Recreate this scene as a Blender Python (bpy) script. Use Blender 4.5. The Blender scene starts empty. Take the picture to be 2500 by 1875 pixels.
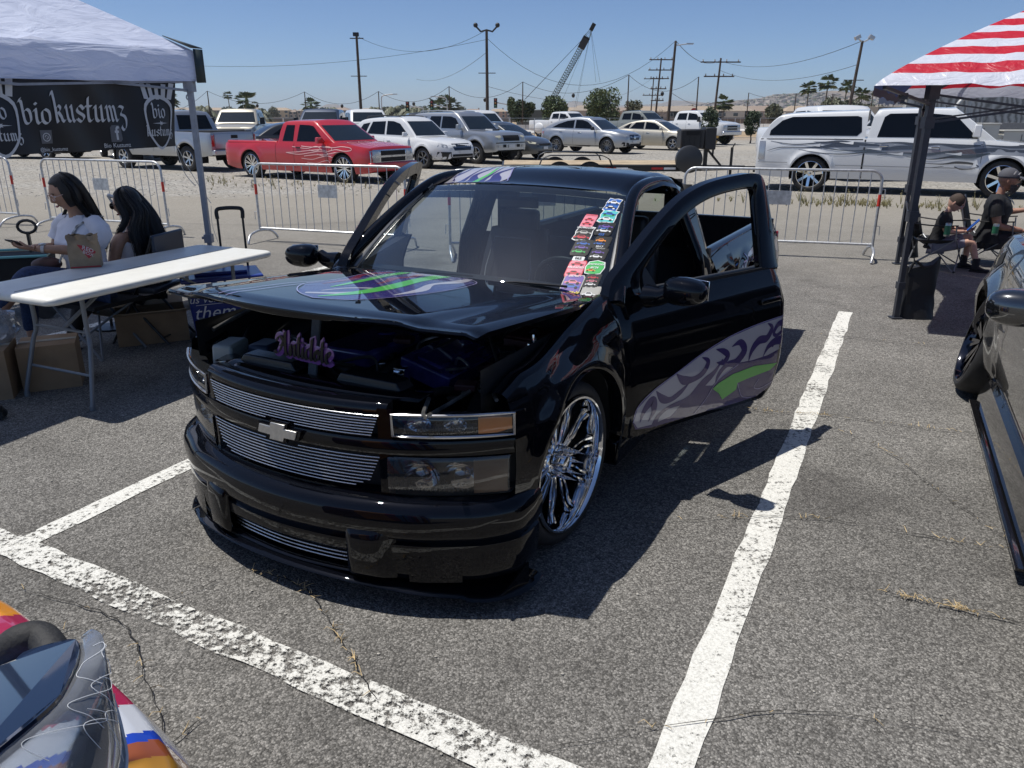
import bpy, bmesh, math, random
import numpy as np
from mathutils import Vector, Matrix
from mathutils.bvhtree import BVHTree
from math import sin, cos, pi, sqrt, radians, atan2

random.seed(7); RNG = np.random.RandomState(5)
S = bpy.context.scene
COL = S.collection

# ------------------------------------------------------------------ camera, sky, sun, exposure
cd = bpy.data.cameras.new('camera'); cam = bpy.data.objects.new('camera', cd); COL.objects.link(cam)
cam.location = (0, 0, 1.72); cam.rotation_euler = (radians(90 - 19.14), 0, 0)
cd.sensor_width = 36; cd.lens = 27.245; cd.clip_start = .02; cd.clip_end = 9000
S.camera = cam
SUNV = Vector((-.38, .04, 1)).normalized()          # towards the sun
EL = math.asin(SUNV.z); AZ = atan2(SUNV.x, SUNV.y)
w = bpy.data.worlds.new('World'); S.world = w; w.use_nodes = True
nt = w.node_tree; bg = nt.nodes['Background']
sky = nt.nodes.new('ShaderNodeTexSky'); sky.sky_type = 'NISHITA'; sky.sun_disc = False
sky.sun_elevation = EL; sky.sun_rotation = AZ; sky.altitude = 0; sky.air_density = .6; sky.dust_density = .5; sky.ozone_density = 8.0
nt.links.new(sky.outputs[0], bg.inputs[0]); bg.inputs[1].default_value = .110
sd = bpy.data.lights.new('sun', 'SUN'); sun = bpy.data.objects.new('sun', sd); COL.objects.link(sun)
sd.energy = 4.9; sd.angle = radians(.53); sd.color = (1, .965, .90)
sun.rotation_euler = (-SUNV).to_track_quat('-Z', 'Y').to_euler()
S.view_settings.view_transform = 'Standard'; S.view_settings.look = 'None'
S.view_settings.exposure = 0.0; S.view_settings.gamma = 1; S.view_settings.use_curve_mapping = False
S.cycles.max_bounces = 8; S.cycles.transparent_max_bounces = 16; S.cycles.use_denoising = True
try: S.cycles.denoiser = 'OPENIMAGEDENOISE'
except Exception: pass

# ------------------------------------------------------------------ object helpers
def tag(o, label=None, cat=None, group=None, kind=None):
 if label: o['label'] = label
 if cat: o['category'] = cat
 if group: o['group'] = group
 if kind: o['kind'] = kind
 return o
def empty(name, loc=(0, 0, 0), rz=0., label=None, cat=None, group=None, parent=None):
 o = bpy.data.objects.new(name, None); COL.objects.link(o); o.empty_display_size = .1
 o.location = loc; o.rotation_euler = (0, 0, rz)
 if parent: o.parent = parent
 return tag(o, label, cat, group)
def link(name, me, parent=None):
 o = bpy.data.objects.new(name, me); COL.objects.link(o)
 if parent: o.parent = parent
 return o
def copy_tree(o, parent=None):
 c = o.copy(); COL.objects.link(c); c.parent = parent
 for ch in o.children: copy_tree(ch, c)
 return c
def spline(pts, n=8, closed=False):
 """Catmull-Rom through points, n samples per span"""
 P = [np.array(p, float) for p in pts]; out = []; N = len(P)
 spans = N if closed else N - 1
 for i in range(spans):
  if closed: a, b, c, d = P[(i-1) % N], P[i], P[(i+1) % N], P[(i+2) % N]
  else: a, b, c, d = P[max(i-1, 0)], P[i], P[i+1], P[min(i+2, N-1)]
  for k in range(n):
   t = k / n
   out.append(.5*((2*b)+(c-a)*t+(2*a-5*b+4*c-d)*t*t+(3*b-a-3*c+d)*t**3))
 if not closed: out.append(P[-1])
 return out
def lin(x, xs, ys): return float(np.interp(x, xs, ys))
def sm(t): t = max(0., min(1., t)); return t*t*(3-2*t)

class MB:
 def __init__(s): s.v = []; s.f = []; s.m = []
 def add(s, vs, fs, m=0):
  b = len(s.v); s.v += [tuple(float(q) for q in p) for p in vs]
  s.f += [tuple(b+i for i in f) for f in fs]; s.m += [m]*len(fs); return s
 def box(s, c, d, rz=0, m=0, R=None, tp=1.):
  x, y, z = [q/2 for q in d]
  vs = [(-x,-y,-z),(x,-y,-z),(x,y,-z),(-x,y,-z),(-x*tp,-y*tp,z),(x*tp,-y*tp,z),(x*tp,y*tp,z),(-x*tp,y*tp,z)]
  M = R if R is not None else Matrix.Rotation(rz, 3, 'Z')
  vs = [tuple(M @ Vector(p) + Vector(c)) for p in vs]
  return s.add(vs, [(0,3,2,1),(4,5,6,7),(0,1,5,4),(1,2,6,5),(2,3,7,6),(3,0,4,7)], m)
 def beam(s, a, b, w, h, m=0, up=(0, 0, 1)):
  a, b = Vector(a), Vector(b); d = (b-a)
  if d.length < 1e-6: return s
  dn = d.normalized(); u = Vector(up)
  if abs(dn.dot(u)) > .98: u = Vector((1, 0, 0))
  x = dn.cross(u).normalized()*w/2; y = x.cross(dn).normalized()*h/2
  vs = [a-x-y, a+x-y, a+x+y, a-x+y, b-x-y, b+x-y, b+x+y, b-x+y]
  return s.add(vs, [(0,1,2,3),(7,6,5,4),(0,4,5,1),(1,5,6,2),(2,6,7,3),(3,7,4,0)], m)
 def tube(s, pts, r, n=8, m=0, cap=True, closed=False, sq=1.):
  P = [Vector(p) for p in pts]; N = len(P)
  rr = r if isinstance(r, (list, tuple, np.ndarray)) else [r]*N
  vs = []; prev = None
  for i, p in enumerate(P):
   if closed: t = (P[(i+1) % N]-P[i-1])
   else: t = (P[min(i+1, N-1)]-P[max(i-1, 0)])
   t = t.normalized() if t.length > 1e-9 else Vector((0, 0, 1))
   if prev is None:
    u = Vector((0, 0, 1)) if abs(t.z) < .9 else Vector((1, 0, 0)); prev = t.cross(u).normalized()
   else:
    prev = (prev - t*prev.dot(t)); prev = prev.normalized() if prev.length > 1e-6 else t.orthogonal().normalized()
   b2 = t.cross(prev)
   for k in range(n):
    a = 2*pi*k/n + pi/n; vs.append(p + (prev*cos(a) + b2*sin(a)*sq)*rr[i])
  fs = []
  for i in range(N if closed else N-1):
   for k in range(n):
    j = (i+1) % N
    fs.append((i*n+k, i*n+(k+1) % n, j*n+(k+1) % n, j*n+k))
  if cap and not closed: fs += [tuple(range(n))[::-1], tuple((N-1)*n+k for k in range(n))]
  return s.add(vs, fs, m)
 def lathe(s, prof, o=(0, 0, 0), ax='Y', n=32, m=0, a0=0, a1=2*pi):
  """prof: (r, h) pairs, revolved round an axis through o"""
  full = abs(a1-a0-2*pi) < 1e-6; nn = n if full else n+1
  vs = []
  for (r, h) in prof:
   for k in range(nn):
    a = a0+(a1-a0)*k/n; c, q = r*cos(a), r*sin(a)
    p = {'Y': (c, h, q), 'Z': (c, q, h), 'X': (h, c, q)}[ax]
    vs.append((p[0]+o[0], p[1]+o[1], p[2]+o[2]))
  fs = []
  for i in range(len(prof)-1):
   for k in range(n):
    k2 = (k+1) % nn
    fs.append((i*nn+k, i*nn+k2, (i+1)*nn+k2, (i+1)*nn+k))
  return s.add(vs, fs, m)
 def ball(s, c, r, nu=14, nv=9, m=0, R=None):
  rx, ry, rz = r if isinstance(r, (tuple, list)) else (r, r, r); vs = []
  for j in range(nv+1):
   t = pi*j/nv
   for k in range(nu):
    a = 2*pi*k/nu; p = Vector((rx*sin(t)*cos(a), ry*sin(t)*sin(a), rz*cos(t)))
    if R is not None: p = R @ p
    vs.append(p+Vector(c))
  return s.add(vs, [(j*nu+k, (j+1)*nu+k, (j+1)*nu+(k+1) % nu, j*nu+(k+1) % nu) for j in range(nv) for k in range(nu)], m)
 def grid(s, fn, us, vs_, m=0, closeu=False):
  vv = [fn(u, v) for v in vs_ for u in us]; nu = len(us)
  fs = [(j*nu+i, j*nu+(i+1) % nu, (j+1)*nu+(i+1) % nu, (j+1)*nu+i) for j in range(len(vs_)-1) for i in range(nu if closeu else nu-1)]
  return s.add(vv, fs, m)
 def prism(s, poly, f, d, m=0):
  """poly 2D, f(u, v, w) -> 3D; extruded from w=0 to w=d"""
  n = len(poly)
  vs = [f(u, v, 0) for u, v in poly] + [f(u, v, d) for u, v in poly]
  return s.add(vs, [tuple(range(n)), tuple(range(2*n-1, n-1, -1))] + [(i, (i+1) % n, n+(i+1) % n, n+i) for i in range(n)], m)
 def build(s, name, mats, parent=None, smooth=40, solid=0, bevel=0, sub=0, kind=None, label=None):
  me = bpy.data.meshes.new(name); me.from_pydata(s.v, [], s.f)
  if not isinstance(mats, (list, tuple)): mats = [mats]
  for q in mats: me.materials.append(q)
  if len(mats) > 1: me.polygons.foreach_set('material_index', s.m)
  me.validate(clean_customdata=False)
  bm = bmesh.new(); bm.from_mesh(me)
  if not solid: bmesh.ops.recalc_face_normals(bm, faces=bm.faces)
  bm.to_mesh(me); bm.free()
  if smooth:
   me.shade_smooth(); me.set_sharp_from_angle(angle=radians(smooth))
  o = link(name, me, parent)
  if solid:
   q = o.modifiers.new('solid', 'SOLIDIFY'); q.thickness = abs(solid); q.offset = -1 if solid > 0 else 1
  if bevel:
   q = o.modifiers.new('bevel', 'BEVEL'); q.width = bevel; q.segments = 2; q.limit_method = 'ANGLE'; q.angle_limit = radians(40)
  if sub:
   q = o.modifiers.new('sub', 'SUBSURF'); q.levels = sub; q.render_levels = sub
  if kind: o['kind'] = kind
  if label: o['label'] = label
  return o
 def bvh(s): return BVHTree.FromPolygons([Vector(p) for p in s.v], s.f)

def cut_poly(poly, step):
 """fill a 2D polygon and slice it on a grid so that it can follow a curved surface"""
 bm = bmesh.new()
 vs = [bm.verts.new((p[0], p[1], 0)) for p in poly]
 try: f = bm.faces.new(vs)
 except ValueError: bm.free(); return [], []
 bmesh.ops.triangulate(bm, faces=[f])
 xs = [p[0] for p in poly]; ys = [p[1] for p in poly]
 for ax, lo, hi in ((0, min(xs), max(xs)), (1, min(ys), max(ys))):
  k = lo + step
  while k < hi:
   co = [0, 0, 0]; no = [0, 0, 0]; co[ax] = k; no[ax] = 1
   bmesh.ops.bisect_plane(bm, geom=bm.verts[:]+bm.edges[:]+bm.faces[:], plane_co=co, plane_no=no)
   k += step
 bm.verts.index_update()
 v = [(p.co.x, p.co.y) for p in bm.verts]; fs = [tuple(q.index for q in f.verts) for f in bm.faces]
 bm.free(); return v, fs
def project(bvh, fr, u, v, off):
 """fr = (origin, axis_u, axis_v, direction): where the ray meets the surface, lifted by off towards the source"""
 o, au, av, d = fr
 p = Vector(o)+Vector(au)*u+Vector(av)*v; d = Vector(d).normalized()
 hit, no, idx, dist = bvh.ray_cast(p, d)
 if hit is None:
  hit, no, idx, dist = bvh.find_nearest(p + d*2.0)
  hit, no, idx, dist = bvh.find_nearest(p) if hit is None else (hit, no, idx, dist)
 return hit - d*off
def decal(mb, bvh, fr, poly, off=.003, step=.08, m=0):
 v, f = cut_poly(poly, step)
 mb.add([project(bvh, fr, a, b, off) for a, b in v], f, m); return mb
def ribbon(mb, bvh, fr, path, width, off=.004, n=6, m=0, closed=False):
 """a stroke of changing width painted along a spline; width: list matching path or number"""
 W = width if isinstance(width, (list, tuple)) else [width]*len(path)
 P = spline([(p[0], p[1], W[i]) for i, p in enumerate(path)], n, closed)
 if closed: P.append(P[0])
 vs = []
 for i, p in enumerate(P):
  a, b = P[max(i-1, 0)], P[min(i+1, len(P)-1)]
  dx, dy = b[0]-a[0], b[1]-a[1]; L = math.hypot(dx, dy) or 1
  nx, ny = -dy/L*p[2]/2, dx/L*p[2]/2
  vs += [project(bvh, fr, p[0]+nx, p[1]+ny, off), project(bvh, fr, p[0]-nx, p[1]-ny, off)]
 mb.add(vs, [(2*i, 2*i+1, 2*i+3, 2*i+2) for i in range(len(P)-1)], m); return mb
_txt = {}
def text_mesh(s, size=1., bold=0., shear=0., space=1.):
 k = (s, bold, shear, space)
 if k not in _txt:
  c = bpy.data.curves.new('t', 'FONT'); c.body = s; c.size = 1; c.offset = bold; c.shear = shear; c.space_character = space
  c.align_x = 'CENTER'; c.align_y = 'CENTER'; c.resolution_u = 2
  o = bpy.data.objects.new('t', c); COL.objects.link(o)
  me = bpy.data.meshes.new_from_object(o.evaluated_get(bpy.context.evaluated_depsgraph_get()))
  _txt[k] = ([(p.co.x, p.co.y) for p in me.vertices], [tuple(f.vertices) for f in me.polygons])
  bpy.data.objects.remove(o); bpy.data.meshes.remove(me); bpy.data.curves.remove(c)
 v, f = _txt[k]; return [(x*size, y*size) for x, y in v], f
def text_on(mb, s, fn, size, m=0, **kw):
 v, f = text_mesh(s, size, **kw); mb.add([fn(x, y) for x, y in v], f, m); return mb
def nib(mb, strokes, fn, wx, wy, m=0, n=5, smoothp=True):
 """broad-nib pen strokes: each path swept by a slanted nib"""
 for st in strokes:
  P = spline(st, n) if (smoothp and len(st) > 2) else [np.array(p, float) for p in st]
  vs = []
  for p in P: vs += [fn(p[0]-wx, p[1]-wy), fn(p[0]+wx, p[1]+wy)]
  mb.add(vs, [(2*i, 2*i+1, 2*i+3, 2*i+2) for i in range(len(P)-1)], m)
 return mb

# ------------------------------------------------------------------ materials
MATS = {}
def mat(name, col=(.5, .5, .5), rough=.5, metal=0., spec=.5, coat=0., alpha=1., noise=0., nscale=20., bump=0., bscale=60., trans=0., emit=0, sheen=0., coatr=.03, ior=1.5, col2=None, subs=0.):
 if name in MATS: return MATS[name]
 m = bpy.data.materials.new(name); m.use_nodes = True; t = m.node_tree; b = t.nodes['Principled BSDF']
 I = b.inputs
 I['Base Color'].default_value = (*col, 1); I['Roughness'].default_value = rough; I['Metallic'].default_value = metal
 I['Specular IOR Level'].default_value = spec; I['Coat Weight'].default_value = coat; I['Coat Roughness'].default_value = coatr
 I['Transmission Weight'].default_value = trans; I['IOR'].default_value = ior; I['Sheen Weight'].default_value = sheen
 if alpha < 1: I['Alpha'].default_value = alpha
 if noise or bump:
  tc = t.nodes.new('ShaderNodeTexCoord')
 if noise:
  nz = t.nodes.new('ShaderNodeTexNoise'); nz.inputs['Scale'].default_value = nscale; nz.inputs['Detail'].default_value = 6
  t.links.new(tc.outputs['Object'], nz.inputs['Vector'])
  mx = t.nodes.new('ShaderNodeMix'); mx.data_type = 'RGBA'
  c2 = col2 or tuple(max(0, c*(1-noise)) for c in col); c1 = col if col2 else tuple(min(1, c*(1+noise)) for c in col)
  mx.inputs[6].default_value = (*c1, 1); mx.inputs[7].default_value = (*c2, 1)
  rp = t.nodes.new('ShaderNodeMapRange'); rp.inputs[1].default_value = .3; rp.inputs[2].default_value = .7
  t.links.new(nz.outputs[0], rp.inputs[0]); t.links.new(rp.outputs[0], mx.inputs[0]); t.links.new(mx.outputs[2], I['Base Color'])
  r2 = t.nodes.new('ShaderNodeMapRange'); r2.inputs[3].default_value = max(0.02, rough-.08*min(1, rough*3)); r2.inputs[4].default_value = min(1, rough+.08*min(1, rough*3))
  t.links.new(nz.outputs[0], r2.inputs[0]); t.links.new(r2.outputs[0], I['Roughness'])
 if bump:
  n2 = t.nodes.new('ShaderNodeTexNoise'); n2.inputs['Scale'].default_value = bscale; n2.inputs['Detail'].default_value = 5
  t.links.new(tc.outputs['Object'], n2.inputs['Vector'])
  bp = t.nodes.new('ShaderNodeBump'); bp.inputs['Strength'].default_value = bump; bp.inputs['Distance'].default_value = .01
  t.links.new(n2.outputs[0], bp.inputs['Height']); t.links.new(bp.outputs[0], I['Normal'])
 MATS[name] = m; return m
def paint(name, col, flake=.0, metal=0., rough=.4, dust=.03):
 """car paint: tinted base with fine metallic flake under a clear coat, a breath of dust"""
 if name in MATS: return MATS[name]
 m = mat(name, col, rough, metal, .5, 1.0, coatr=.015); t = m.node_tree; b = t.nodes['Principled BSDF']
 tc = t.nodes.new('ShaderNodeTexCoord')
 if flake:
  v = t.nodes.new('ShaderNodeTexVoronoi'); v.inputs['Scale'].default_value = 900
  t.links.new(tc.outputs['Object'], v.inputs['Vector'])
  bp = t.nodes.new('ShaderNodeBump'); bp.inputs['Strength'].default_value = flake; bp.inputs['Distance'].default_value = .0006
  t.links.new(v.outputs['Color'], bp.inputs['Height']); t.links.new(bp.outputs[0], b.inputs['Normal'])
 if dust:
  n = t.nodes.new('ShaderNodeTexNoise'); n.inputs['Scale'].default_value = 3.5; n.inputs['Detail'].default_value = 8; n.inputs['Roughness'].default_value = .7
  t.links.new(tc.outputs['Object'], n.inputs['Vector'])
  r = t.nodes.new('ShaderNodeMapRange'); r.inputs[1].default_value = .45; r.inputs[2].default_value = .75; r.inputs[3].default_value = .012; r.inputs[4].default_value = .012+dust
  t.links.new(n.outputs[0], r.inputs[0]); t.links.new(r.outputs[0], b.inputs['Coat Roughness'])
 return m
def glass(name, tint=(.8, .85, .85), refl=1., film=.0, filmcol=(.3, .35, .4)):
 """thin glazing: see-through sheet with mirror reflection by Fresnel, and a little dust film"""
 if name in MATS: return MATS[name]
 m = bpy.data.materials.new(name); m.use_nodes = True; t = m.node_tree; t.nodes.clear()
 o = t.nodes.new('ShaderNodeOutputMaterial'); tr = t.nodes.new('ShaderNodeBsdfTransparent'); tr.inputs[0].default_value = (*tint, 1)
 g = t.nodes.new('ShaderNodeBsdfGlossy'); g.inputs['Roughness'].default_value = .004
 fr = t.nodes.new('ShaderNodeFresnel'); fr.inputs[0].default_value = 1.52
 mu = t.nodes.new('ShaderNodeMath'); mu.operation = 'MULTIPLY'; mu.inputs[1].default_value = refl*1.7; mu.use_clamp = True
 t.links.new(fr.outputs[0], mu.inputs[0])
 mx = t.nodes.new('ShaderNodeMixShader'); t.links.new(mu.outputs[0], mx.inputs[0]); t.links.new(tr.outputs[0], mx.inputs[1]); t.links.new(g.outputs[0], mx.inputs[2])
 last = mx
 if film:
  tc = t.nodes.new('ShaderNodeTexCoord'); n = t.nodes.new('ShaderNodeTexNoise'); n.inputs['Scale'].default_value = 9; n.inputs['Detail'].default_value = 9; n.inputs['Roughness'].default_value = .75
  t.links.new(tc.outputs['Object'], n.inputs['Vector'])
  r = t.nodes.new('ShaderNodeMapRange'); r.inputs[1].default_value = .3; r.inputs[2].default_value = .8; r.inputs[3].default_value = film*.4; r.inputs[4].default_value = film*1.6
  t.links.new(n.outputs[0], r.inputs[0])
  d = t.nodes.new('ShaderNodeBsdfDiffuse'); d.inputs[0].default_value = (*filmcol, 1)
  m2 = t.nodes.new('ShaderNodeMixShader'); t.links.new(r.outputs[0], m2.inputs[0]); t.links.new(mx.outputs[0], m2.inputs[1]); t.links.new(d.outputs[0], m2.inputs[2]); last = m2
 t.links.new(last.outputs[0], o.inputs[0]); MATS[name] = m; return m

BLACKP = paint('black_pearl_paint', (.0022, .0026, .0045), flake=0, rough=.5, dust=.006); BLACKP.node_tree.nodes['Principled BSDF'].inputs['Specular IOR Level'].default_value = .0; BLACKP.node_tree.nodes['Principled BSDF'].inputs['Coat IOR'].default_value = 1.42
DARKP = mat('black_plastic', (.012, .012, .013), .42, noise=.2, nscale=30)
RUB = mat('tyre_rubber', (.018, .018, .019), .72, noise=.3, nscale=14, bump=.25, bscale=120)
CHROME = mat('chrome', (.82, .83, .85), .05, 1.)
ALU = mat('brushed_aluminium', (.62, .63, .65), .28, 1., noise=.12, nscale=90)
ALUD = mat('machined_dark_alloy', (.30, .31, .33), .3, 1.)
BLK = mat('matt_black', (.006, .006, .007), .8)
TINT = mat('tinted_glass', (.003, .004, .006), .02, spec=.32)
AMBER = mat('amber_lens', (.95, .30, .02), .12, coat=1.)
REDL = mat('red_lens', (.38, .01, .012), .12, coat=1.)
LENS = mat('clear_lamp_lens', (.42, .44, .46), .10, .35, coat=1.)
WHITEP = mat('white_print', (.78, .78, .78), .5)
CLEAR = glass('clear_glass', (.93, .95, .95))
LAMPG = glass('lamp_cover', (.90, .92, .93), refl=.9, film=.03, filmcol=(.35, .34, .32))
GALV = mat('galvanised_steel', (.55, .56, .57), .42, .75, noise=.22, nscale=25)
REDP = mat('red_sleeve', (.62, .035, .02), .45)
# ------------------------------------------------------------------ ground
def ground_material():
 m = bpy.data.materials.new('parking_lot_ground'); m.use_nodes = True; t = m.node_tree; b = t.nodes['Principled BSDF']
 N = lambda k, **kw: t.nodes.new(k)
 L = t.links.new
 geo = N('ShaderNodeNewGeometry'); pos = geo.outputs['Position']
 def noise(scale, det=6, rgh=.55, v=pos):
  n = N('ShaderNodeTexNoise'); n.inputs['Scale'].default_value = scale; n.inputs['Detail'].default_value = det; n.inputs['Roughness'].default_value = rgh
  L(v, n.inputs['Vector']); return n.outputs[0]
 def rng(x, a, b_, c=0., d=1.):
  r = N('ShaderNodeMapRange'); r.inputs[1].default_value = a; r.inputs[2].default_value = b_; r.inputs[3].default_value = c; r.inputs[4].default_value = d
  L(x, r.inputs[0]); return r.outputs[0]
 def mth(op, x, y):
  q = N('ShaderNodeMath'); q.operation = op
  for i, k in enumerate((x, y)):
   if isinstance(k, (int, float)): q.inputs[i].default_value = k
   else: L(k, q.inputs[i])
  return q.outputs[0]
 def mix(f, a, b_, mode='MIX'):
  q = N('ShaderNodeMix'); q.data_type = 'RGBA'; q.blend_type = mode
  if isinstance(f, (int, float)): q.inputs[0].default_value = f
  else: L(f, q.inputs[0])
  for i, k in ((6, a), (7, b_)):
   if isinstance(k, tuple): q.inputs[i].default_value = (*k, 1)
   else: L(k, q.inputs[i])
  return q.outputs[2]
 sp = N('ShaderNodeSeparateXYZ'); L(pos, sp.inputs[0]); X, Y = sp.outputs[0], sp.outputs[1]
 # asphalt: stones in dark binder
 vo = N('ShaderNodeTexVoronoi'); vo.inputs['Scale'].default_value = 150; L(pos, vo.inputs['Vector'])
 sepc = N('ShaderNodeSeparateColor'); L(vo.outputs['Color'], sepc.inputs[0])
 stone = rng(mth('POWER', sepc.outputs[0], 1.5), 0, 1, .112, .32)
 vo2 = N('ShaderNodeTexVoronoi'); vo2.inputs['Scale'].default_value = 260; L(pos, vo2.inputs['Vector'])
 s2 = N('ShaderNodeSeparateColor'); L(vo2.outputs['Color'], s2.inputs[0])
 fine = rng(s2.outputs[1], 0, 1, .72, 1.28)
 gap = rng(vo.outputs['Distance'], .45, .9, 1., .55)
 a = mth('MULTIPLY', mth('MULTIPLY', stone, fine), gap)
 big = mth('MULTIPLY', rng(noise(.55, 6, .62), .35, .68, .74, 1.16), rng(noise(1.7, 4, .5), .60, .74, 1., .70))
 med = rng(noise(3.2, 7, .7), .3, .7, .86, 1.14)
 a = mth('MULTIPLY', mth('MULTIPLY', mth('MULTIPLY', a, big), med), rng(noise(38, 5, .65), .32, .68, .74, 1.22))
 cc = N('ShaderNodeCombineColor')
 L(mth('MULTIPLY', a, 1.03), cc.inputs[0]); L(mth('MULTIPLY', a, .985), cc.inputs[1]); L(mth('MULTIPLY', a, .91), cc.inputs[2])
 asph = cc.outputs[0]
 # dusty worn belt further away, then gravel, then bare earth
 dn = noise(.35, 6, .6)
 yy = mth('ADD', Y, mth('MULTIPLY', mth('SUBTRACT', dn, .5), 5.))
 yx = mth('ADD', yy, mth('MULTIPLY', X, -.02))
 dust = rng(yx, 7.5, 15.5, 0, .80)
 dustc = mix(rng(noise(14, 8, .75), .3, .7), (.245, .225, .19), (.365, .335, .285))
 c = mix(dust, asph, dustc)
 patch = rng(noise(1.3, 8, .72), .60, .70, 0, .35)
 c = mix(mth('MULTIPLY', patch, rng(Y, 4, 10, .25, 1)), c, (.34, .30, .235))
 gv = N('ShaderNodeTexVoronoi'); gv.inputs['Scale'].default_value = 17; L(pos, gv.inputs['Vector'])
 gs = N('ShaderNodeSeparateColor'); L(gv.outputs['Color'], gs.inputs[0])
 gravc = mix(gs.outputs[0], (.15, .145, .135), (.46, .44, .40))
 gravc = mix(rng(noise(.5, 6, .6), .35, .65, .0, .55), gravc, (.30, .27, .225))
 gravf = rng(mth('ADD', yx, mth('MULTIPLY', mth('SUBTRACT', noise(1.6, 5, .6), .5), 3.)), 17.6, 19.2)
 c = mix(gravf, c, gravc)
 strip = mth('MULTIPLY', rng(mth('ABSOLUTE', mth('SUBTRACT', yx, 44.5), 0), 1.5, 3.5, 1, 0), .8)
 c = mix(strip, c, (.36, .33, .28))
 earth = mix(rng(noise(.05, 7, .6), .4, .62), (.30, .215, .13), (.36, .29, .20))
 c = mix(rng(yy, 56, 68), c, earth)
 b.inputs['Roughness'].default_value = .93; b.inputs['Specular IOR Level'].default_value = .22
 # old oil drips and tyre scuffs
 st = N('ShaderNodeTexVoronoi'); st.inputs['Scale'].default_value = .55; st.inputs['Randomness'].default_value = 1.; wv = N('ShaderNodeVectorMath'); wv.operation = 'ADD'; nn_ = N('ShaderNodeTexNoise'); nn_.inputs['Scale'].default_value = 2.2; L(pos, nn_.inputs['Vector']); L(pos, wv.inputs[0]); L(nn_.outputs['Color'], wv.inputs[1]); L(wv.outputs[0], st.inputs['Vector'])
 c = mix(mth('MULTIPLY', rng(st.outputs['Distance'], .10, .26, .42, 0), rng(Y, 9, 14, 1, 0)), c, (.045, .042, .04))
 L(c, b.inputs['Base Color'])
 # relief
 h1 = mth('MULTIPLY', vo.outputs['Distance'], -1.0)
 h = mth('ADD', mth('MULTIPLY', h1, .55), mth('MULTIPLY', noise(45, 6, .7), .9))
 h = mth('ADD', h, mth('MULTIPLY', mth('MULTIPLY', gv.outputs['Distance'], -3.), gravf))
 bp = N('ShaderNodeBump'); bp.inputs['Strength'].default_value = .9; bp.inputs['Distance'].default_value = .0075
 L(h, bp.inputs['Height']); L(bp.outputs[0], b.inputs['Normal'])
 return m
g = MB(); xs = np.concatenate([-np.geomspace(4000, 20, 14), np.linspace(-15, 15, 7), np.geomspace(20, 4000, 14)])
ys = np.concatenate([[-200, -40, -10], np.linspace(-5, 60, 14), np.geomspace(70, 5000, 16)])
g.grid(lambda u, v: (u, v, 0), xs, ys)
GR = g.build('ground', ground_material(), kind='structure', smooth=0)
GR['label'] = 'parking lot ground, grey asphalt running out into dusty gravel'

def line_material():
 m = bpy.data.materials.new('worn_road_paint'); m.use_nodes = True; t = m.node_tree; b = t.nodes['Principled BSDF']; L = t.links.new
 geo = t.nodes.new('ShaderNodeNewGeometry')
 def nz(s, d=8, r=.7):
  n = t.nodes.new('ShaderNodeTexNoise'); n.inputs['Scale'].default_value = s; n.inputs['Detail'].default_value = d; n.inputs['Roughness'].default_value = r
  L(geo.outputs['Position'], n.inputs['Vector']); return n.outputs[0]
 def rg(x, a, b_, c=0., d=1.):
  r = t.nodes.new('ShaderNodeMapRange'); r.inputs[1].default_value = a; r.inputs[2].default_value = b_; r.inputs[3].default_value = c; r.inputs[4].default_value = d
  L(x, r.inputs[0]); return r.outputs[0]
 mu = t.nodes.new('ShaderNodeMath'); mu.operation = 'ADD'
 L(nz(38, 9, .8), mu.inputs[0]); L(rg(nz(1.3, 5), .3, .7, -.13, .13), mu.inputs[1])
 uvm = t.nodes.new('ShaderNodeUVMap'); sp = t.nodes.new('ShaderNodeSeparateXYZ'); L(uvm.outputs[0], sp.inputs[0])
 # v = wear given along the line
 m3 = t.nodes.new('ShaderNodeMath'); m3.operation = 'ADD'; L(mu.outputs[0], m3.inputs[0]); L(sp.outputs[1], m3.inputs[1])
 L(rg(m3.outputs[0], .53, .60, 1, 0), b.inputs['Alpha'])
 mx = t.nodes.new('ShaderNodeMix'); mx.data_type = 'RGBA'; mx.inputs[6].default_value = (.72, .71, .66, 1); mx.inputs[7].default_value = (.45, .44, .40, 1)
 L(rg(nz(120, 5), .45, .68), mx.inputs[0]); L(mx.outputs[2], b.inputs['Base Color']); b.inputs['Roughness'].default_value = .8
 bp = t.nodes.new('ShaderNodeBump'); bp.inputs['Strength'].default_value = .8; bp.inputs['Distance'].default_value = .006; L(nz(70, 6), bp.inputs['Height']); L(bp.outputs[0], b.inputs['Normal'])
 return m
LINEM = line_material()
def stall_line(a, b, w, wear, z=.004):
 a, b = np.array(a, float), np.array(b, float); d = (b-a); Ln = np.linalg.norm(d); d /= Ln; n = np.array([-d[1], d[0]])
 k = max(2, int(Ln/.12)); vs = []; uv = []
 for i in range(k+1):
  p = a+d*Ln*i/k; ww = w*(1+.05*random.uniform(-1, 1))
  for s_ in (-1, 1):
   vs.append((*(p+n*s_*(ww/2+.006*random.uniform(-1, 1))), z)); uv.append((i/k, wear))
 me = bpy.data.meshes.new('parking_line'); me.from_pydata(vs, [], [(2*i, 2*i+1, 2*i+3, 2*i+2) for i in range(k)])
 ul = me.uv_layers.new(name='UVMap')
 for l in me.loops: ul.data[l.index].uv = uv[l.vertex_index]
 me.materials.append(LINEM); o = link('parking_line', me); o['kind'] = 'structure'; return o
# bay lines round the truck
stall_line((3.08, 6.98), (.40, 1.60), .125, -.02)
stall_line((-2.15, 2.885), (.75, 1.30), .135, .045, z=.0085)
stall_line((-2.12, 2.80), (1.05, 9.14), .115, .02)
stall_line((-4.95, 3.9), (-1.95, 9.75), .11, .03)
stall_line((-5.2, 4.54), (-2.15, 2.885), .12, .06)

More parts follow.
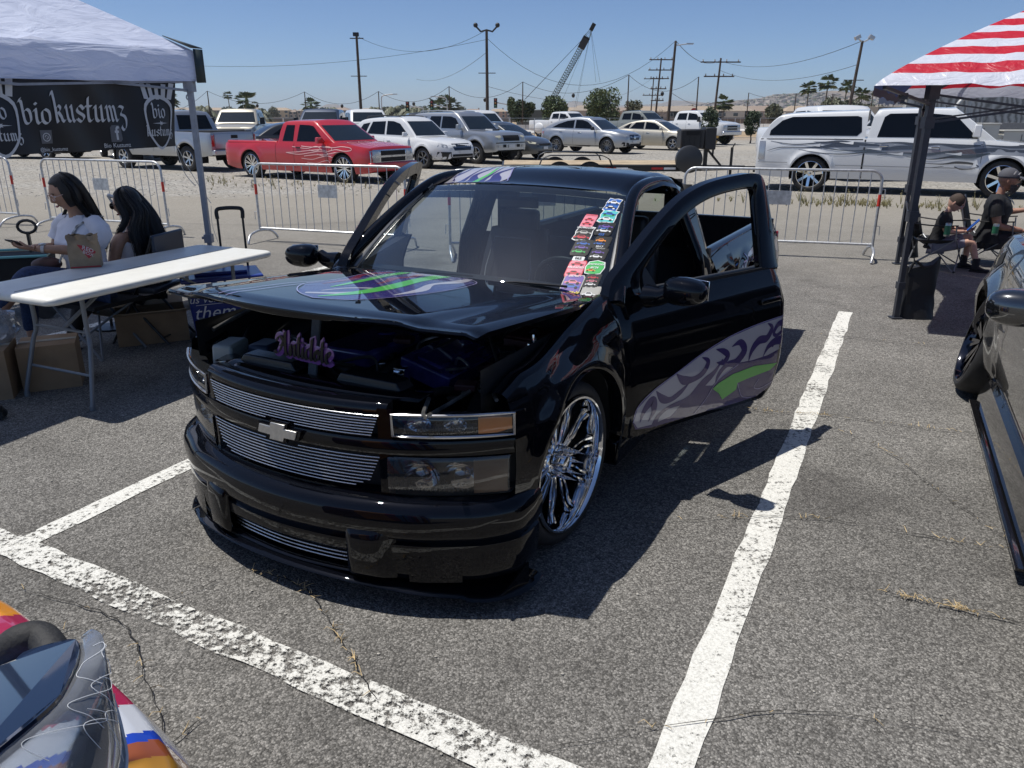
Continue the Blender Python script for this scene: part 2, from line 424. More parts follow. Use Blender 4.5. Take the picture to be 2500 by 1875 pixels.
# cracks: thin dark gaps with dry grass caught in them
def crack(pts, w=.008, jag=.03, straw=0.):
 P = spline([(x, y, 0) for x, y in pts], 10); out = []
 for i, p in enumerate(P):
  j = jag if 0 < i < len(P)-1 else 0
  out.append((p[0]+random.uniform(-j, j)*.28, p[1]+random.uniform(-j, j)*.28))
 mb = MB(); vs = []
 for i, p in enumerate(out):
  a, b = out[max(i-1, 0)], out[min(i+1, len(out)-1)]; dx, dy = b[0]-a[0], b[1]-a[1]; Ln = math.hypot(dx, dy) or 1
  ww = w*random.uniform(.2, 1.0)/2.6*(.3+.7*sin(pi*i/(len(out)-1))); nx, ny = -dy/Ln*ww, dx/Ln*ww
  vs += [(p[0]+nx, p[1]+ny, .0125), (p[0]-nx, p[1]-ny, .0125)]
 mb.add(vs, [(2*i, 2*i+1, 2*i+3, 2*i+2) for i in range(len(out)-1)])
 mb.build('pavement_crack', CRK, kind='structure', smooth=0)
 if straw:
  for i in range(int(straw)):
   cl = random.choice(STRAWC)
   k = random.randrange(len(out)-1); t = random.random()
   if random.random() < .7: k = min(len(out)-2, max(0, int(len(out)*random.gauss(cl, .03))))
   x = out[k][0]*(1-t)+out[k+1][0]*t; y = out[k][1]*(1-t)+out[k+1][1]*t
   a = random.uniform(0, 2*pi); Ln = random.uniform(.012, .045)
   STRAW.tube([(x, y, .013), (x+cos(a)*Ln*.6, y+sin(a)*Ln*.6, .013+Ln*random.uniform(.05, .5)), (x+cos(a)*Ln, y+sin(a)*Ln, .014+Ln*random.uniform(0, .3))], [.0016, .0012, .0004], 3, cap=False)
CRK = mat('crack_shadow_dirt', (.016, .015, .014), .95)
STRAW = MB(); STRAWC = [.2, .35, .62, .8]
crack([(-.42, 1.95), (-.60, 2.25), (-.80, 2.55), (-1.1, 2.7)], .010, .03, 60)
crack([(-.95, 1.70), (-1.18, 2.05), (-1.42, 2.35), (-1.9, 2.55)], .009, .03, 10)
crack([(-1.9, 2.1), (-1.55, 2.3), (-1.2, 2.55), (-.9, 2.9)], .007, .03, 5)
crack([(1.35, 2.55), (1.62, 2.42), (1.95, 2.25), (2.4, 1.95)], .010, .02, 120)
crack([(.55, 3.05), (1.3, 3.1), (2.0, 2.85), (2.8, 2.6)], .008, .04, 40)
crack([(1.7, 4.4), (2.0, 3.9), (2.05, 3.4), (2.15, 2.6)], .006, .03, 20)
crack([(.95, 4.9), (1.5, 4.45), (1.9, 4.35), (2.9, 3.95)], .010, .02, 90)
crack([(1.5, 6.6), (2.3, 6.3), (3.2, 5.9), (4.2, 5.6)], .010, .04, 15)
crack([(-2.6, 2.4), (-1.9, 2.0), (-1.2, 1.62), (-.6, 1.3)], .012, .02, 60)
crack([(-.9, 1.9), (-1.0, 1.7), (-.95, 1.5), (-.8, 1.35)], .010, .03, 20)
crack([(.1, 1.75), (.9, 1.9), (1.6, 1.7)], .006, .03, 8)
crack([(-1.35, 10.8), (-.4, 10.2), (.4, 10.6), (1.2, 10.2)], .02, .08)
crack([(-4.6, 11.6), (-3.2, 11.0), (-2.0, 10.3), (-1.0, 10.0)], .018, .06)
crack([(2.2, 11.3), (3.6, 10.9), (5.2, 11.3), (7.0, 10.8)], .02, .08)
crack([(2.4, 8.3), (3.6, 8.0), (4.2, 8.3)], .014, .05)
crack([(-6.5, 13.4), (-4, 12.9), (-1, 13.8), (2, 13.0)], .025, .1)
crack([(3.2, 2.9), (2.7, 2.7), (2.2, 2.2), (1.9, 1.7)], .009, .03, 30)
st = STRAW.build('dry_grass_in_cracks', mat('straw', (.48, .36, .19), .8, noise=.3, nscale=40), smooth=0)
tag(st, 'dry straw-coloured grass caught in the asphalt cracks', 'dry grass', kind='stuff')
# loose grit and pebbles
pb = MB()
for i in range(420):
 y = random.uniform(1.6, 9); x = random.uniform(-.66, .66)*y*1.05; r = random.uniform(.002, .006)
 pb.ball((x, y, r*.5+.001), (r*random.uniform(.8, 1.5), r, r*.7), 5, 3)
for i in range(4200):
 y = random.uniform(17.5, 40); x = random.uniform(-.68, .68)*y; r = random.uniform(.007, .019)
 pb.ball((x, y, r*.4), (r*random.uniform(.8, 1.5), r, r*.7), 5, 3)
tag(pb.build('gravel_stones', mat('grit', (.36, .34, .30), .9, noise=.5, nscale=3), smooth=0), 'loose gravel and grit scattered over the ground', 'gravel', kind='stuff')
# ------------------------------------------------------------------ the black show truck
TR = empty('pickup_truck', (-.458, 3.318, 0), radians(-118.67), 'gloss black lowered show pickup with its hood popped and both doors open', 'pickup truck')
XF = lambda y: .80-.31*y*y-.20*y**4
ARX, ARZ, ARR = 0., .36, .40
SP = ([.05, .12, .20, .30, .42, .55, .66, .76, .84, .90, .96], [.795, .805, .822, .845, .860, .866, .862, .850, .832, .806, .77])
def Ys(z): return lin(z, *SP)
def plan(x):  # tapers the nose
 return 1-.055*sm((x-.22)/.32)
def ftop(x): return .835+.135*sm((.50-x)/1.1)-.035*sm((x-.36)/.16)
def arch_xs(x0, x1, cx, R, n=26):
 xs = [x for x in np.linspace(x0, x1, 14) if abs(x-cx) > R+.004]
 xs += [cx+R*cos(pi*k/n) for k in range(n+1)] + [cx-R-.0015, cx+R+.0015]
 return sorted(x for x in set(xs) if x0-1e-6 <= x <= x1+1e-6)
def arch_z(x, cx, R, cz, zb):
 d = abs(x-cx); return cz+sqrt(max(0, R*R-d*d)) if d <= R else zb
def side_panel(name, s, x0, x1, cx, R, cz, zb, ztop, parent=TR, plan=plan, extra=None, mat_=None, zbf=None):
 mb = MB(); xs = arch_xs(x0, x1, cx, R); nv = 16
 def f(x, v):
  z0 = arch_z(x, cx, R, cz, zbf(x) if zbf else zb); zt = ztop(x); z = z0+(zt-z0)*v
  r = math.hypot(x-cx, z-cz); fl = .018*max(0, 1-abs(r-R-.02)/.085)
  y = Ys(z*.96/max(.9, zt) if z > .7 else z)*plan(x)+fl
  return (x, s*y, z)
 mb.grid(f, xs, list(np.linspace(0, 1, nv)))
 if extra: extra(mb, xs)
 # arch return lip, turned inwards
 aa = [pi*k/26 for k in range(27)]; vs = []
 for a in aa:
  x, z = cx+R*cos(a), cz+R*sin(a); y = Ys(z)*plan(x)+.013
  vs += [(x, s*y, z), (x, s*(y-.05), z)]
 mb.add(vs, [(2*i, 2*i+1, 2*i+3, 2*i+2) for i in range(26)])
 return mb, mb.build(name, mat_ or BLACKP, parent, smooth=50)
for s in (1, -1):
 def crest(mb, xs):
  prof = [(0, 0), (-.018, .012), (-.045, .014), (-.075, .006), (-.085, -.01), (-.088, -.055)]
  def f(x, k):
   d, h = prof[int(k)]; zt = ftop(x); y = Ys(.96*zt/max(.9, zt))*plan(x)
   return (x, s*(y+d), zt+h)
  mb.grid(f, xs, range(len(prof)))
 fm, fo = side_panel('front_fender', s, -.428, .512, ARX, ARR, ARZ, .19, ftop, extra=crest, zbf=lambda x: .19 if x < 0 else .40)
 # inner apron and wheel well
 ap = MB(); ap.grid(lambda x, z: (x, s*.70, z), [-.43, .55], [.35, .9]); ap.build('inner_apron', DARKP, TR)
 ww = MB(); ww.lathe([(.43, .80*s), (.43, .50*s), (.05, .49*s)], (0, 0, .36), 'Y', 24, a0=-.25, a1=pi+.25); ww.build('wheel_well', BLK, TR)

# --- nose
def front_strip(name, zs, dx, yr, mt, n=28, close=False):
 mb = MB(); ys = np.linspace(-yr, yr, n)
 mb.grid(lambda y, k: (XF(y)+dx[int(k)], y, zs[int(k)] if not callable(zs[int(k)]) else zs[int(k)](y)), ys, range(len(zs)))
 return mb.build(name, mt, TR, smooth=45)
front_strip('header_panel', [.755, .775, .79, .795, .79, .775], [.0, .0, -.012, -.035, -.07, -.12], .435, BLACKP)
front_strip('grille_crossbar', [.603, .607, .635, .662, .667], [-.03, .006, .016, .006, -.03], .815, BLACKP)
front_strip('lower_nose_panel', [.468, .455, .42, .40], [-.03, -.002, .0, -.0], .44, BLACKP)
for s in (1, -1):
 p = MB(); p.grid(lambda y, z: (XF(y)+.001-(.03 if abs(y) < .395 else 0), s*y, z), np.linspace(.385, .452, 5), np.linspace(.44, .775, 6)); p.build('grille_post', BLACKP, TR)
 # upper lamp (headlamp) bay and lower (park lamp) bay
 for nm, z0, z1, ya, yb in (('headlight', .678, .757, .455, .812), ('parking_lamp', .452, .598, .432, .800)):
  bz = .5*(z0+z1); ys = np.linspace(ya, yb, 12)
  back = MB(); back.grid(lambda y, k: (XF(y)-[.0, .075, .075, .0][int(k)]-.004, s*y, [z0, z0+.012, z1-.012, z1][int(k)]), ys, range(4))
  up = nm == 'headlight'
  hl = back.build(nm, mat('lamp_bucket', (.015, .016, .018), .25, coat=.4) if up else mat('lamp_bucket_smoked', (.06, .06, .058), .2, coat=.5), TR)
  bowls = [(.53, .03), (.64, .028)] if up else [(.53, .05), (.655, .05)]
  for (yc, r) in bowls:
   q = MB(); R0 = Matrix.Rotation(s*atan2(.62*yc, 1), 3, 'Z')
   pr = [(r*t, -.05*(1-t*t)) for t in np.linspace(.15, 1, 7)]
   q.lathe([(a*(1.5 if False else 1), h) for a, h in pr], (0, 0, 0), 'X', 20)
   q.v = [tuple(R0 @ Vector((x, y*(1.35 if not up else 1.5), z*(1.0 if up else 1.05)))+Vector((XF(yc)-.018, s*yc, bz+.0))) for x, y, z in q.v]
   q.ball((XF(yc)-.05, s*yc, bz), .011, 10, 6)
   q.build('reflector_bowl', CHROME, hl)
  fl = MB()
  for k in range(26 if up else 16):
   y = ya+.02+(yb-ya-.14)*k/(26 if up else 16)
   fl.box((XF(y)-.045, s*y, z0+.018), (.03, .0035, .02 if up else .03), m=0)
  for zz in ((z0+.026, z1-.022) if up else ()):
   fl.tube([(XF(y)-.006, s*y, zz+(y-ya)*.01) for y in np.linspace(ya+.015, yb-.09, 9)], .0011, 4)
  fl.build('lens_flutes', mat('lens_flute', (.4, .42, .44), .15, .6), hl)
  cov = MB(); cov.grid(lambda y, k: (XF(y)+[.0, .007, .008, .007, .0][int(k)], s*y, [z0, z0+.015, bz, z1-.015, z1][int(k)]), ys, range(5))
  cov.build('lens_cover', LAMPG if up else glass('smoked_cover', (.62, .60, .57), film=.09, filmcol=(.32, .30, .27)), hl)
  am = MB(); a0 = .715 if up else .70
  dz = (lambda y: .012*sm((y-.76)/.05)) if up else (lambda y: 0)
  am.grid(lambda y, k: (XF(y)+[-.03, .004, .0045, .004, -.03][int(k)], s*y, [z0+.008+dz(y), z0+.01+dz(y), bz, z1-.01-dz(y)*.6, z1-.008-dz(y)*.6][int(k)]), np.linspace(a0, yb-.006, 8), range(5))
  am.build('turn_lens', AMBER if up else mat('pale_amber_lens', (.34, .20, .12), .2, coat=.8), hl)
  if up:
   fr = MB(); per = [(y, z0) for y in ys]+[(y, z1) for y in ys[::-1]]
   fr.tube([(XF(y)+.006, s*y, z) for y, z in per], .0055, 6, closed=True); fr.build('chrome_bezel', mat('lamp_bezel', (.5, .5, .51), .22, .9), hl)
# grille cavity, bars and bowtie
cav = MB(); cav.grid(lambda y, z: (XF(y)-.045, y, z), np.linspace(-.43, .43, 12), [.44, .79]); cav.build('grille_cavity', BLK, TR)
for k in range(8):
 z = .747-k*.0105; yr = .408-k*.004; b = MB()
 ys = np.linspace(-yr, yr, 19)
 if k == 7:
  for a, c in ((-yr, -.07), (.07, yr)): b = MB(); b.tube([(XF(y)+.004, y, z) for y in np.linspace(a, c, 9)], .0021, 6); b.build('grille_bar', ALU, TR, smooth=60) if a < 0 else None
 else: b.tube([(XF(y)+.004, y, z) for y in ys], .0021, 6)
 b.build('grille_bar', ALU, TR, smooth=60)
for k in range(10):
 z = .592-k*.0128; yr = .405-k*.0055-max(0, k-7)*.022; b = MB()
 if k == 0:
  for a, c in ((-yr, -.08), (.08, yr)): b = MB(); b.tube([(XF(y)+.004, y, z) for y in np.linspace(a, c, 9)], .0021, 6); b.build('grille_bar', ALU, TR, smooth=60) if a < 0 else None
 else: b.tube([(XF(y)+.004, y, z) for y in np.linspace(-yr, yr, 19)], .0021, 6)
 b.build('grille_bar', ALU, TR, smooth=60)
BOW = [(-.088, .017), (-.034, .017), (-.028, .034), (.040, .034), (.034, .017), (.092, .017), (.080, -.017), (.030, -.017), (.024, -.034), (-.042, -.034), (-.036, -.017), (-.100, -.017)]
em = MB(); em.prism([(x*1.10+.006*np.sign(x), z*1.16) for x, z in BOW], lambda u, v, w_: (XF(u)+.012+w_, u+.01, .639+v), .014); em.build('emblem_surround', BLACKP, TR, smooth=30)
em = MB(); em.prism(BOW, lambda u, v, w_: (XF(u)+.026+w_, u+.01, .639+v), .006); em.build('bowtie_emblem', mat('satin_emblem', (.55, .54, .52), .35, .85, noise=.12, nscale=60), TR, smooth=30, bevel=.002)

# --- bumper, swept along a plan curve
PC = spline([(.385, .862), (.46, .865), (.545, .845), (.64, .765), (.70, .675), (.766, .553), (.815, .40), (.85, .25), (.868, .10), (.872, 0)], 5)
PC = [(p[0], p[1]) for p in PC]; PC = PC+[(x, -y) for x, y in PC[-2::-1]]
def pnorm(i):
 a, b = PC[max(i-1, 0)], PC[min(i+1, len(PC)-1)]; dx, dy = b[0]-a[0], b[1]-a[1]; L = math.hypot(dx, dy); return (-dy/L, dx/L)
def sweep(name, prof, mt, i0=0, i1=None, parent=TR, dzf=None, smooth=45):
 """prof: (inset, z)"""
 mb = MB(); i1 = len(PC) if i1 is None else i1; idx = list(range(i0, i1))
 def f(i, k):
  d, z = prof[int(k)]; nx, ny = pnorm(int(i)); x, y = PC[int(i)]
  return (x-nx*d, y-ny*d, z+(dzf(y, int(k)) if dzf else 0))
 nx, ny = pnorm(len(PC)//2)
 if nx < 0:
  g0 = f
  def f(i, k):
   d, z = prof[int(k)]; nx, ny = pnorm(int(i)); x, y = PC[int(i)]
   return (x+nx*d, y+ny*d, z+(dzf(y, int(k)) if dzf else 0))
 mb.grid(f, idx, range(len(prof))); return mb.build(name, mt, parent, smooth=smooth), f
bp, bf = sweep('front_bumper', [(.16, .452), (.10, .452), (.065, .448), (.03, .437), (.010, .420), (.001, .395), (0, .36), (.002, .325), (.010, .306), (.024, .298), (.028, .293), (.020, .286), (.013, .282), (.012, .270), (.014, .24)], BLACKP)
# lower valance: split round the centre intake
n = len(PC); mid = n//2
lo = [(.014, .24), (.016, .20), (.020, .165), (.028, .138), (.05, .122), (.10, .115)]
kL = max(i for i in range(mid) if PC[i][1] > .30); kR = n-1-kL
o_, _ = sweep('lower_valance', lo, BLACKP, 0, kL+1); o_, _ = sweep('lower_valance', lo, BLACKP, kR, n)
sweep('intake_lip', [(.05, .150), (.03, .148), (.022, .140), (.03, .128), (.10, .122)], BLACKP, kL, kR+1)
sweep('intake_header', [(.014, .24), (.02, .232), (.06, .226)], BLACKP, kL, kR+1)
sweep('intake_cavity', [(.11, .25), (.115, .10)], BLK, kL-2, kR+3)
for k in range(4):
 b = MB(); z = .218-k*.0155; ids = range(kL, kR+1)
 pts = [bf(i, 6) for i in ids]; b.tube([(p[0]-.045, p[1], z) for p in pts], .0027, 6); b.build('intake_bar', ALU, TR, smooth=60)
# splitter blade
sweep('splitter', [(.12, .092), (.03, .082), (.0, .074), (-.006, .068), (.0, .062), (.14, .058)], BLACKP, dzf=lambda y, k: .055*(1-min(1, abs(y)/.78)**2)-(.012 if abs(y) > .7 else 0))
for s in (1, -1):
 # bumper guards either side of the intake
 gq = MB(); pr = [(.30, .0), (.308, .020), (.33, .028), (.41, .028), (.445, .014), (.475, -.008)]
 zz = [(.345, -.03), (.336, .3), (.322, .85), (.30, 1.), (.22, 1.), (.165, .9), (.145, .35)]
 def gf(i, k):
  y, h = pr[int(i)]; z, sc = zz[int(k)]; xb = lin(y, [0, .10, .25, .40, .553, .675], [.872, .868, .85, .815, .766, .70])
  return (xb-.016+h*sc+.004, s*y, z)
 gq.grid(gf, range(len(pr)), range(len(zz))); gq.build('bumper_guard', BLACKP, TR, smooth=60)
 fg = MB(); fr_ = MB()
 ids = [i for i in range(len(PC)) if .52 < s*PC[i][1] < .70]
 fg.grid(lambda i, k: (lambda p: (p[0]-.006+.0, p[1], [.135, .245][int(k)]))(bf(int(i), 13)), ids, range(2)); fg.v = [(x+.004, y, z) for x, y, z in fg.v]
 fg.build('fog_lamp_blank', BLACKP, TR)
 # canards at the splitter ends
 c_ = MB(); c_.prism([(.47, .06), (.60, .06), (.47, .155)], lambda u, v, w_: (u, s*(.845-.05*sm((u-.5)/.1)+w_), v), .006); c_.build('splitter_fin', BLACKP, TR)

# --- hood, popped up at the nose
def hz(x, y):
 t = (x+.42)/1.14
 base = .982+.094*t-.008*(abs(y)/.74)**2.2*(1+.8*(1-t))
 half = .62-.10*t
 bulge = .012*(1-sm((abs(y)-half+.05)/.09))*sm(t*2.2+.35)
 return base+bulge
def hood_pt(u, v):
 y = u*(.735-.0*v); xf = .742-.20*abs(y)**2-.05*abs(y)**6
 x = -.42+.03*(abs(y)/.74)**2+(xf+.42-.03*(abs(y)/.74)**2)*v
 return x, y
hd = MB(); us = list(np.linspace(-1, 1, 49)); vs_ = list(np.linspace(0, 1, 30))
def hf(u, v):
 e = 0
 if v > 1: e, v = (v-1), 1
 x, y = hood_pt(u, v); z = hz(x, y)
 if e: x += [0, .010, .014, .008, -.008][round(e*4)]; z -= [0, .010, .024, .038, .042][round(e*4)]*(1-.45*sm(abs(y)/.5))
 else: z -= .010*sm((v-.93)/.07)
 ed = abs(u)
 if ed > .965: z -= .012*((ed-.965)/.035)**1.6
 return (x, y, z)
hd.grid(hf, us, vs_+[1.25, 1.5, 1.75, 2.0]); HB = hd.bvh()
HOOD = hd.build('hood', BLACKP, TR, smooth=50)
hu = MB(); hu.grid(lambda u, v: (lambda x, y: (x-.012, y*.985, hz(x, y)-.035))(*hood_pt(u, v)), list(np.linspace(-1, 1, 13)), list(np.linspace(0, 1, 8))); hu.build('hood_liner', DARKP, HOOD)
FR_TOP = ((0, 0, 2.5), (1, 0, 0), (0, 1, 0), (0, 0, -1))
PUR = paint('purple_airbrush', (.020, .006, .12), flake=.3, dust=0); SIL = paint('silver_airbrush', (.43, .415, .46), flake=.3, dust=0)
GRN = paint('green_airbrush', (.09, .50, .06), flake=.0, dust=0); LAV = paint('lavender_pinstripe', (.30, .27, .50), dust=0); TEAL = paint('teal_airbrush', (.05, .32, .34), dust=0)
MAROON = paint('maroon_airbrush', (.20, .01, .03), dust=0)
gm = [PUR, SIL, GRN, LAV, TEAL, MAROON]
hg = MB()
decal(hg, HB, FR_TOP, [(.56, -.02), (.50, .12), (.30, .20), (.02, .24), (-.25, .20), (-.38, .05), (-.38, -.38), (-.2, -.36), (.1, -.30), (.30, -.30), (.47, -.18)], .0016, .05, 0)
ribbon(hg, HB, FR_TOP, [(.52, -.03), (.36, .02), (.15, .02), (-.1, -.02), (-.36, -.05)], [.01, .06, .075, .07, .09], .0024, m=2)
ribbon(hg, HB, FR_TOP, [(.30, -.16), (.12, -.18), (-.1, -.22), (-.36, -.26)], [.01, .035, .05, .055], .0024, m=2)
ribbon(hg, HB, FR_TOP, [(.48, -.13), (.40, -.02), (.30, .03), (.22, -.01), (.28, -.09), (.40, -.12)], [.03, .05, .05, .035, .02, .01], .002, m=1)
ribbon(hg, HB, FR_TOP, [(.30, .16), (.12, .16), (-.05, .10), (-.2, .13), (-.36, .10)], [.01, .05, .03, .06, .03], .002, m=1)
ribbon(hg, HB, FR_TOP, [(.25, -.25), (.05, -.26), (-.1, -.32), (-.3, -.31)], [.01, .04, .03, .05], .002, m=5)
ribbon(hg, HB, FR_TOP, [(.10, -.08), (.0, -.10), (-.1, -.14), (-.2, -.12), (-.34, -.16)], [.01, .03, .05, .03, .04], .002, m=5)
for yy, y2 in ((-.52, -.30), (-.47, -.27)):
 ribbon(hg, HB, FR_TOP, [(.735-.2*yy*yy, yy+.14), (.55, yy+.15), (.30, yy+.16), (.05, y2+.05), (-.2, y2+.06)], .006, .0028, m=3)
ribbon(hg, HB, FR_TOP, [(.56, -.02), (.50, .125), (.30, .205), (.02, .245), (-.25, .205), (-.38, .05)], .005, .003, m=3)
ribbon(hg, HB, FR_TOP, [(.56, -.02), (.47, -.18), (.30, -.305), (.1, -.30), (-.2, -.36)], .005, .003, m=3)
hg.build('hood_graphic', gm, HOOD, smooth=50)
cw = MB(); cw.grid(lambda u, k: ([-.36, -.46, -.56][int(k)]+.12*(1-u*u), u*.735, [.925, .945, .93][int(k)]), np.linspace(-1, 1, 15), range(3)); cw.build('cowl_panel', DARKP, TR)
for s in (1, -1):
 wi = MB(); y0 = -.40 if s < 0 else .10
 wi.tube([(-.40, y0, .965), (-.44, y0+.2, .985), (-.47, y0+.45, .985)], .006, 5); wi.build('wiper', DARKP, TR)

# --- engine bay
ENG = MB()
ENG.box((.08, 0, .40), (1.0, 1.40, .04)); ENG.box((-.40, 0, .66), (.04, 1.44, .55)); ENG.build('engine_bay_floor', BLK, TR)
rs = MB(); rs.grid(lambda y, k: ([.70, .64, .60, .60][int(k)]-.25*y*y, y, [.782, .79, .785, .70][int(k)]), np.linspace(-.5, .5, 13), range(4)); rs.build('radiator_support', BLACKP, TR, solid=.01)
for s in (1, -1):
 rb = MB(); rb.box((.56, s*.25, .80), (.09, .30, .035), tp=.85); rb.build('latch_cover', mat('satin_black_paint', (.008, .009, .012), .22), TR, bevel=.006)
eb = MB(); eb.box((.02, 0, .60), (.62, .42, .26)); eb.build('engine_block', mat('dark_cast_metal', (.03, .03, .033), .45, .6, noise=.4), TR, bevel=.02)
vc = MB()
vc.box((.05, .27, .735), (.46, .24, .075), R=Matrix.Rotation(radians(-14), 3, 'X')); vc.box((.05, .27, .776), (.38, .12, .014), R=Matrix.Rotation(radians(-14), 3, 'X'))
VIO = mat('violet_swirl_paint', (.008, .008, .06), .18, coat=1., noise=.9, nscale=9, col2=(.07, .06, .26))
vc.build('valve_cover', VIO, TR, bevel=.012)
vc = MB(); vc.box((.10, -.12, .76), (.40, .26, .07)); vc.lathe([(.0, .80), (.05, .80), (.055, .75)], (.0, -.12, 0), 'Z', 18); vc.build('intake_cover', VIO, TR, bevel=.015)
ho = MB()
for pts, r in (([(.40, .02, .62), (.36, .10, .72), (.20, .12, .76), (.05, .05, .74)], .022), ([(.5, .35, .6), (.42, .40, .72), (.3, .45, .70), (.2, .42, .6)], .017), ([(.45, -.3, .66), (.36, -.28, .76), (.2, -.3, .74), (.0, -.34, .66)], .018), ([(-.1, .5, .6), (0, .52, .78), (.15, .55, .78), (.25, .58, .6)], .009), ([(-.2, .3, .82), (.0, .42, .84), (.1, .52, .75)], .007)):
 ho.tube(spline(pts, 6), r, 8)
ho.build('hoses', mat('hose_rubber', (.014, .014, .015), .5), TR)
tk = MB(); tk.box((.50, -.56, .755), (.16, .10, .13), rz=.3, tp=.9); tk.build('coolant_tank', mat('milky_plastic', (.32, .33, .30), .45), TR, bevel=.012)
tk = MB(); tk.box((.40, -.46, .72), (.16, .13, .17), rz=.2, tp=.8); tk.build('air_box', mat('blue_black_plastic', (.02, .035, .065), .35), TR, bevel=.015)
tk = MB(); tk.tube(spline([(.62, -.60, .72), (.56, -.50, .74), (.60, -.42, .72), (.64, -.36, .76)], 6), .008, 6); tk.ball((.60, -.44, .735), .018); tk.ball((.64, -.37, .77), .02); tk.tube([(.48, -.68, .85), (.20, -.69, .90), (-.1, -.69, .93)], .010, 6); tk.build('wiring_and_brackets', mat('mixed_bracket_metal', (.35, .35, .34), .3, .8, noise=.5), TR)
bt = MB(); bt.box((-.18, .52, .74), (.20, .17, .17)); bt.box((-.18, .52, .832), (.19, .16, .012)); bt.build('battery', mat('battery_case', (.05, .012, .014), .4), TR, bevel=.006)
cp = MB()
for x, y, z in ((-.05, .60, .84), (.05, .63, .83), (.14, .62, .80), (.22, .60, .78), (-.30, .35, .86)): cp = MB(); cp.lathe([(0, z+.03), (.012, z+.03), (.016, z+.01), (.016, z-.05)], (x, y, 0), 'Z', 10); cp.build('polished_fitting', CHROME, TR)
cp = MB(); cp.box((-.18, .18, .86), (.10, .10, .05)); cp.build('throttle_body', CHROME, TR, bevel=.01)
RB = random.Random(12)
for k in range(26):
 x, y, z = RB.uniform(-.3, .5), RB.uniform(-.62, .62), RB.uniform(.66, .82); q = MB(); P = [(x, y, z)]
 for j in range(3): P.append((P[-1][0]+RB.uniform(-.16, .16), P[-1][1]+RB.uniform(-.16, .16), min(.85, max(.6, P[-1][2]+RB.uniform(-.08, .08)))))
 q.tube(spline(P, 5), RB.uniform(.003, .010), 6); q.build('cable', mat(RB.choice(['hose_rubber', 'mixed_bracket_metal', 'hose_rubber'])), TR)
for k in range(16):
 x, y, z = RB.uniform(-.3, .45), RB.uniform(-.6, .6), RB.uniform(.70, .80); q = MB(); q.box((x, y, z), (RB.uniform(.03, .09), RB.uniform(.03, .09), RB.uniform(.02, .06)), rz=RB.random()); q.build('engine_fitting', [CHROME, DARKP, mat('dark_cast_metal'), mat('battery_case')][k % 4], TR, bevel=.004)
# prop with the club sign
pr = MB(); pr.beam((.565, -.05, .765), (.46, -.085, 1.045), .040, .010, up=(1, 0, 0)); pr.build('hood_prop', mat('grit_strip', (.13, .135, .14), .9, bump=.6, bscale=500, noise=.4, nscale=400), TR)

# --- "Antidote" sign, cursive
AN = {'A': ([[(-.1, .1), (0, 0), (.25, .1), (.55, .65), (.75, 1.05), (.72, .5), (.78, .05), (.95, .0), (1.05, .1)], [(.05, .55), (.15, .75), (.4, .8), (.62, .62)], [(.30, .40), (.55, .42), (.8, .42)]], 1.0),
 'n': ([[(0, .1), (.12, .5), (.14, .05), (.12, .0), (.2, .35), (.38, .52), (.46, .4), (.44, .08), (.55, .02), (.66, .12)]], .6),
 't': ([[(0, .1), (.12, .5), (.22, .95), (.16, .5), (.16, .1), (.26, .0), (.38, .12)], [(.0, .62), (.2, .66), (.36, .68)]], .36),
 'i': ([[(0, .1), (.12, .5), (.11, .1), (.2, .0), (.32, .12)], [(.14, .7), (.16, .74)]], .3),
 'd': ([[(.42, .42), (.25, .52), (.06, .3), (.1, .03), (.28, .05), (.44, .4), (.56, 1.0), (.46, .4), (.46, .1), (.56, .0), (.68, .12)]], .62),
 'o': ([[(.05, .12), (.08, .4), (.25, .5), (.40, .35), (.34, .08), (.18, .0), (.06, .15), (.2, .42), (.44, .45), (.56, .35)]], .5),
 'e': ([[(0, .1), (.2, .25), (.34, .42), (.24, .52), (.1, .38), (.1, .1), (.24, .0), (.45, .12)]], .42)}
def script_word(word, x0=0):
 out = []; x = x0
 for ch in word:
  st, wd = AN[ch]; out += [[(px+x+py*.12, py) for px, py in s_] for s_ in st]; x += wd
 return out, x
stk, tot = script_word('Antidote')
SG = MB(); sx = .272/tot
def sgf(dx):
 return lambda u, v: (.590+dx, -.195+u*sx, .848-u*.002+v*.088)
for st in stk:
 P = spline(st, 4) if len(st) > 2 else st
 SG.tube([sgf(0)(p[0], p[1]) for p in P], .0175, 8, sq=1.)
sg_root = SG
SG.v = [(.590+(x-.590)*.25, y, z) for x, y, z in SG.v]
SIGN = SG.build('name_sign', mat('purple_acrylic', (.24, .085, .31), .15, coat=1., noise=.15, nscale=30), None, smooth=60)
SIGN.location = TR.location; SIGN.rotation_euler = TR.rotation_euler
tag(SIGN, 'purple script sign reading Antidote on the prop under the open hood', 'sign')
LT = MB(); nib(LT, stk, sgf(.0075), .10, .05, n=6); LT.build('lettering', mat('black_vinyl', (.006, .006, .008), .3), SIGN, solid=.003, smooth=0)

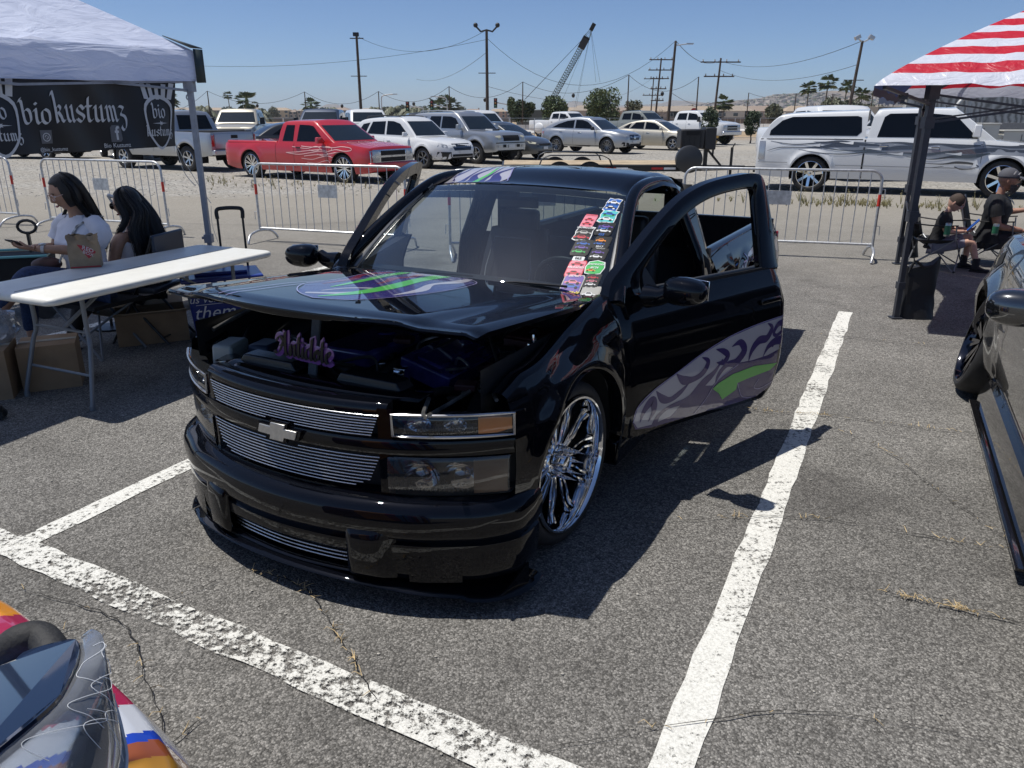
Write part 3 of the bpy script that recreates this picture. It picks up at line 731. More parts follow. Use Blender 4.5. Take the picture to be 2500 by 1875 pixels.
# --- windshield, cab
def wsf(u, t):   # u -1..1 driver=+1, t 0..1 bottom to top
 xb, zb = -.526+.155*(1-u*u), .946+.004*(1-u*u); xt, zt = -1.084+.10*(1-u*u), 1.339+.034*(1-u*u)
 yb, yt = .712*u, .585*u; bow = .018*4*t*(1-t)
 return (xb+(xt-xb)*t+bow, yb+(yt-yb)*t, zb+(zt-zb)*t+bow)
ws = MB(); ws.grid(wsf, np.linspace(-1, 1, 25), np.linspace(0, 1, 13)); WS = ws.build('windshield', glass('windshield_glass', (.62, .72, .76), refl=1.5, film=.016, filmcol=(.30, .36, .45)), TR)
bd = MB()   # black ceramic border
for (a, b_, c_, d_) in ((-1, 1, 0, .055), (-1, 1, .93, 1)):
 bd.grid(lambda u, t: tuple(np.array(wsf(u, t))+np.array((-.004, 0, -.004))), np.linspace(a, b_, 15), [c_, d_])
for a, b_ in ((-1, -.965), (.972, 1)): bd.grid(lambda u, t: tuple(np.array(wsf(u, t))+np.array((-.005, 0, -.005))), [a, b_], np.linspace(0, 1, 9))
bd.build('glass_border', mat('ceramic_border', (.006, .006, .007), .25), WS)
sb = MB(); sb.grid(lambda u, t: tuple(np.array(wsf(u, t))+np.array((-.006, 0, -.006))), np.linspace(-.97, .97, 15), [.84, .885, .93])
sb.build('shade_band', glass('shade_band_tint', (.05, .08, .14), refl=.05), WS)
for s in (1, -1):
 tr_ = MB()
 pts = [np.array(wsf(s, t))+np.array((.0, s*.014, .004)) for t in np.linspace(-.02, 1.01, 12)]
 tr_.tube(pts, .011, 8, m=0)
 tr_.build('windshield_trim', mat('weathered_grey_trim', (.22, .22, .22), .38, .3), TR)
ROOFZ = lambda x, y: 1.345+.062*sm((-1.06-x)/.35)*1.0-.055*sm((-1.62-x)/.36)+.030*(1-(y/.60)**2)
rf = MB()
def rff(u, v):
 x = -1.05-.92*v; xf = x-.03*(1-v)*u*u*2.0+.03*(1-v)*(1-u*u)*.8
 wd = .585+.03*sm(v*3)-.012*sm((v-.8)*5); y = u*wd
 z = ROOFZ(x, y*.6/wd)-.012*(1 if abs(u) > .93 else 0)*sm((abs(u)-.93)/.03)
 return (xf, y, z)
rf.grid(rff, list(np.linspace(-1, 1, 41)), np.linspace(0, 1, 24)); RFB = rf.bvh(); ROOF = rf.build('roof', BLACKP, TR, smooth=50)
rg = MB(); OUT = [(-1.085, -.56), (-1.085, -.15), (-1.16, -.135), (-1.26, -.17), (-1.38, -.21), (-1.55, -.20), (-1.68, -.27), (-1.6, -.45), (-1.35, -.57), (-1.2, -.585)]
decal(rg, RFB, FR_TOP, OUT, .0016, .05, 1)
for ty, wd in ((-.50, .09), (-.41, .05), (-.345, .09), (-.27, .04), (-.20, .10)):
 ribbon(rg, RFB, FR_TOP, [(-1.083, ty), (-1.15, ty-.012), (-1.24, ty-.03+.02*sin(ty*40)), (-1.34, ty-.01), (-1.44, ty-.03)], [wd, wd*.7, wd*.35, wd*.18, .004], .0024, m=0)
ribbon(rg, RFB, FR_TOP, [(-1.083, -.305), (-1.16, -.315), (-1.26, -.30), (-1.4, -.32)], [.04, .028, .02, .004], .003, m=2)
ribbon(rg, RFB, FR_TOP, [(-1.42, -.25), (-1.60, -.15), (-1.75, -.02), (-1.9, .10)], [.012, .045, .055, .07], .0024, m=4)
ribbon(rg, RFB, FR_TOP, OUT, .006, .003, m=3, closed=True)
rg.build('roof_graphic', gm, ROOF, smooth=50)
for s in (1, -1):
 rl = MB()  # rail round the door opening: A-pillar, cant rail, B-pillar
 path = spline([(-.46, s*.80, .93), (-.66, s*.735, 1.09), (-.88, s*.67, 1.235), (-1.08, s*.622, 1.335), (-1.25, s*.612, 1.372), (-1.50, s*.615, 1.375), (-1.66, s*.622, 1.345), (-1.72, s*.66, 1.24), (-1.74, s*.74, 1.06), (-1.745, s*.80, .90), (-1.745, s*.815, .60), (-1.72, s*.80, .30)], 6)
 rl.tube(path, [.034]*len(path), 8); rl.build('door_frame_rail', BLACKP, TR, smooth=60)
 cp_ = MB()   # gutter panel between roof and opening
 gp = [(-1.06, .585, 1.345, .640, 1.318), (-1.2, .60, 1.372, .648, 1.352), (-1.45, .612, 1.385, .655, 1.365), (-1.65, .612, 1.368, .665, 1.335), (-1.80, .606, 1.345, .672, 1.28), (-1.96, .59, 1.31, .65, 1.235)]
 cp_.grid(lambda i, k: (gp[int(i)][0], s*(gp[int(i)][1] if k == 0 else (gp[int(i)][3] if k == 2 else .5*(gp[int(i)][1]+gp[int(i)][3])+.012)), gp[int(i)][2] if k == 0 else (gp[int(i)][4] if k == 2 else .5*(gp[int(i)][2]+gp[int(i)][4])+.010)), range(6), range(3)); cp_.build('roof_side', BLACKP, TR, smooth=60)
 bp_ = MB()   # cab corner behind the door
 rows = [(.18, .80), (.45, .855), (.70, .858), (.88, .82), (.96, .785), (1.10, .735), (1.22, .69), (1.30, .655)]
 bp_.grid(lambda x, k: (x-(0 if rows[int(k)][0] < .95 else .0), s*(rows[int(k)][1]-(0.018 if x < -1.97 else 0)), rows[int(k)][0]), [-1.73, -1.80, -1.92, -1.96, -1.985], range(len(rows))); bp_.build('cab_corner', BLACKP, TR, smooth=60)
 si = MB(); si.box((-1.08, s*.78, .24), (1.34, .14, .12)); si.build('door_sill', BLACKP, TR, bevel=.01)
# rear wall with window
rw = MB(); rw.grid(lambda y, z: (-1.985, y, z), [-.80, .80], [.25, .96]); rw.grid(lambda y, z: (-1.96-.0*z, y, z), [-.66, -.50], [.96, 1.33]); rw.grid(lambda y, z: (-1.96, y, z), [.50, .66], [.96, 1.33]); rw.grid(lambda y, z: (-1.96, y, z), [-.6, .6], [1.27, 1.36])
rw.build('cab_rear_wall', mat('cab_trim_black', (.010, .011, .014), .6), TR, solid=.02)
rwg = MB(); rwg.grid(lambda y, z: (-1.965, y, z), [-.5, .5], [.96, 1.27]); rwg.build('rear_window', glass('tinted_rear_glass', (.55, .6, .58)), TR)
INT = mat('charcoal_interior', (.014, .015, .018), .6, noise=.3, nscale=40, bump=.3, bscale=300)
fl = MB(); fl.box((-1.2, 0, .24), (1.5, 1.46, .03)); fl.box((-.62, 0, .60), (.10, 1.40, .7)); fl.build('cab_floor', INT, TR)
da = MB(); da.grid(lambda y, k: ([-.50, -.60, -.74, -.80, -.80][int(k)]+.10*(1-(y/.7)**2), y, [.925, .945, .93, .88, .62][int(k)]), np.linspace(-.70, .70, 15), range(5)); DB = da.bvh()
DASH = da.build('dashboard', INT, TR)
dg = MB(); DT = ((0, 0, 1.3), (1, 0, 0), (0, 1, 0), (0, 0, -1))
decal(dg, DB, DT, [(-.42, -.40), (-.40, -.10), (-.47, .02), (-.55, .05), (-.60, -.10), (-.60, -.45), (-.52, -.55)], .002, .06, 0)
ribbon(dg, DB, DT, [(-.44, -.52), (-.50, -.40), (-.46, -.25), (-.52, -.12), (-.50, .0)], [.02, .05, .04, .05, .02], .004, m=1)
ribbon(dg, DB, DT, [(-.43, -.10), (-.50, -.06), (-.58, -.05)], [.03, .05, .05], .005, m=2)
ribbon(dg, DB, DT, [(-.44, -.35), (-.56, -.30), (-.66, -.22)], [.01, .04, .03], .005, m=4)
dg.build('dash_graphic', gm, DASH)
sw = MB(); c = Vector((-.92, .36, .88)); ax = Vector((-.86, 0, .5)).normalized(); e1 = Vector((0, 1, 0)); e2 = ax.cross(e1)
sw.tube([c+(e1*cos(a)+e2*sin(a))*.185 for a in np.linspace(0, 2*pi, 28, endpoint=False)], .014, 8, closed=True)
for a in (0, 2.1, 4.2): sw.beam(c, c+(e1*cos(a)+e2*sin(a))*.18, .03, .015)
sw.tube([c, c-ax*.22], .03, 8); sw.build('steering_wheel', mat('black_leather', (.02, .02, .022), .38, bump=.2, bscale=200), TR)
for s in (1, -1):
 st_ = MB(); L_ = mat('black_leather')
 def seat(u, v):
  # back cushion: rounded slab
  a = u*2*pi; w_ = .235*(1-.18*v**3); d_ = .065
  return (-1.52-.20*v+d_*np.sign(sin(a))*abs(sin(a))**.6*(1+.15*cos(2*a)), s*.36+w_*np.sign(cos(a))*abs(cos(a))**.55, .42+.62*v)
 st_.grid(seat, np.linspace(0, 1, 25)[:-1], np.linspace(0, 1, 9), closeu=True); st_.box((-1.72, s*.36, 1.075), (.10, .26, .17)); st_.box((-1.28, s*.36, .40), (.50, .50, .15))
 so = st_.build('bucket_seat', L_, TR, bevel=.03, smooth=60)
 pp = MB(); pp.tube([(-1.44-.20*v, s*.36+.16*k, .45+.60*v) for k, v in ((-1, 0), (-1, .6), (-.8, .9), (.8, .9), (1, .6), (1, 0))], .004, 5); pp.build('seat_piping', mat('pale_stitching', (.35, .36, .38), .6), so)
rm = MB(); rm.box((-1.02, .0, 1.285), (.02, .24, .06)); rm.tube([(-1.02, 0, 1.30), (-1.0, 0, 1.35)], .008, 6); rm.build('rear_view_mirror', DARKP, TR, bevel=.008)

# --- doors
def make_door(s):
 th = radians(22); D = empty('door', (-.43, s*.85, 0), -s*th, parent=TR)
 # local: -x runs rearwards along the door, y outwards*s
 def yo(z): return Ys(z)-.85 if z < .9 else lin(z, [.90, .96, 1.42], [Ys(.9)-.85, -.075, -.215])
 xs = np.linspace(0, 1, 20)
 def lf(v, front=True):
  pass
 def xa(z): return lin(z, [.22, .5, .8, .95], [-.0, -.005, .0, .03])
 def xr(z): return lin(z, [.22, .27, .45, .8, .95], [-1.235, -1.262, -1.285, -1.275, -1.255])
 def zb(t): return lin(t, [0, .06, .94, 1], [.325, .29, .235, .25])
 sk = MB(); zt = .955
 def f(t, v):
  z = zb(t)+(zt-.005*t-zb(t))*v; x = xa(z)+(xr(z)-xa(z))*t
  crease = .006*math.exp(-((z-.775)/.012)**2)
  r = .018*max(0, (abs(t-.5)*2-.965)/.035)**2
  return (x, s*(yo(z)+crease-r), z)
 sk.grid(f, list(np.linspace(0, 1, 33)), np.linspace(0, 1, 24)); DBV = sk.bvh()
 o = sk.build('door_skin', BLACKP, D, smooth=50)
 inn = MB(); inn.grid(lambda t, v: tuple(np.array(f(t*.985+.0075, v))-np.array((0, s*.085, 0))), np.linspace(0, 1, 8), np.linspace(0, 1, 6))
 inn.grid(lambda t, k: tuple(np.array(f(t, 1))-np.array((0, s*.085*k, -.003))), np.linspace(0, 1, 9), [0, 1])
 for t in (0., 1.): inn.grid(lambda v, k: tuple(np.array(f(t, v))-np.array((0, s*.085*k, 0))), np.linspace(0, 1, 9), [0, 1])
 inn.grid(lambda t, k: tuple(np.array(f(t, 0))-np.array((0, s*.085*k, 0))), np.linspace(0, 1, 9), [0, 1])
 inn.build('door_inner_panel', INT, D)
 pull = MB(); pull.box((-.65, s*(-.11), .72), (.5, .06, .05)); pull.build('armrest', INT, D, bevel=.01)
 # window frame: tapering band
 top = [(.035, .95), (-.01, 1.03), (-.155, 1.118), (-.307, 1.21), (-.47, 1.298), (-.62, 1.362), (-.80, 1.405), (-1.03, 1.428), (-1.19, 1.430), (-1.262, 1.395), (-1.277, 1.25), (-1.275, 1.08), (-1.27, .95)]
 ins = [(-.19, .955), (-.195, 1.02), (-.27, 1.085), (-.39, 1.165), (-.53, 1.245), (-.68, 1.305), (-.84, 1.342), (-1.03, 1.360), (-1.14, 1.360), (-1.178, 1.335), (-1.165, 1.22), (-1.145, 1.07), (-1.13, .955)]
 To = spline(top, 4); Ti = spline(ins, 4); fr = MB(); dd = .05
 secs = [(0., .0, 0.), (.08, .0, .006), (.5, .0, .010), (.92, 0., .004), (1., 0., -.004), (1., 1, 0), (0., 1, 0)]
 def ff(i, k):
  a, b = To[int(i)], Ti[int(i)]; q, dpt, up = secs[int(k) % 7]
  x = a[0]+(b[0]-a[0])*q; z = a[1]+(b[1]-a[1])*q
  return (x, s*(yo(z)+up-dd*dpt), z)
 fr.grid(ff, range(len(To)), [0, 1, 2, 3, 4, 5, 6, 7]); fr.build('window_frame', BLACKP, D, smooth=50)
 sl = MB(); Ti2 = [(p[0], p[1]) for p in Ti]
 sl.tube([(p[0], s*(yo(p[1])-.012), p[1]) for p in Ti2], .007, 6); sl.tube([(-.20, s*(yo(.955)-.012), .958), (-1.13, s*(yo(.955)-.012), .955)], .009, 6)
 sl.build('window_seal', RUB, D)
 tri = MB(); tri.prism([(-.20, .955), (-.205, 1.03), (-.23, 1.07), (-.30, .955)], lambda u, v, w_: (u, s*(yo(v)+.002-w_), v), .02); tri.build('mirror_sail', DARKP, D)
 # mirror
 m = MB()
 if s > 0: mc, hw = Vector((-.20, .115, 1.005)), .155
 else: mc, hw = Vector((-.12, .125, 1.0)), .145
 def mf(u, v):
  a = u*2*pi; t = v*pi; sx_, sy_, sz_ = .075, hw*.62, .068
  ex = .7
  p = [abs(sin(t))**ex*abs(cos(a))**ex*np.sign(cos(a)), abs(cos(t))**.8*np.sign(cos(t)), abs(sin(t))**ex*abs(sin(a))**ex*np.sign(sin(a))]
  fl_ = 1-.22*(p[1]+1)/2
  return (p[0]*sx_*fl_, s*(p[1]*sy_), p[2]*sz_*fl_)
 m.grid(mf, np.linspace(0, 1, 25)[:-1], np.linspace(0, 1, 13), closeu=True)
 Rm = Matrix.Rotation(s*radians(10), 3, 'Z')
 m.v = [tuple(Rm @ Vector(p)+Vector((mc.x, s*(mc.y+.045), mc.z-.005))) for p in m.v]
 m.tube([(-.16, s*(-.02), .955), (-.17, s*.05, .965), (-.19, s*.09, .985)], [.055, .04, .035], 10)
 mo = m.build('side_mirror', BLACKP, D, smooth=70)
 mg = MB(); mg.box((mc.x-.062, s*(mc.y+.045), mc.z), (.004, .15, .085)); mg.build('mirror_glass', CHROME, mo, bevel=.002)
 hs = MB(); hs.box((-1.12, s*(yo(.80)+.012), .80), (.17, .018, .03)); hs.build('door_handle', BLACKP, D, bevel=.008)
 if s > 0:
  F = ((0, 1.0, 0), (-1, 0, 0), (0, 0, 1), (0, -1, 0)); g_ = MB()
  OUTL = [(.08, .372), (.098, .445), (.202, .508), (.374, .565), (.567, .625), (.778, .668), (1.006, .69), (1.262, .70), (1.268, .44), (1.25, .31), (1.10, .262), (.90, .268), (.682, .285), (.401, .300), (.22, .309), (.107, .330)]
  decal(g_, DBV, F, OUTL, .0015, .06, 0)
  # silver body of the tribal flame
  decal(g_, DBV, F, [(.085, .375), (.10, .44), (.205, .503), (.374, .56), (.567, .62), (.778, .663), (1.006, .685), (1.258, .695), (1.262, .52), (1.12, .50), (.98, .50), (.86, .51), (.76, .475), (.66, .43), (.56, .45), (.45, .40), (.36, .335), (.22, .325), (.12, .335)], .0022, .06, 1)
  for pth, wd in (
   ([(.13, .36), (.15, .42), (.20, .455), (.22, .40), (.19, .35)], [.004, .035, .05, .035, .004]),
   ([(.24, .31), (.26, .36), (.33, .39), (.44, .395), (.52, .43)], [.05, .03, .02, .03, .004]),
   ([(.22, .50), (.27, .45), (.33, .43), (.40, .45), (.47, .49)], [.004, .04, .03, .03, .004]),
   ([(.36, .555), (.42, .51), (.50, .50), (.57, .52), (.60, .57), (.55, .60)], [.004, .045, .03, .035, .03, .004]),
   ([(.40, .36), (.48, .40), (.58, .46), (.66, .50), (.72, .56)], [.004, .03, .05, .03, .004]),
   ([(.68, .43), (.70, .48), (.76, .52), (.84, .52), (.90, .57), (.86, .62), (.79, .61)], [.004, .03, .03, .045, .05, .035, .004]),
   ([(.66, .62), (.72, .60), (.76, .57), (.73, .54), (.67, .55)], [.004, .03, .035, .03, .004]),
   ([(.95, .50), (.97, .56), (1.03, .60), (1.10, .60), (1.14, .65), (1.10, .68)], [.004, .035, .045, .04, .03, .004]),
   ([(1.08, .50), (1.12, .55), (1.19, .57), (1.26, .56)], [.004, .03, .045, .05]),
   ([(1.262, .66), (1.20, .66), (1.16, .62), (1.19, .60), (1.25, .62)], [.04, .03, .025, .02, .02])):
   ribbon(g_, DBV, F, pth, wd, .003, m=0)
  decal(g_, DBV, F, [(1.233, .435), (1.171, .405), (.967, .40), (.882, .394), (.881, .355), (.771, .325), (.728, .370), (.665, .410), (.706, .430), (.821, .455), (1.006, .462)], .0034, .06, 2)
  for pth in ([(.08, .372), (.098, .445), (.202, .508), (.374, .565), (.567, .625), (.778, .668), (1.006, .69), (1.262, .70)], [(.55, .30), (.62, .36), (.7, .45), (.86, .50)], [(.88, .395), (.95, .30), (1.05, .27)], [(1.08, .37), (1.05, .33), (1.12, .31), (1.24, .33)]):
   ribbon(g_, DBV, F, pth, .004, .0038, m=3)
  g_.build('door_graphic', gm, o, smooth=50)
  pl = MB(); pl.grid(lambda x, k: (x, yo(.955)+.004, .94+.02*k), [-1.262, -.21], [0, 1]); pl.build('belt_moulding', DARKP, D)
 return D
make_door(1); make_door(-1)

# --- bed
def bedtop(x): return .925-.004*(x+2)
for s in (1, -1):
 def cap(mb, xs):
  prof = [(0, 0), (-.010, .012), (-.035, .016), (-.06, .012), (-.066, 0), (-.066, -.05)]
  mb.grid(lambda x, k: (x, s*(Ys(.96)*1.02+prof[int(k)][0]), bedtop(x)+prof[int(k)][1]), xs, range(len(prof)))
 mb_, bo = side_panel('bed_side', s, -3.90, -2.01, -2.83, .40, .36, .18, bedtop, plan=lambda x: 1.02-.012*sm((-3.7-x)/.2), extra=cap)
 if s > 0:
  F2 = ((0, 2.0, 0), (1, 0, 0), (0, 0, 1), (0, -1, 0)); q = MB(); BV = mb_.bvh()
  decal(q, BV, F2, [(-3.85, .80), (-3.3, .86), (-2.8, .82), (-2.45, .70), (-2.25, .56), (-2.25, .48), (-2.42, .52), (-2.60, .72), (-3.1, .76), (-3.85, .62)], .002, .08, 1)
  for pth, wd in (([(-2.30, .50), (-2.42, .62), (-2.6, .74), (-2.9, .78)], [.01, .05, .06, .01]), ([(-2.7, .83), (-2.8, .76), (-3.0, .74), (-3.2, .80)], [.01, .05, .05, .01]), ([(-3.0, .84), (-3.2, .74), (-3.5, .72), (-3.8, .66)], [.01, .06, .07, .06]), ([(-2.35, .60), (-2.5, .68), (-2.55, .76)], [.01, .04, .01])):
   ribbon(q, BV, F2, pth, wd, .004, m=0)
  q.build('bed_graphic', gm, bo)
 iw = MB(); iw.grid(lambda x, z: (x, s*.735, z), [-3.88, -2.02], [.50, .92]); iw.build('bed_inner_wall', BLACKP, TR)
 rwl = MB(); rwl.lathe([(.43, .80*s), (.43, .50*s), (.05, .49*s)], (-2.83, 0, .36), 'Y', 24, a0=-.25, a1=pi+.25); rwl.build('wheel_well', BLK, TR)
be = MB(); be.box((-2.95, 0, .50), (1.88, 1.5, .03)); be.box((-2.03, 0, .70), (.04, 1.5, .46)); be.box((-3.9, 0, .68), (.05, 1.60, .50)); be.build('bed_floor', BLACKP, TR, bevel=.008)
for s in (1, -1): be = MB(); be.tube([(-2.45, s*.3, .62), (-2.45, s*.3, .80)], .17, 20); be.build('air_tank', CHROME, TR, bevel=.03)
for s in (1, -1): tl = MB(); tl.box((-3.93, s*.80, .66), (.04, .09, .34)); tl.build('tail_light', REDL, TR, bevel=.01)
ch = MB(); ch.box((-1.5, 0, .17), (4.4, 1.1, .10)); ch.build('chassis', BLK, TR)

# --- wheels: deep polished billet spokes with spiked lug nuts
def make_wheel():
 W = MB(); R = .352; rr = .292
 W.lathe([(rr, .105), (rr+.012, .115), (R-.03, .118), (R-.008, .10), (R, .07), (R, -.07), (R-.008, -.10), (R-.03, -.118), (rr, -.11), (rr, .105)], (0, 0, 0), 'Y', 64)
 return W
def build_wheel(x, s, first):
 tw = make_wheel()
 wh = tw.build('wheel', RUB, TR, smooth=50); wh.location = (x, s*.695, .352)
 if s < 0: wh.rotation_euler = (0, 0, pi)
 if x > -1: wh.rotation_euler = (0, 0, (pi if s < 0 else 0)+radians(-3))
 rim = MB(); rr = .292
 rim.lathe([(rr, .114), (rr-.004, .122), (rr-.012, .122), (rr-.018, .112), (rr-.020, .09), (rr-.026, .05)], (0, 0, 0), 'Y', 64)
 ro = rim.build('rim', CHROME, wh, smooth=50)
 bk = MB(); bk.lathe([(rr-.026, .05), (rr-.034, -.02), (rr-.036, -.09), (0, -.095)], (0, 0, 0), 'Y', 48); bk.build('rim_barrel', mat('dark_chrome_barrel', (.10, .10, .105), .22, 1.), wh)
 hub = MB(); hub.lathe([(0, .095), (.035, .095), (.042, .088), (.046, .05), (.075, .045), (.082, .035), (.085, -.02)], (0, 0, 0), 'Y', 40); hub.build('hub', CHROME, wh, smooth=50)
 for k in range(20):
  a0 = 2*pi*(k//2)/10+(.085 if k % 2 else -.085); s1 = MB(); vs = []; cv = (1 if k % 2 else -1)
  for r, w_, h, da in ((.055, .007, .040, 0), (.09, .0055, .052, .0), (.15, .0085, .058, .035*cv), (.19, .005, .058, .02*cv), (.225, .006, .060, -.01*cv), (.262, .010, .078, -.02*cv)):
   c_, q_ = cos(a0+da), sin(a0+da)
   for tw_, dh in ((-1, -.012), (-.55, .0), (.55, .0), (1, -.012), (1, -.030), (-1, -.030)): vs.append((c_*r-q_*w_*tw_, h+dh, q_*r+c_*w_*tw_))
  s1.add(vs, [(i*6+k2, i*6+(k2+1) % 6, (i+1)*6+(k2+1) % 6, (i+1)*6+k2) for i in range(5) for k2 in range(6)]); s1.build('spoke', CHROME, wh, smooth=30)
 for k in range(8):
  a = 2*pi*k/8+.2; lg = MB(); lg.lathe([(0, .150), (.003, .12), (.006, .095), (.009, .09), (.009, .05)], (cos(a)*.062, 0, sin(a)*.062), 'Y', 10); lg.build('spiked_lug_nut', CHROME, wh, smooth=50)
 br = MB(); br.lathe([(0, -.05), (.17, -.05), (.17, -.07), (0, -.07)], (0, 0, 0), 'Y', 32); br.build('brake_disc', mat('brake_steel', (.12, .12, .12), .4, .8), wh)
 return wh
for x in (0, -2.83):
 for s in (1, -1): build_wheel(x, s, False)

# --- event stickers down the driver's side of the windshield
def wsp(y, t, off):
 """point on the glass from lateral position and height fraction"""
 u = y/(.712+(.585-.712)*t); return np.array(wsf(u, t))+np.array((off, 0, off*1.3))
STM = [mat('sticker_white', (.75, .75, .75), .4), mat('sticker_black', (.02, .02, .02), .35), mat('sticker_red', (.55, .03, .05), .4), mat('sticker_blue', (.03, .13, .45), .4), mat('sticker_green', (.05, .45, .10), .4), mat('sticker_teal', (.10, .50, .50), .4), mat('sticker_orange', (.75, .25, .04), .4), mat('sticker_grey', (.42, .41, .38), .5), mat('sticker_yellow', (.8, .6, .05), .4), mat('sticker_pink', (.70, .22, .28), .4), mat('sticker_purple', (.14, .08, .35), .4)]
def sticker(name, y, t, w_, h, border, bg_, blobs, txt=None, label='', shape='r', txm=0):
 """w_ in metres, h in height fractions; blobs: (cx, cy, rx, ry, mat, kind)"""
 mb = MB(); H = .68*h
 w_ *= .9; H *= .92; f = lambda off: (lambda u, v: wsp(y+u, t+v/.68, off))
 def poly(sc, off, m):
  if shape == 'r': P = [(-.5, -.38), (-.42, -.5), (.42, -.5), (.5, -.38), (.5, .38), (.42, .5), (-.42, .5), (-.5, .38)]
  elif shape == 'j': P = [(-.5, -.42), (-.3, -.5), (.1, -.45), (.5, -.5), (.5, -.1), (.44, .2), (.5, .45), (.15, .5), (-.1, .44), (-.42, .5), (-.5, .1), (-.44, -.1)]
  elif shape == 'h': P = [(-.5, 0), (-.40, -.42), (0, -.5), (.40, -.42), (.5, 0), (.40, .38), (0, .5), (-.40, .38)]
  else: P = [(.5*cos(pi/2+i*pi/5)*(1 if i % 2 == 0 else .45), .5*sin(pi/2+i*pi/5)*(1 if i % 2 == 0 else .45)) for i in range(10)]
  v, fs = cut_poly([(a*w_*sc, b*H*sc) for a, b in P], .03)
  mb.add([f(off)(a, b) for a, b in v], fs, m)
 poly(1, .0022, border); poly(.90, .0027, bg_)
 for i, (cx, cy, rx, ry, m) in enumerate(blobs):
  # little car-show silhouettes: body, cabin, wheels
  bx = [(-1, -.5), (1, -.5), (1, .05), (.55, .15), (.25, .8), (-.45, .8), (-.6, .2), (-1, .1)]
  P = [(cx*w_+a*rx*w_, cy*H+b*ry*H) for a, b in bx]; mb.add([f(.0031+.0002*i)(a, b) for a, b in P], [tuple(range(8))], m)
  P = [(cx*w_+a*rx*w_, cy*H+b*ry*H) for a, b in ((-.45, .2), (.4, .2), (.18, .65), (-.35, .65))]; mb.add([f(.0033+.0002*i)(a, b) for a, b in P], [(0, 1, 2, 3)], 1 if m != 1 else 0)
  for wx in (-.6, .62):
   P = [(cx*w_+(wx+.2*cos(q))*rx*w_, cy*H+(-.5)*ry*H+.2*rx*w_*sin(q)) for q in np.linspace(0, 2*pi, 8, endpoint=False)]; mb.add([f(.0034+.0002*i)(a, b) for a, b in P], [tuple(range(8))], 1 if m != 1 else 0)
 if txt:
  for s_, cx, cy, sz, m in txt: text_on(mb, s_, lambda a, b: f(.0042)(cx*w_+a, cy*H+b), sz, m=m, bold=.02)
 o = mb.build(name, STM, None, smooth=0, solid=0); o.location = TR.location; o.rotation_euler = TR.rotation_euler
 return tag(o, label, 'sticker', 'event stickers on the windshield')
sticker('sticker', .553, .862, .075, .17, 0, 3, [(0, .18, .40, .16, 0), (0, -.22, .40, .16, 1)], [('WEST COAST', 0, .0, .011, 1)], 'white and blue sticker at the very top of the windshield column', 'j')
sticker('sticker', .565, .728, .088, .155, 0, 5, [(0, .2, .40, .15, 3), (0, -.2, .40, .16, 0)], [('RESORT', 0, .03, .014, 4)], 'teal sticker with white edge, second from the top of the glass', 'j')
sticker('sticker', .492, .664, .066, .15, 9, 9, [(0, .1, .36, .14, 2), (0, -.22, .38, .14, 2)], [('REUNION', 0, .42, .012, 2)], 'faded pink and red sticker highest in the inner column', 'r')
sticker('sticker', .582, .598, .084, .15, 1, 1, [(0, .16, .42, .15, 10), (0, -.16, .42, .15, 0), (-.1, .0, .3, .1, 3)], [('G5', 0, -.47, .022, 3)], 'black sticker with silver trucks and blue G5 beneath it')
sticker('sticker', .500, .536, .092, .16, 0, 1, [(0, .05, .42, .14, 7), (0, -.26, .44, .15, 2)], [('SHOWDOWN', 0, .34, .013, 0)], 'white edged sticker with a red low truck across its foot', 'j')
sticker('sticker', .600, .462, .082, .13, 1, 1, [(-.1, .15, .30, .17, 6), (-.1, -.12, .33, .12, 3)], [('2017', 0, -.38, .016, 0)], 'black sticker with an orange sunset over a blue truck')
sticker('sticker', .524, .402, .090, .165, 1, 1, [(0, .24, .36, .12, 3), (0, .0, .36, .12, 10), (-.04, -.26, .36, .12, 4)], None, 'black rounded sticker with blue truck above a lime green truck')
sticker('sticker', .610, .352, .082, .12, 1, 1, [(-.06, .14, .36, .16, 10), (-.06, -.22, .36, .16, 0)], [('MARKET', .0, .42, .010, 7)], 'black sticker with grey and silver trucks under the sunset one')
sticker('sticker', .534, .300, .058, .042, 0, 0, [], [('065', 0, 0, .020, 1)], 'small white number tag reading 065')
sticker('sticker', .542, .212, .086, .16, 2, 9, [(0, .28, .38, .12, 2), (0, -.24, .40, .14, 2)], [('RELOADED', 0, .05, .014, 0)], 'red sticker with two red trucks below the small number tag')
sticker('sticker', .622, .232, .096, .14, 0, 4, [(-.15, -.2, .24, .12, 6)], [('SHOWOFF', 0, .18, .015, 0), ('#124', 0, -.04, .016, 0)], 'green badge shaped sticker reading 124', 'h')
sticker('sticker', .634, .118, .072, .135, 1, 1, [(0, .22, .34, .12, 2), (0, -.02, .34, .10, 9), (0, -.24, .34, .12, 0)], None, 'black sticker with red and pink trucks beside the purple one')
sticker('sticker', .556, .085, .100, .165, 7, 10, [(0, .1, .40, .14, 9), (0, -.12, .40, .15, 3)], [('DISTRICT', 0, .40, .013, 0), ('404', .1, -.46, .018, 8)], 'lavender sticker with purple truck low on the glass')
sticker('sticker', .648, .018, .090, .12, 7, 7, [(-.05, -.1, .36, .2, 0)], None, 'faded grey sticker in the lowest corner of the windshield')
sticker('sticker', .590, .012, .034, .05, 8, 8, [], [('V', 0, 0, .012, 1)], 'tiny yellow star sticker beside the faded grey one', 's')
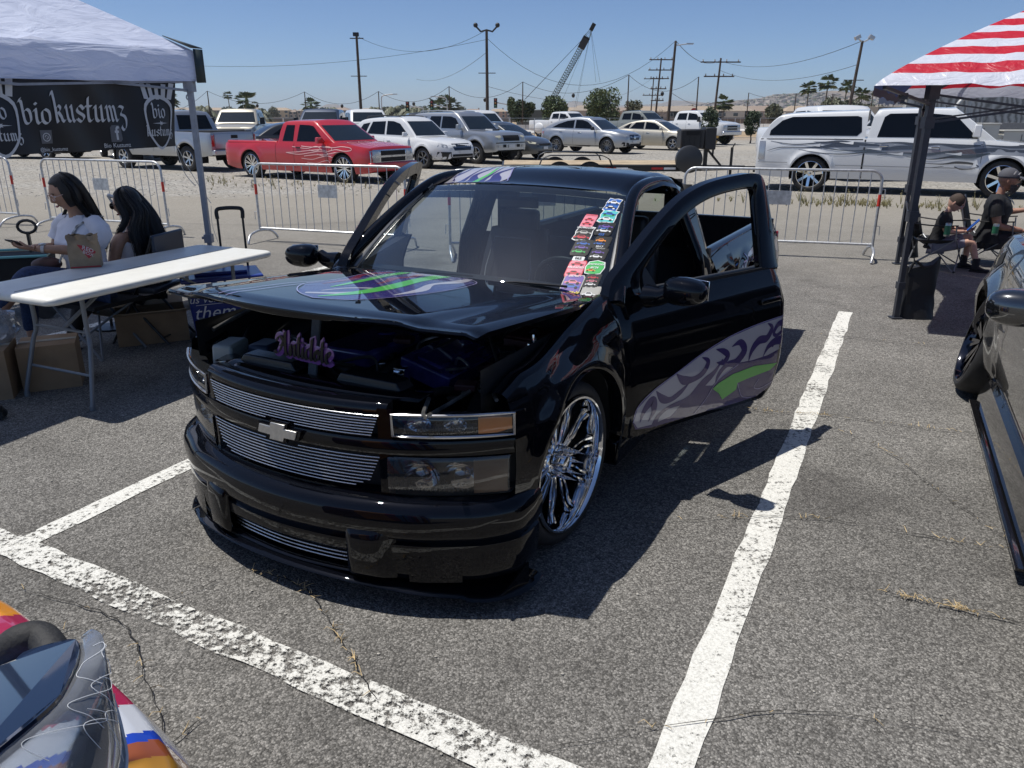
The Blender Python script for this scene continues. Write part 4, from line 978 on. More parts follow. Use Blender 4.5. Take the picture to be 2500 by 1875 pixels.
# ------------------------------------------------------------------ parked vehicles
def spline1(xs, ys):
 """smooth curve through (x, y) knots, returned as a function"""
 P = spline(list(zip(xs, ys)), 12); X = np.array([p[0] for p in P]); Y = np.array([p[1] for p in P])
 X = np.maximum.accumulate(X); return lambda x: float(np.interp(x, X, Y))
WHITEC = paint('white_car_paint', (.66, .67, .68), dust=.05); SILVC = paint('silver_car_paint', (.42, .435, .45), metal=.75, rough=.38, dust=.06)
GREYC = paint('graphite_car_paint', (.09, .092, .092), metal=.6, rough=.4, dust=.1); CHAMP = paint('champagne_car_paint', (.46, .43, .36), metal=.6, rough=.42, dust=.08)
SAGE = paint('sage_grey_paint', (.20, .215, .20), dust=.05); REDC = paint('red_truck_paint', (.46, .012, .018), dust=.03); NAVYC = paint('navy_car_paint', (.02, .035, .07), metal=.3, dust=.05)
DGREY = paint('dark_grey_car_paint', (.035, .037, .04), metal=.4, dust=.05)
PLATE = mat('licence_plate', (.62, .63, .64), .5, noise=.1, nscale=60)
def build_wheel2(root, x, s, R, wd, yc, rimr, spokes, style, rimmat):
 t = MB(); h = wd/2
 t.lathe([(rimr, h-.01), (rimr+.01, h), (R-.03, h), (R-.006, h-.02), (R, h-.05), (R, -h+.04), (R-.01, -h+.01), (R-.04, -h), (rimr, -h), (rimr, h-.01)], (0, 0, 0), 'Y', 36)
 w_ = t.build('wheel', RUB, root, smooth=50); w_.location = (x, s*yc, R)
 if s < 0: w_.rotation_euler = (0, 0, pi)
 r = MB(); r.lathe([(rimr, h-.005), (rimr-.012, h+.002), (rimr-.02, h-.012), (rimr-.03, h-.06), (rimr-.035, -h)], (0, 0, 0), 'Y', 36)
 b = .5*h
 r.lathe([(0, b+.02), (rimr*.14, b+.018), (rimr*.2, b), (rimr*.22, -.02)], (0, 0, 0), 'Y', 20)
 for k in range(spokes):
  a = 2*pi*k/spokes+.3
  tw = .0 if style != 'split' else .10
  for q in ((-1, 1) if style == 'split' else (0,)):
   p0 = (cos(a)*rimr*.15, b+.004, sin(a)*rimr*.15); p1 = (cos(a+q*tw)*(rimr-.012), b+.03, sin(a+q*tw)*(rimr-.012))
   wdt = rimr*(.20 if style == 'wide' else (.075 if style == 'split' else .12))
   r.beam(p0, p1, wdt, .03, up=(0, 1, 0))
 ro = r.build('rim', rimmat, w_, smooth=30)
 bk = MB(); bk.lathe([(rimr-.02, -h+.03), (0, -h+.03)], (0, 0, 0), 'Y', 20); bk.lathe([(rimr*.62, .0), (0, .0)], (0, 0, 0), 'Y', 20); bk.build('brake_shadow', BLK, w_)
 return w_
PROFS = {'truck': ([0, .06, .25, .5, .72, .9, 1.], [.93, .965, .99, 1., .995, .975, .94]), 'car': ([0, .06, .25, .5, .72, .9, 1.], [.90, .95, .985, 1., .985, .945, .89])}
def vehicle(name, loc, head, sp, label, cat, paintm, group='vehicles parked on the gravel'):
 """sp: wb, fo, ro, w(idth), low knots (x, z) of hood/belt/deck line, roof knots, zb, R wheel radius ..."""
 root = empty(name, (loc[0], loc[1], sp.get('dz', 0)), atan2(head[1], head[0]), label, cat, group)
 wb, fo, ro, W = sp['wb'], sp['fo'], sp['ro'], sp['w']/2; zb = sp['zb']; R = sp['R']; AR = sp.get('AR', R+.06)
 xf, xr = fo, -wb-ro; zl = spline1(*zip(*sp['low'])) if sp.get('smooth', 1) else (lambda x: lin(x, *zip(*sp['low'])))
 pf = PROFS[sp.get('prof', 'car')]; fr_, rr_ = sp.get('fround', .5), sp.get('rround', .35); crown = sp.get('crown', .05)
 def pw(x):
  a = 1-sp.get('fk', .22)*max(0, (x-(xf-fr_))/fr_)**2.4; b = 1-sp.get('rk', .14)*max(0, ((xr+rr_)-x)/rr_)**2.4
  return W*a*b
 def zbx(x):
  z = zb+sp.get('flift', .03)*sm((x-(xf-.35))/.35)+sp.get('rlift', .08)*sm((xr+.5-x)/.5)
  for c in (0, -wb):
   d = abs(x-c)
   if d < AR: z = max(z, R+sqrt(AR*AR-d*d))
  return z
 xs = set(np.linspace(xr, xf, 46))
 for c in (0, -wb):
  xs = {x for x in xs if abs(x-c) > AR+.01}
  xs |= {c+AR*cos(pi*k/18) for k in range(19)} | {c-AR-.002, c+AR+.002}
 xs |= set(sp.get('xtra', []))
 xs = sorted(x for x in xs if xr <= x <= xf); nv = 9; nt = 7; b = MB()
 def ring(x, sh=0., in_=0.):
  z0, z1 = zbx(x), zl(min(max(x, xr), xf)); z0 += sh*.5; z1 -= sh; w_ = pw(x)-in_; pts = []
  for k in range(nv):
   t = k/(nv-1); zz = z0+(z1-z0)*t; tt = (zz-zb)/max(.1, (z1-zb)); y = w_*lin(tt, *pf)
   fl_ = 0
   for c in (0, -wb):
    r = math.hypot(x-c, zz-R); fl_ = max(fl_, sp.get('flare', .02)*max(0, 1-abs(r-AR-.03)/.10))
   pts.append((x, y+fl_, zz))
  ye = pts[-1][1]
  for k in range(1, nt+1):
   t = k/nt; y = ye*(1-t); pts.append((x, y, z1+crown*(1-(1-t)**2.4)*(1 if sh == 0 else .7)))
  return pts+[(x, -p[1], p[2]) for p in pts[-2::-1]]
 rows = [ring(x) for x in xs]
 rows = [[(p[0]-.035, p[1], p[2]) for p in ring(xr, .07, .05)], [(p[0]-.02, p[1], p[2]) for p in ring(xr, .025, .02)]]+rows+[[(p[0]+.02, p[1], p[2]) for p in ring(xf, .02, .02)], [(p[0]+.05, p[1], p[2]) for p in ring(xf, .06, .06)], [(p[0]+.065, p[1], p[2]) for p in ring(xf, .11, .12)]]
 n = len(rows[0]); b.add([p for r_ in rows for p in r_], [(i*n+k, i*n+k+1, (i+1)*n+k+1, (i+1)*n+k) for i in range(len(rows)-1) for k in range(n-1)]+[tuple(range(n)), tuple((len(rows)-1)*n+k for k in range(n))[::-1]])
 BV = b.bvh(); body = b.build('body', paintm, root, smooth=38)
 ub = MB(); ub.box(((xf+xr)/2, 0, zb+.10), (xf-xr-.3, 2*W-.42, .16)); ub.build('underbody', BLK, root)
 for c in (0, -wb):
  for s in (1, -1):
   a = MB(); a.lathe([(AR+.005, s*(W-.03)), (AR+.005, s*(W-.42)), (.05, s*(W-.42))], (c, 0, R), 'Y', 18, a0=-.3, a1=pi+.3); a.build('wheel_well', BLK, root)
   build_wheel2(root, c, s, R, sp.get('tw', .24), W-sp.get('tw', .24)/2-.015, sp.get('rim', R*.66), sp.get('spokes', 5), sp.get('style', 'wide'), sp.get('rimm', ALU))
 # cabin(s)
 SIDE = lambda s: ((0, s*3, 0), (1, 0, 0), (0, 0, 1), (0, -s, 0)); FRONT = ((xf+3, 0, 0), (0, 1, 0), (0, 0, 1), (-1, 0, 0)); REAR = ((xr-3, 0, 0), (0, 1, 0), (0, 0, 1), (1, 0, 0))
 cabs = []
 for ci, cab in enumerate(sp['cabs']):
  rk = cab['roof']; x0, x1 = rk[0][0], rk[-1][0]; zr = spline1(*zip(*rk)); zmax = max(z for _, z in rk); wr = cab.get('wr', .70)*W
  g = MB(); gx = sorted(set(np.linspace(x0, x1, 34)) | {x0+.01, x1-.01})
  def gring(x):
   zt = zr(x); z0 = zl(x)-.03; yb = pw(x)*pf[1][-1]-.012; f = (zt-z0)/(zmax-z0) if zmax > z0 else 0; yt = yb+(wr-yb)*max(0, min(1, f))**cab.get('tex', 1.1)
   pts = []
   for k in range(6):
    t = k/5; pts.append((x, yb+(yt-yb)*t**1.15, z0+(zt-.03-z0)*t))
   pts.append((x, yt-.025, zt-.008))
   for k in range(1, 6): t = k/5; pts.append((x, (yt-.03)*(1-t), zt+.035*min(1, f)*(1-(1-t)**2)))
   return pts+[(x, -p[1], p[2]) for p in pts[-2::-1]]
  rr = [gring(x) for x in gx]; n = len(rr[0])
  g.add([p for r_ in rr for p in r_], [(i*n+k, i*n+k+1, (i+1)*n+k+1, (i+1)*n+k) for i in range(len(rr)-1) for k in range(n-1)]+[tuple(range(n)), tuple((len(rr)-1)*n+k for k in range(n))[::-1]])
  GB = g.bvh(); go = g.build(cab.get('name', 'cabin'), cab.get('mat', paintm), root, smooth=38)
  for s in (1, -1):
   for poly in cab.get('side', []):
    q = MB(); decal(q, GB, SIDE(s), poly, .005, .25); q.build('side_window', TINT, go, smooth=30)
  if 'ws' in cab:
   q = MB(); decal(q, GB, FRONT, cab['ws'], .006, .12); q.build('windshield', mat('windscreen_tint', (.012, .018, .024), .015, spec=.55), go, smooth=30)
  if 'rw' in cab:
   q = MB(); decal(q, GB, REAR, cab['rw'], .006, .12); q.build('rear_window', TINT, go, smooth=30)
 # seams, handles, lights
 seam = mat('panel_gap', (.01, .01, .01), .8)
 for x_, z0_, z1_ in sp.get('seams', []):
  for s in (1, -1):
   q = MB(); ribbon(q, BV, SIDE(s), [(x_, z0_), (x_, z1_)], .009, .004, 6); q.build('panel_seam', seam, body)
 for x_, z_ in sp.get('handles', []):
  for s in (1, -1):
   q = MB(); p = project(BV, SIDE(s), x_, z_, .012); q.box(p, (.17, .03, .03)); q.build('door_handle', sp.get('handlem', CHROME), root, bevel=.008)
 for s in (1, -1):
  if 'mirror' in sp:
   mx, mz = sp['mirror']; my = pw(mx)*.93; ms = sp.get('msize', (.10, .20, .15)); q = MB()
   q.box((mx, s*(my+.14), mz), ms, tp=.85); q.box((mx+.0, s*(my+.03), mz-.04), (.05, .14, .04)); q.build('side_mirror', sp.get('mirm', paintm), root, bevel=.03, smooth=60)
 F = lambda polys, nm, mt, off=.006, both=True, fr=FRONT, step=.1, lift=0: [MB_build(polys, nm, mt, off, both, fr, step, BV, body)]
 def MB_build(polys, nm, mt, off, both, fr, step, BV, body):
  for poly in polys:
   for s in ((1, -1) if both else (1,)):
    q = MB(); decal(q, BV, fr, [(s*a, c) for a, c in poly], off, step); q.build(nm, mt, body, smooth=30)
 for spec_ in sp.get('front', []): F(*spec_)
 for spec_ in sp.get('rear', []): F(*spec_, fr=REAR) if len(spec_) < 6 else F(*spec_)
 for (nm, mt, poly, off) in sp.get('sidepatch', []):
  for s in (1, -1):
   q = MB(); decal(q, BV, SIDE(s), poly, off, .12); q.build(nm, mt, body, smooth=30)
 return root, body, BV, SIDE
RCT = lambda y0, y1, z0, z1: [(y0, z0), (y1, z0), (y1, z1), (y0, z1)]
def bars(y0, y1, z0, z1, n): return [RCT(y0, y1, z0+(z1-z0)*k/n+.3*(z1-z0)/n, z0+(z1-z0)*k/n+.7*(z1-z0)/n) for k in range(n)]

# silver crew-cab pickup seen from behind, far left
TAC = dict(wb=3.30, fo=.95, ro=1.12, w=1.95, zb=.46, R=.40, AR=.49, prof='truck', fk=.16, fround=.4, rk=.03, rround=.2, crown=.02, flare=.05, rlift=.05,
 low=[(-4.42, 1.20), (-2.95, 1.22), (-2.9, 1.22), (-.6, 1.22), (.0, 1.18), (.95, 1.05)], rim=.24, spokes=6, rimm=ALU, smooth=0,
 cabs=[dict(roof=[(-2.72, 1.20), (-2.62, 1.45), (-2.48, 1.78), (-2.2, 1.84), (-1.2, 1.85), (-.95, 1.78), (-.20, 1.22)], wr=.74, side=[[(-2.50, 1.30), (-1.72, 1.28), (-1.72, 1.72), (-2.38, 1.70)], [(-1.62, 1.28), (-.62, 1.27), (-.98, 1.68), (-1.62, 1.73)]], rw=[(-.66, 1.28), (.66, 1.28), (.58, 1.72), (-.58, 1.72)], ws=[(-.7, 1.26), (.7, 1.26), (.6, 1.72), (-.6, 1.72)])],
 seams=[(-2.72, .55, 1.18), (-1.67, .6, 1.2), (-.6, .6, 1.2)], handles=[(-2.4, 1.08), (-1.45, 1.08)], handlem=DARKP, mirror=(-.62, 1.30),
 front=[([RCT(.55, .88, .88, 1.02)], 'headlight', LENS), ([RCT(-.45, .45, .72, 1.02)], 'grille', BLK, .01, False)],
 rear=[([RCT(.80, .955, .78, 1.14)], 'tail_light', REDL), ([RCT(-.13, .13, 1.02, 1.12)], 'tailgate_handle', BLK, .01, False), ([RCT(-.80, .80, .60, .70)], 'bumper_step', DARKP, .012, False), ([RCT(-.785, -.775, .72, 1.18), RCT(.775, .785, .72, 1.18), RCT(-.78, .78, .715, .725)], 'tailgate_seam', mat('panel_gap', (.01, .01, .01), .8), .006, False), ([RCT(-.16, .16, .52, .62)], 'licence_plate', PLATE, .02, False)])
r_, *_ = vehicle('silver_pickup', (-12.78, 28.35), (-.865, .50), TAC, 'silver crew cab pickup seen from behind with red tail lights, behind the club banner', 'pickup truck', SILVC)
q = MB(); q.box((-3.55, 0, 1.225), (1.55, 1.66, .03)); q.build('bed_liner', BLK, r_)
q = MB(); q.box((-4.50, 0, .60), (.16, 1.85, .16)); q.build('rear_bumper', mat('silver_bumper', (.5, .5, .52), .3, .9), r_, bevel=.03)

# red lowered extended-cab pickup with pinstriped flames
RED = dict(wb=3.58, fo=.88, ro=1.10, w=1.93, zb=.24, R=.37, AR=.42, prof='truck', fk=.06, fround=.25, rk=.05, rround=.2, crown=.035, flare=.022, rlift=.10, smooth=0,
 low=[(-4.68, .96), (-2.55, .98), (-2.50, 1.00), (-.55, 1.0), (-.3, 1.02), (.3, .98), (.88, .90)], rim=.29, spokes=10, style='split', rimm=CHROME, tw=.25,
 cabs=[dict(roof=[(-2.46, .98), (-2.42, 1.2), (-2.34, 1.50), (-2.15, 1.56), (-1.30, 1.57), (-1.08, 1.53), (-.30, 1.02)], wr=.76, tex=1.3, side=[[(-2.28, 1.04), (-1.86, 1.04), (-1.86, 1.46), (-2.18, 1.46)], [(-1.72, 1.04), (-.66, 1.04), (-.76, 1.12), (-1.14, 1.43), (-1.30, 1.46), (-1.68, 1.47)]], ws=[(-.80, 1.07), (.80, 1.07), (.68, 1.46), (-.68, 1.46)], rw=[(-.5, 1.1), (.5, 1.1), (.5, 1.42), (-.5, 1.42)])],
 seams=[(-2.52, .28, .98), (-1.80, .32, 1.0), (-.52, .30, 1.0)], handles=[(-1.62, .88)], handlem=DARKP, mirror=(-.72, 1.08), msize=(.12, .22, .16),
 front=[([RCT(-.88, .88, .52, .86)], 'grille_surround', mat('bright_trim', (.6, .61, .63), .2, .9), .008, False), ([RCT(.56, .82, .72, .82)], 'headlight', LENS, .014), ([RCT(.56, .82, .56, .65)], 'park_light', mat('pale_lens', (.45, .42, .38), .2, coat=.5), .014),
  ([RCT(-.50, .50, .71, .83), RCT(-.50, .50, .55, .66)], 'grille', BLK, .012, False), ([RCT(-.06, .06, .66, .71)], 'badge', mat('bright_trim'), .018, False), ([RCT(-.86, .86, .68, .695)], 'grille_bar', mat('bright_trim'), .02, False)],
 rear=[([RCT(.84, .94, .62, .92)], 'tail_light', REDL)])
rr_, rb_, RBV, RSIDE = vehicle('red_pickup', (-4.0, 22.2), (.85, -.527), RED, 'bright red lowered extended cab pickup with pale flame pinstriping and chrome wheels', 'pickup truck', REDC)
q = MB(); q.box((.93, 0, .42), (.16, 1.90, .24)); q.build('front_bumper', REDC, rr_, bevel=.05)
q = MB(); q.box((-3.60, 0, 1.0), (2.10, 1.72, .06), tp=.97); q.build('tonneau_cover', REDC, rr_, bevel=.02)
FLM = mat('pale_pink_pinstripe', (.80, .50, .48), .35)
for s in (-1, 1):
 q = MB()
 for pth in ([(-1.85, .90), (-1.3, .86), (-.95, .92), (-.78, .86), (-.95, .80), (-1.2, .82)], [(-1.5, .92), (-1.1, .90), (-.5, .92), (-.35, .86), (-.5, .80), (-.8, .84), (-1.3, .80), (-1.7, .76), (-2.1, .74)],
    [(-2.1, .74), (-1.6, .70), (-1.1, .76), (-.72, .80), (-.50, .74), (-.66, .68), (-.9, .72)], [(-.7, .90), (-.3, .90), (.0, .93), (.3, .90), (.32, .84), (.1, .82), (-.2, .85), (-.5, .80)],
    [(-1.4, .66), (-1.0, .70), (-.6, .72), (-.15, .78), (.08, .74), (.0, .68), (-.25, .70)], [(-1.5, .60), (-1.1, .58), (-.8, .64), (-.5, .68), (-.28, .62), (-.4, .56)], [(-1.3, .50), (-.95, .48), (-.7, .54), (-.5, .56), (-.42, .48)], [(-1.2, .44), (-.9, .42), (-.6, .46), (-.45, .40)]):
  ribbon(q, RBV, RSIDE(s), pth, .016, .006, 6)
 q.build('flame_pinstripe', FLM, rb_, smooth=0)
q = MB(); TOPR = ((0, 0, 3), (1, 0, 0), (0, 1, 0), (0, 0, -1))
for s in (-1, 1):
 for pth in ([(.80, .2), (.55, .25), (.2, .18), (.0, .28), (.15, .38), (.45, .36), (.82, .42)], [(.82, .55), (.5, .58), (.2, .5), (-.1, .6), (.1, .72), (.4, .68)], [(.8, .05), (.4, .06), (.1, .02), (-.1, .08)]):
  ribbon(q, RBV, TOPR, [(a, s*c) for a, c in pth], .014, .006, 6)
q.build('hood_flames', FLM, rb_, smooth=0)

# white crossover wagon with roof rails
WAG = dict(wb=2.75, fo=.95, ro=1.10, w=1.84, zb=.30, R=.345, AR=.40, fk=.30, fround=.7, rk=.16, crown=.05, flare=.03,
 low=[(-3.85, 1.02), (-3.2, 1.05), (-2.0, 1.02), (-.9, .98), (-.45, 1.0), (.2, .95), (.7, .86), (.95, .74)], rim=.235, spokes=6, style='split', rimm=ALUD,
 cabs=[dict(roof=[(-3.75, 1.04), (-3.5, 1.35), (-3.2, 1.55), (-2.6, 1.62), (-1.6, 1.64), (-1.1, 1.58), (-.4, 1.02)], wr=.72, side=[[(-3.35, 1.14), (-2.95, 1.10), (-2.75, 1.47), (-3.10, 1.42)], [(-2.85, 1.10), (-1.95, 1.08), (-1.95, 1.52), (-2.62, 1.50)], [(-1.86, 1.08), (-.74, 1.06), (-1.22, 1.44), (-1.55, 1.52), (-1.86, 1.53)]], ws=[(-.72, 1.06), (.72, 1.06), (.60, 1.52), (-.60, 1.52)], rw=[(-.6, 1.15), (.6, 1.15), (.5, 1.5), (-.5, 1.5)])],
 seams=[(-1.90, .40, 1.02), (-.62, .42, 1.0)], handles=[(-2.55, .90), (-1.65, .87)], mirror=(-.72, 1.10),
 front=[([[(.50, .66), (.84, .72), (.80, .82), (.52, .76)]], 'headlight', LENS), ([[(-.40, .60), (.40, .60), (.46, .74), (.42, .82), (-.42, .82), (-.46, .74)]], 'grille', mat('dark_blue_grille', (.02, .03, .05), .3, .5), .008, False), ([RCT(-.42, .42, .70, .715)], 'grille_bar', mat('bright_trim'), .014, False), ([RCT(-.16, .16, .50, .60)], 'licence_plate', PLATE, .02, False), ([RCT(-.5, .5, .40, .48)], 'lower_intake', BLK, .01, False), ([RCT(.55, .85, .33, .56)], 'fog_lamp_surround', DARKP, .012)],
 rear=[([RCT(.62, .85, .82, 1.0)], 'tail_light', REDL)],
 sidepatch=[('sill_cladding', DARKP, RCT(-2.33, -.42, .28, .40), .008)])
wr_, *_ = vehicle('wagon', (-2.45, 27.9), (.78, -.63), WAG, 'white crossover wagon with black roof rails parked right behind the red pickup', 'car', WHITEC)
for s in (1, -1):
 q = MB(); q.tube([(-3.1, s*.56, 1.60), (-3.0, s*.57, 1.68), (-2.2, s*.58, 1.71), (-1.4, s*.57, 1.68), (-1.25, s*.56, 1.62)], .02, 6); q.build('roof_rail', DARKP, wr_)
 for c in (0, -2.75):
  q = MB()
  for k in range(17):
   a = pi*k/16; q.v += [(c+cos(a)*.40, s*(.925), .345+sin(a)*.40), (c+cos(a)*.455, s*(.93), .345+sin(a)*.455)]
  q.f = [(2*i, 2*i+1, 2*i+3, 2*i+2) for i in range(16)]; q.m = [0]*16; q.build('arch_cladding', DARKP, wr_, solid=.03, smooth=0)

# silver body-on-frame SUV
RUN = dict(wb=2.79, fo=.90, ro=1.10, w=1.90, zb=.42, R=.385, AR=.47, prof='truck', fk=.10, fround=.45, rk=.08, crown=.04, flare=.045,
 low=[(-3.85, 1.15), (-3.0, 1.17), (-1.0, 1.16), (-.5, 1.17), (.3, 1.14), (.75, 1.08), (.90, .98)], rim=.225, spokes=5, rimm=ALU,
 cabs=[dict(roof=[(-3.80, 1.15), (-3.66, 1.5), (-3.5, 1.72), (-3.1, 1.79), (-1.5, 1.80), (-1.1, 1.75), (-.42, 1.18)], wr=.76, side=[[(-3.5, 1.26), (-2.98, 1.26), (-2.72, 1.66), (-3.36, 1.66)], [(-2.72, 1.25), (-1.94, 1.25), (-1.94, 1.68), (-2.50, 1.68)], [(-1.86, 1.25), (-.80, 1.24), (-1.14, 1.60), (-1.4, 1.67), (-1.86, 1.68)]], ws=[(-.74, 1.22), (.74, 1.22), (.64, 1.68), (-.64, 1.68)], rw=[(-.6, 1.25), (.6, 1.25), (.55, 1.62), (-.55, 1.62)])],
 seams=[(-1.90, .52, 1.15), (-.66, .55, 1.15)], handles=[(-2.55, 1.05), (-1.70, 1.04)], mirror=(-.76, 1.30), msize=(.13, .22, .19),
 front=[([[(.52, .86), (.90, .86), (.88, 1.0), (.54, 1.02)]], 'headlight', mat('yellowed_lens', (.52, .50, .38), .2, coat=.6)), ([RCT(-.44, .44, .82, 1.02)], 'grille', BLK, .008, False), ([RCT(-.9, .9, .74, .775)], 'bumper_line', DARKP, .008, False), ([RCT(.30, .46, .60, .70)], 'bumper_slot', BLK, .012), ([RCT(.56, .82, .60, .68)], 'fog_lamp', LENS, .012), ([RCT(-.16, .16, .58, .70)], 'licence_plate', PLATE, .02, False)])
rn_, *_ = vehicle('silver_suv', (-.74, 30.6), (.75, -.66), RUN, 'silver four door off-roader with hood scoop and roof rails', 'car', SILVC)
for s in (1, -1):
 q = MB(); q.tube([(-3.4, s*.60, 1.76), (-3.2, s*.61, 1.86), (-2.2, s*.62, 1.88), (-1.5, s*.61, 1.86), (-1.3, s*.60, 1.78)], .022, 6); q.build('roof_rail', SILVC, rn_)
q = MB(); q.box((-.02, 0, 1.20), (.42, .40, .06), tp=.8); q.box((.20, 0, 1.20), (.02, .34, .04), m=1); q.build('hood_scoop', [SILVC, BLK], rn_)

# small dark grey sedan
CIV = dict(wb=2.70, fo=.88, ro=.95, w=1.75, zb=.22, R=.31, AR=.36, fk=.34, fround=.8, rk=.2, crown=.05,
 low=[(-3.65, .92), (-3.1, .96), (-2.0, .93), (-.9, .90), (-.2, .88), (.4, .80), (.88, .62)], rim=.21, spokes=5, rimm=ALU,
 cabs=[dict(roof=[(-3.3, .95), (-2.7, 1.28), (-2.2, 1.40), (-1.6, 1.43), (-1.1, 1.36), (-.1, .88)], wr=.68, side=[[(-2.75, 1.0), (-1.75, .97), (-1.75, 1.33), (-2.25, 1.30)], [(-1.66, .97), (-.55, .94), (-1.15, 1.26), (-1.66, 1.34)]], ws=[(-.70, .94), (.70, .94), (.56, 1.33), (-.56, 1.33)], rw=[(-.55, 1.02), (.55, 1.02), (.45, 1.3), (-.45, 1.3)])],
 seams=[(-1.70, .3, .92), (-.55, .3, .9)], handles=[(-2.45, .82), (-1.45, .80)], handlem=GREYC, mirror=(-.62, .98),
 front=[([[(.42, .60), (.80, .66), (.78, .74), (.44, .68)]], 'headlight', mat('yellowed_lens')), ([[(-.34, .56), (.34, .56), (.40, .64), (-.40, .64)]], 'grille', BLK, .008, False), ([RCT(-.36, .36, .645, .66)], 'grille_bar', mat('bright_trim'), .01, False), ([RCT(-.15, .15, .42, .52)], 'licence_plate', PLATE, .02, False), ([RCT(-.5, .5, .28, .36)], 'lower_intake', BLK, .008, False)])
vehicle('sedan', (.62, 33.4), (.78, -.62), CIV, 'small dusty dark grey sedan beside the silver off-roader', 'car', GREYC)

# silver coupe-roofed SUV
MER = dict(wb=2.87, fo=.88, ro=1.0, w=1.90, zb=.30, R=.36, AR=.42, fk=.24, fround=.6, rk=.18, crown=.05, flare=.03,
 low=[(-3.87, 1.08), (-3.2, 1.10), (-2.0, 1.06), (-.9, 1.04), (-.4, 1.05), (.3, .98), (.7, .90), (.88, .82)], rim=.255, spokes=10, style='split', rimm=ALUD,
 cabs=[dict(roof=[(-3.75, 1.09), (-3.2, 1.36), (-2.6, 1.55), (-1.9, 1.62), (-1.4, 1.60), (-1.1, 1.54), (-.32, 1.05)], wr=.70, side=[[(-3.2, 1.16), (-1.95, 1.13), (-1.95, 1.50), (-2.35, 1.46), (-2.85, 1.32)], [(-1.86, 1.13), (-.74, 1.10), (-1.2, 1.42), (-1.5, 1.50), (-1.86, 1.51)]], ws=[(-.74, 1.10), (.74, 1.10), (.58, 1.50), (-.58, 1.50)], rw=[(-.6, 1.14), (.6, 1.14), (.5, 1.4), (-.5, 1.4)])],
 seams=[(-1.90, .42, 1.05), (-.62, .42, 1.04)], handles=[(-2.62, .97), (-1.55, .94)], mirror=(-.74, 1.13), mirm=DARKP,
 front=[([[(.50, .74), (.86, .78), (.82, .88), (.52, .84)]], 'headlight', LENS), ([[(-.40, .62), (.40, .62), (.44, .78), (.38, .86), (-.38, .86), (-.44, .78)]], 'grille', mat('dark_blue_grille'), .008, False), ([RCT(-.42, .42, .735, .75)], 'grille_bar', mat('bright_trim'), .014, False), ([[(.09*cos(a), .742+.09*sin(a)) for a in np.linspace(0, 2*pi, 14, endpoint=False)]], 'badge', mat('bright_trim'), .016, False), ([RCT(-.16, .16, .50, .60)], 'licence_plate', PLATE, .02, False), ([[(.40, .36), (.85, .36), (.80, .54), (.52, .50)]], 'side_intake', BLK, .01), ([RCT(-.4, .4, .34, .46)], 'lower_intake', BLK, .01, False)],
 rear=[([RCT(.52, .90, .86, .97)], 'tail_light', REDL)], sidepatch=[('sill_cladding', DARKP, RCT(-2.43, -.44, .28, .37), .008), ('tail_light_wrap', REDL, RCT(-3.84, -3.62, .88, .97), .006)])
vehicle('coupe_suv', (4.97, 38.4), (.78, -.62), MER, 'silver sloping-roofed SUV with a round grille badge behind the trailer', 'car', SILVC)
CRU = dict(CIV, wb=2.70, w=1.80, R=.33, AR=.385, ro=.98, low=[(-3.68, 1.0), (-3.1, 1.02), (-2.0, 1.0), (-.9, .97), (-.2, .95), (.4, .88), (.88, .72)],
 cabs=[dict(roof=[(-3.4, 1.02), (-2.8, 1.30), (-2.2, 1.44), (-1.6, 1.48), (-1.1, 1.42), (-.2, .96)], wr=.68, side=[[(-2.95, 1.10), (-2.62, 1.06), (-2.5, 1.32), (-2.65, 1.28)], [(-2.55, 1.06), (-1.75, 1.04), (-1.75, 1.38), (-2.25, 1.36)], [(-1.66, 1.04), (-.60, 1.01), (-1.15, 1.32), (-1.66, 1.39)]], ws=[(-.70, 1.0), (.70, 1.0), (.56, 1.38), (-.56, 1.38)], rw=[(-.55, 1.1), (.55, 1.1), (.45, 1.34), (-.45, 1.34)])], handles=[(-2.45, .88), (-1.45, .86)], mirror=(-.66, 1.05), handlem=CHROME)
vehicle('sedan', (8.7, 42.0), (.80, -.60), CRU, 'champagne coloured sedan next to the black trailer toolbox', 'car', CHAMP)

# full-size pickups further back
def pick(zo=0, **k):
 d = dict(wb=3.7, fo=.98, ro=1.15, w=2.02, zb=.52, R=.42, AR=.50, prof='truck', fk=.08, fround=.35, rk=.03, rround=.2, crown=.03, flare=.03, smooth=0, rlift=.04,
 low=[(-4.85, 1.32), (-2.75, 1.34), (-2.7, 1.36), (-.6, 1.36), (0, 1.36), (.6, 1.30), (.98, 1.20)], rim=.25, spokes=6, rimm=ALU,
 cabs=[dict(roof=[(-2.66, 1.35), (-2.6, 1.6), (-2.48, 1.88), (-2.2, 1.95), (-1.2, 1.96), (-.98, 1.90), (-.30, 1.37)], wr=.78, side=[[(-2.42, 1.44), (-1.70, 1.44), (-1.70, 1.84), (-2.34, 1.82)], [(-1.60, 1.44), (-.64, 1.43), (-1.02, 1.78), (-1.60, 1.85)]], ws=[(-.82, 1.42), (.82, 1.42), (.70, 1.85), (-.70, 1.85)], rw=[(-.7, 1.42), (.7, 1.42), (.65, 1.8), (-.65, 1.8)])],
 seams=[(-2.70, .6, 1.34), (-1.65, .65, 1.36), (-.6, .65, 1.36)], handles=[(-2.35, 1.22), (-1.42, 1.22)], mirror=(-.66, 1.48), msize=(.14, .22, .30), mirm=DARKP,
 front=[([RCT(.62, .94, .92, 1.14)], 'headlight', LENS), ([RCT(-.56, .56, .82, 1.14)], 'grille', mat('bright_grille', (.35, .36, .37), .25, .8), .008, False), ([RCT(-.50, .50, .88, .96), RCT(-.50, .50, 1.02, 1.10)], 'grille_opening', BLK, .014, False), ([RCT(-.16, .16, .62, .72)], 'licence_plate', PLATE, .02, False)])
 d.update(k); return d
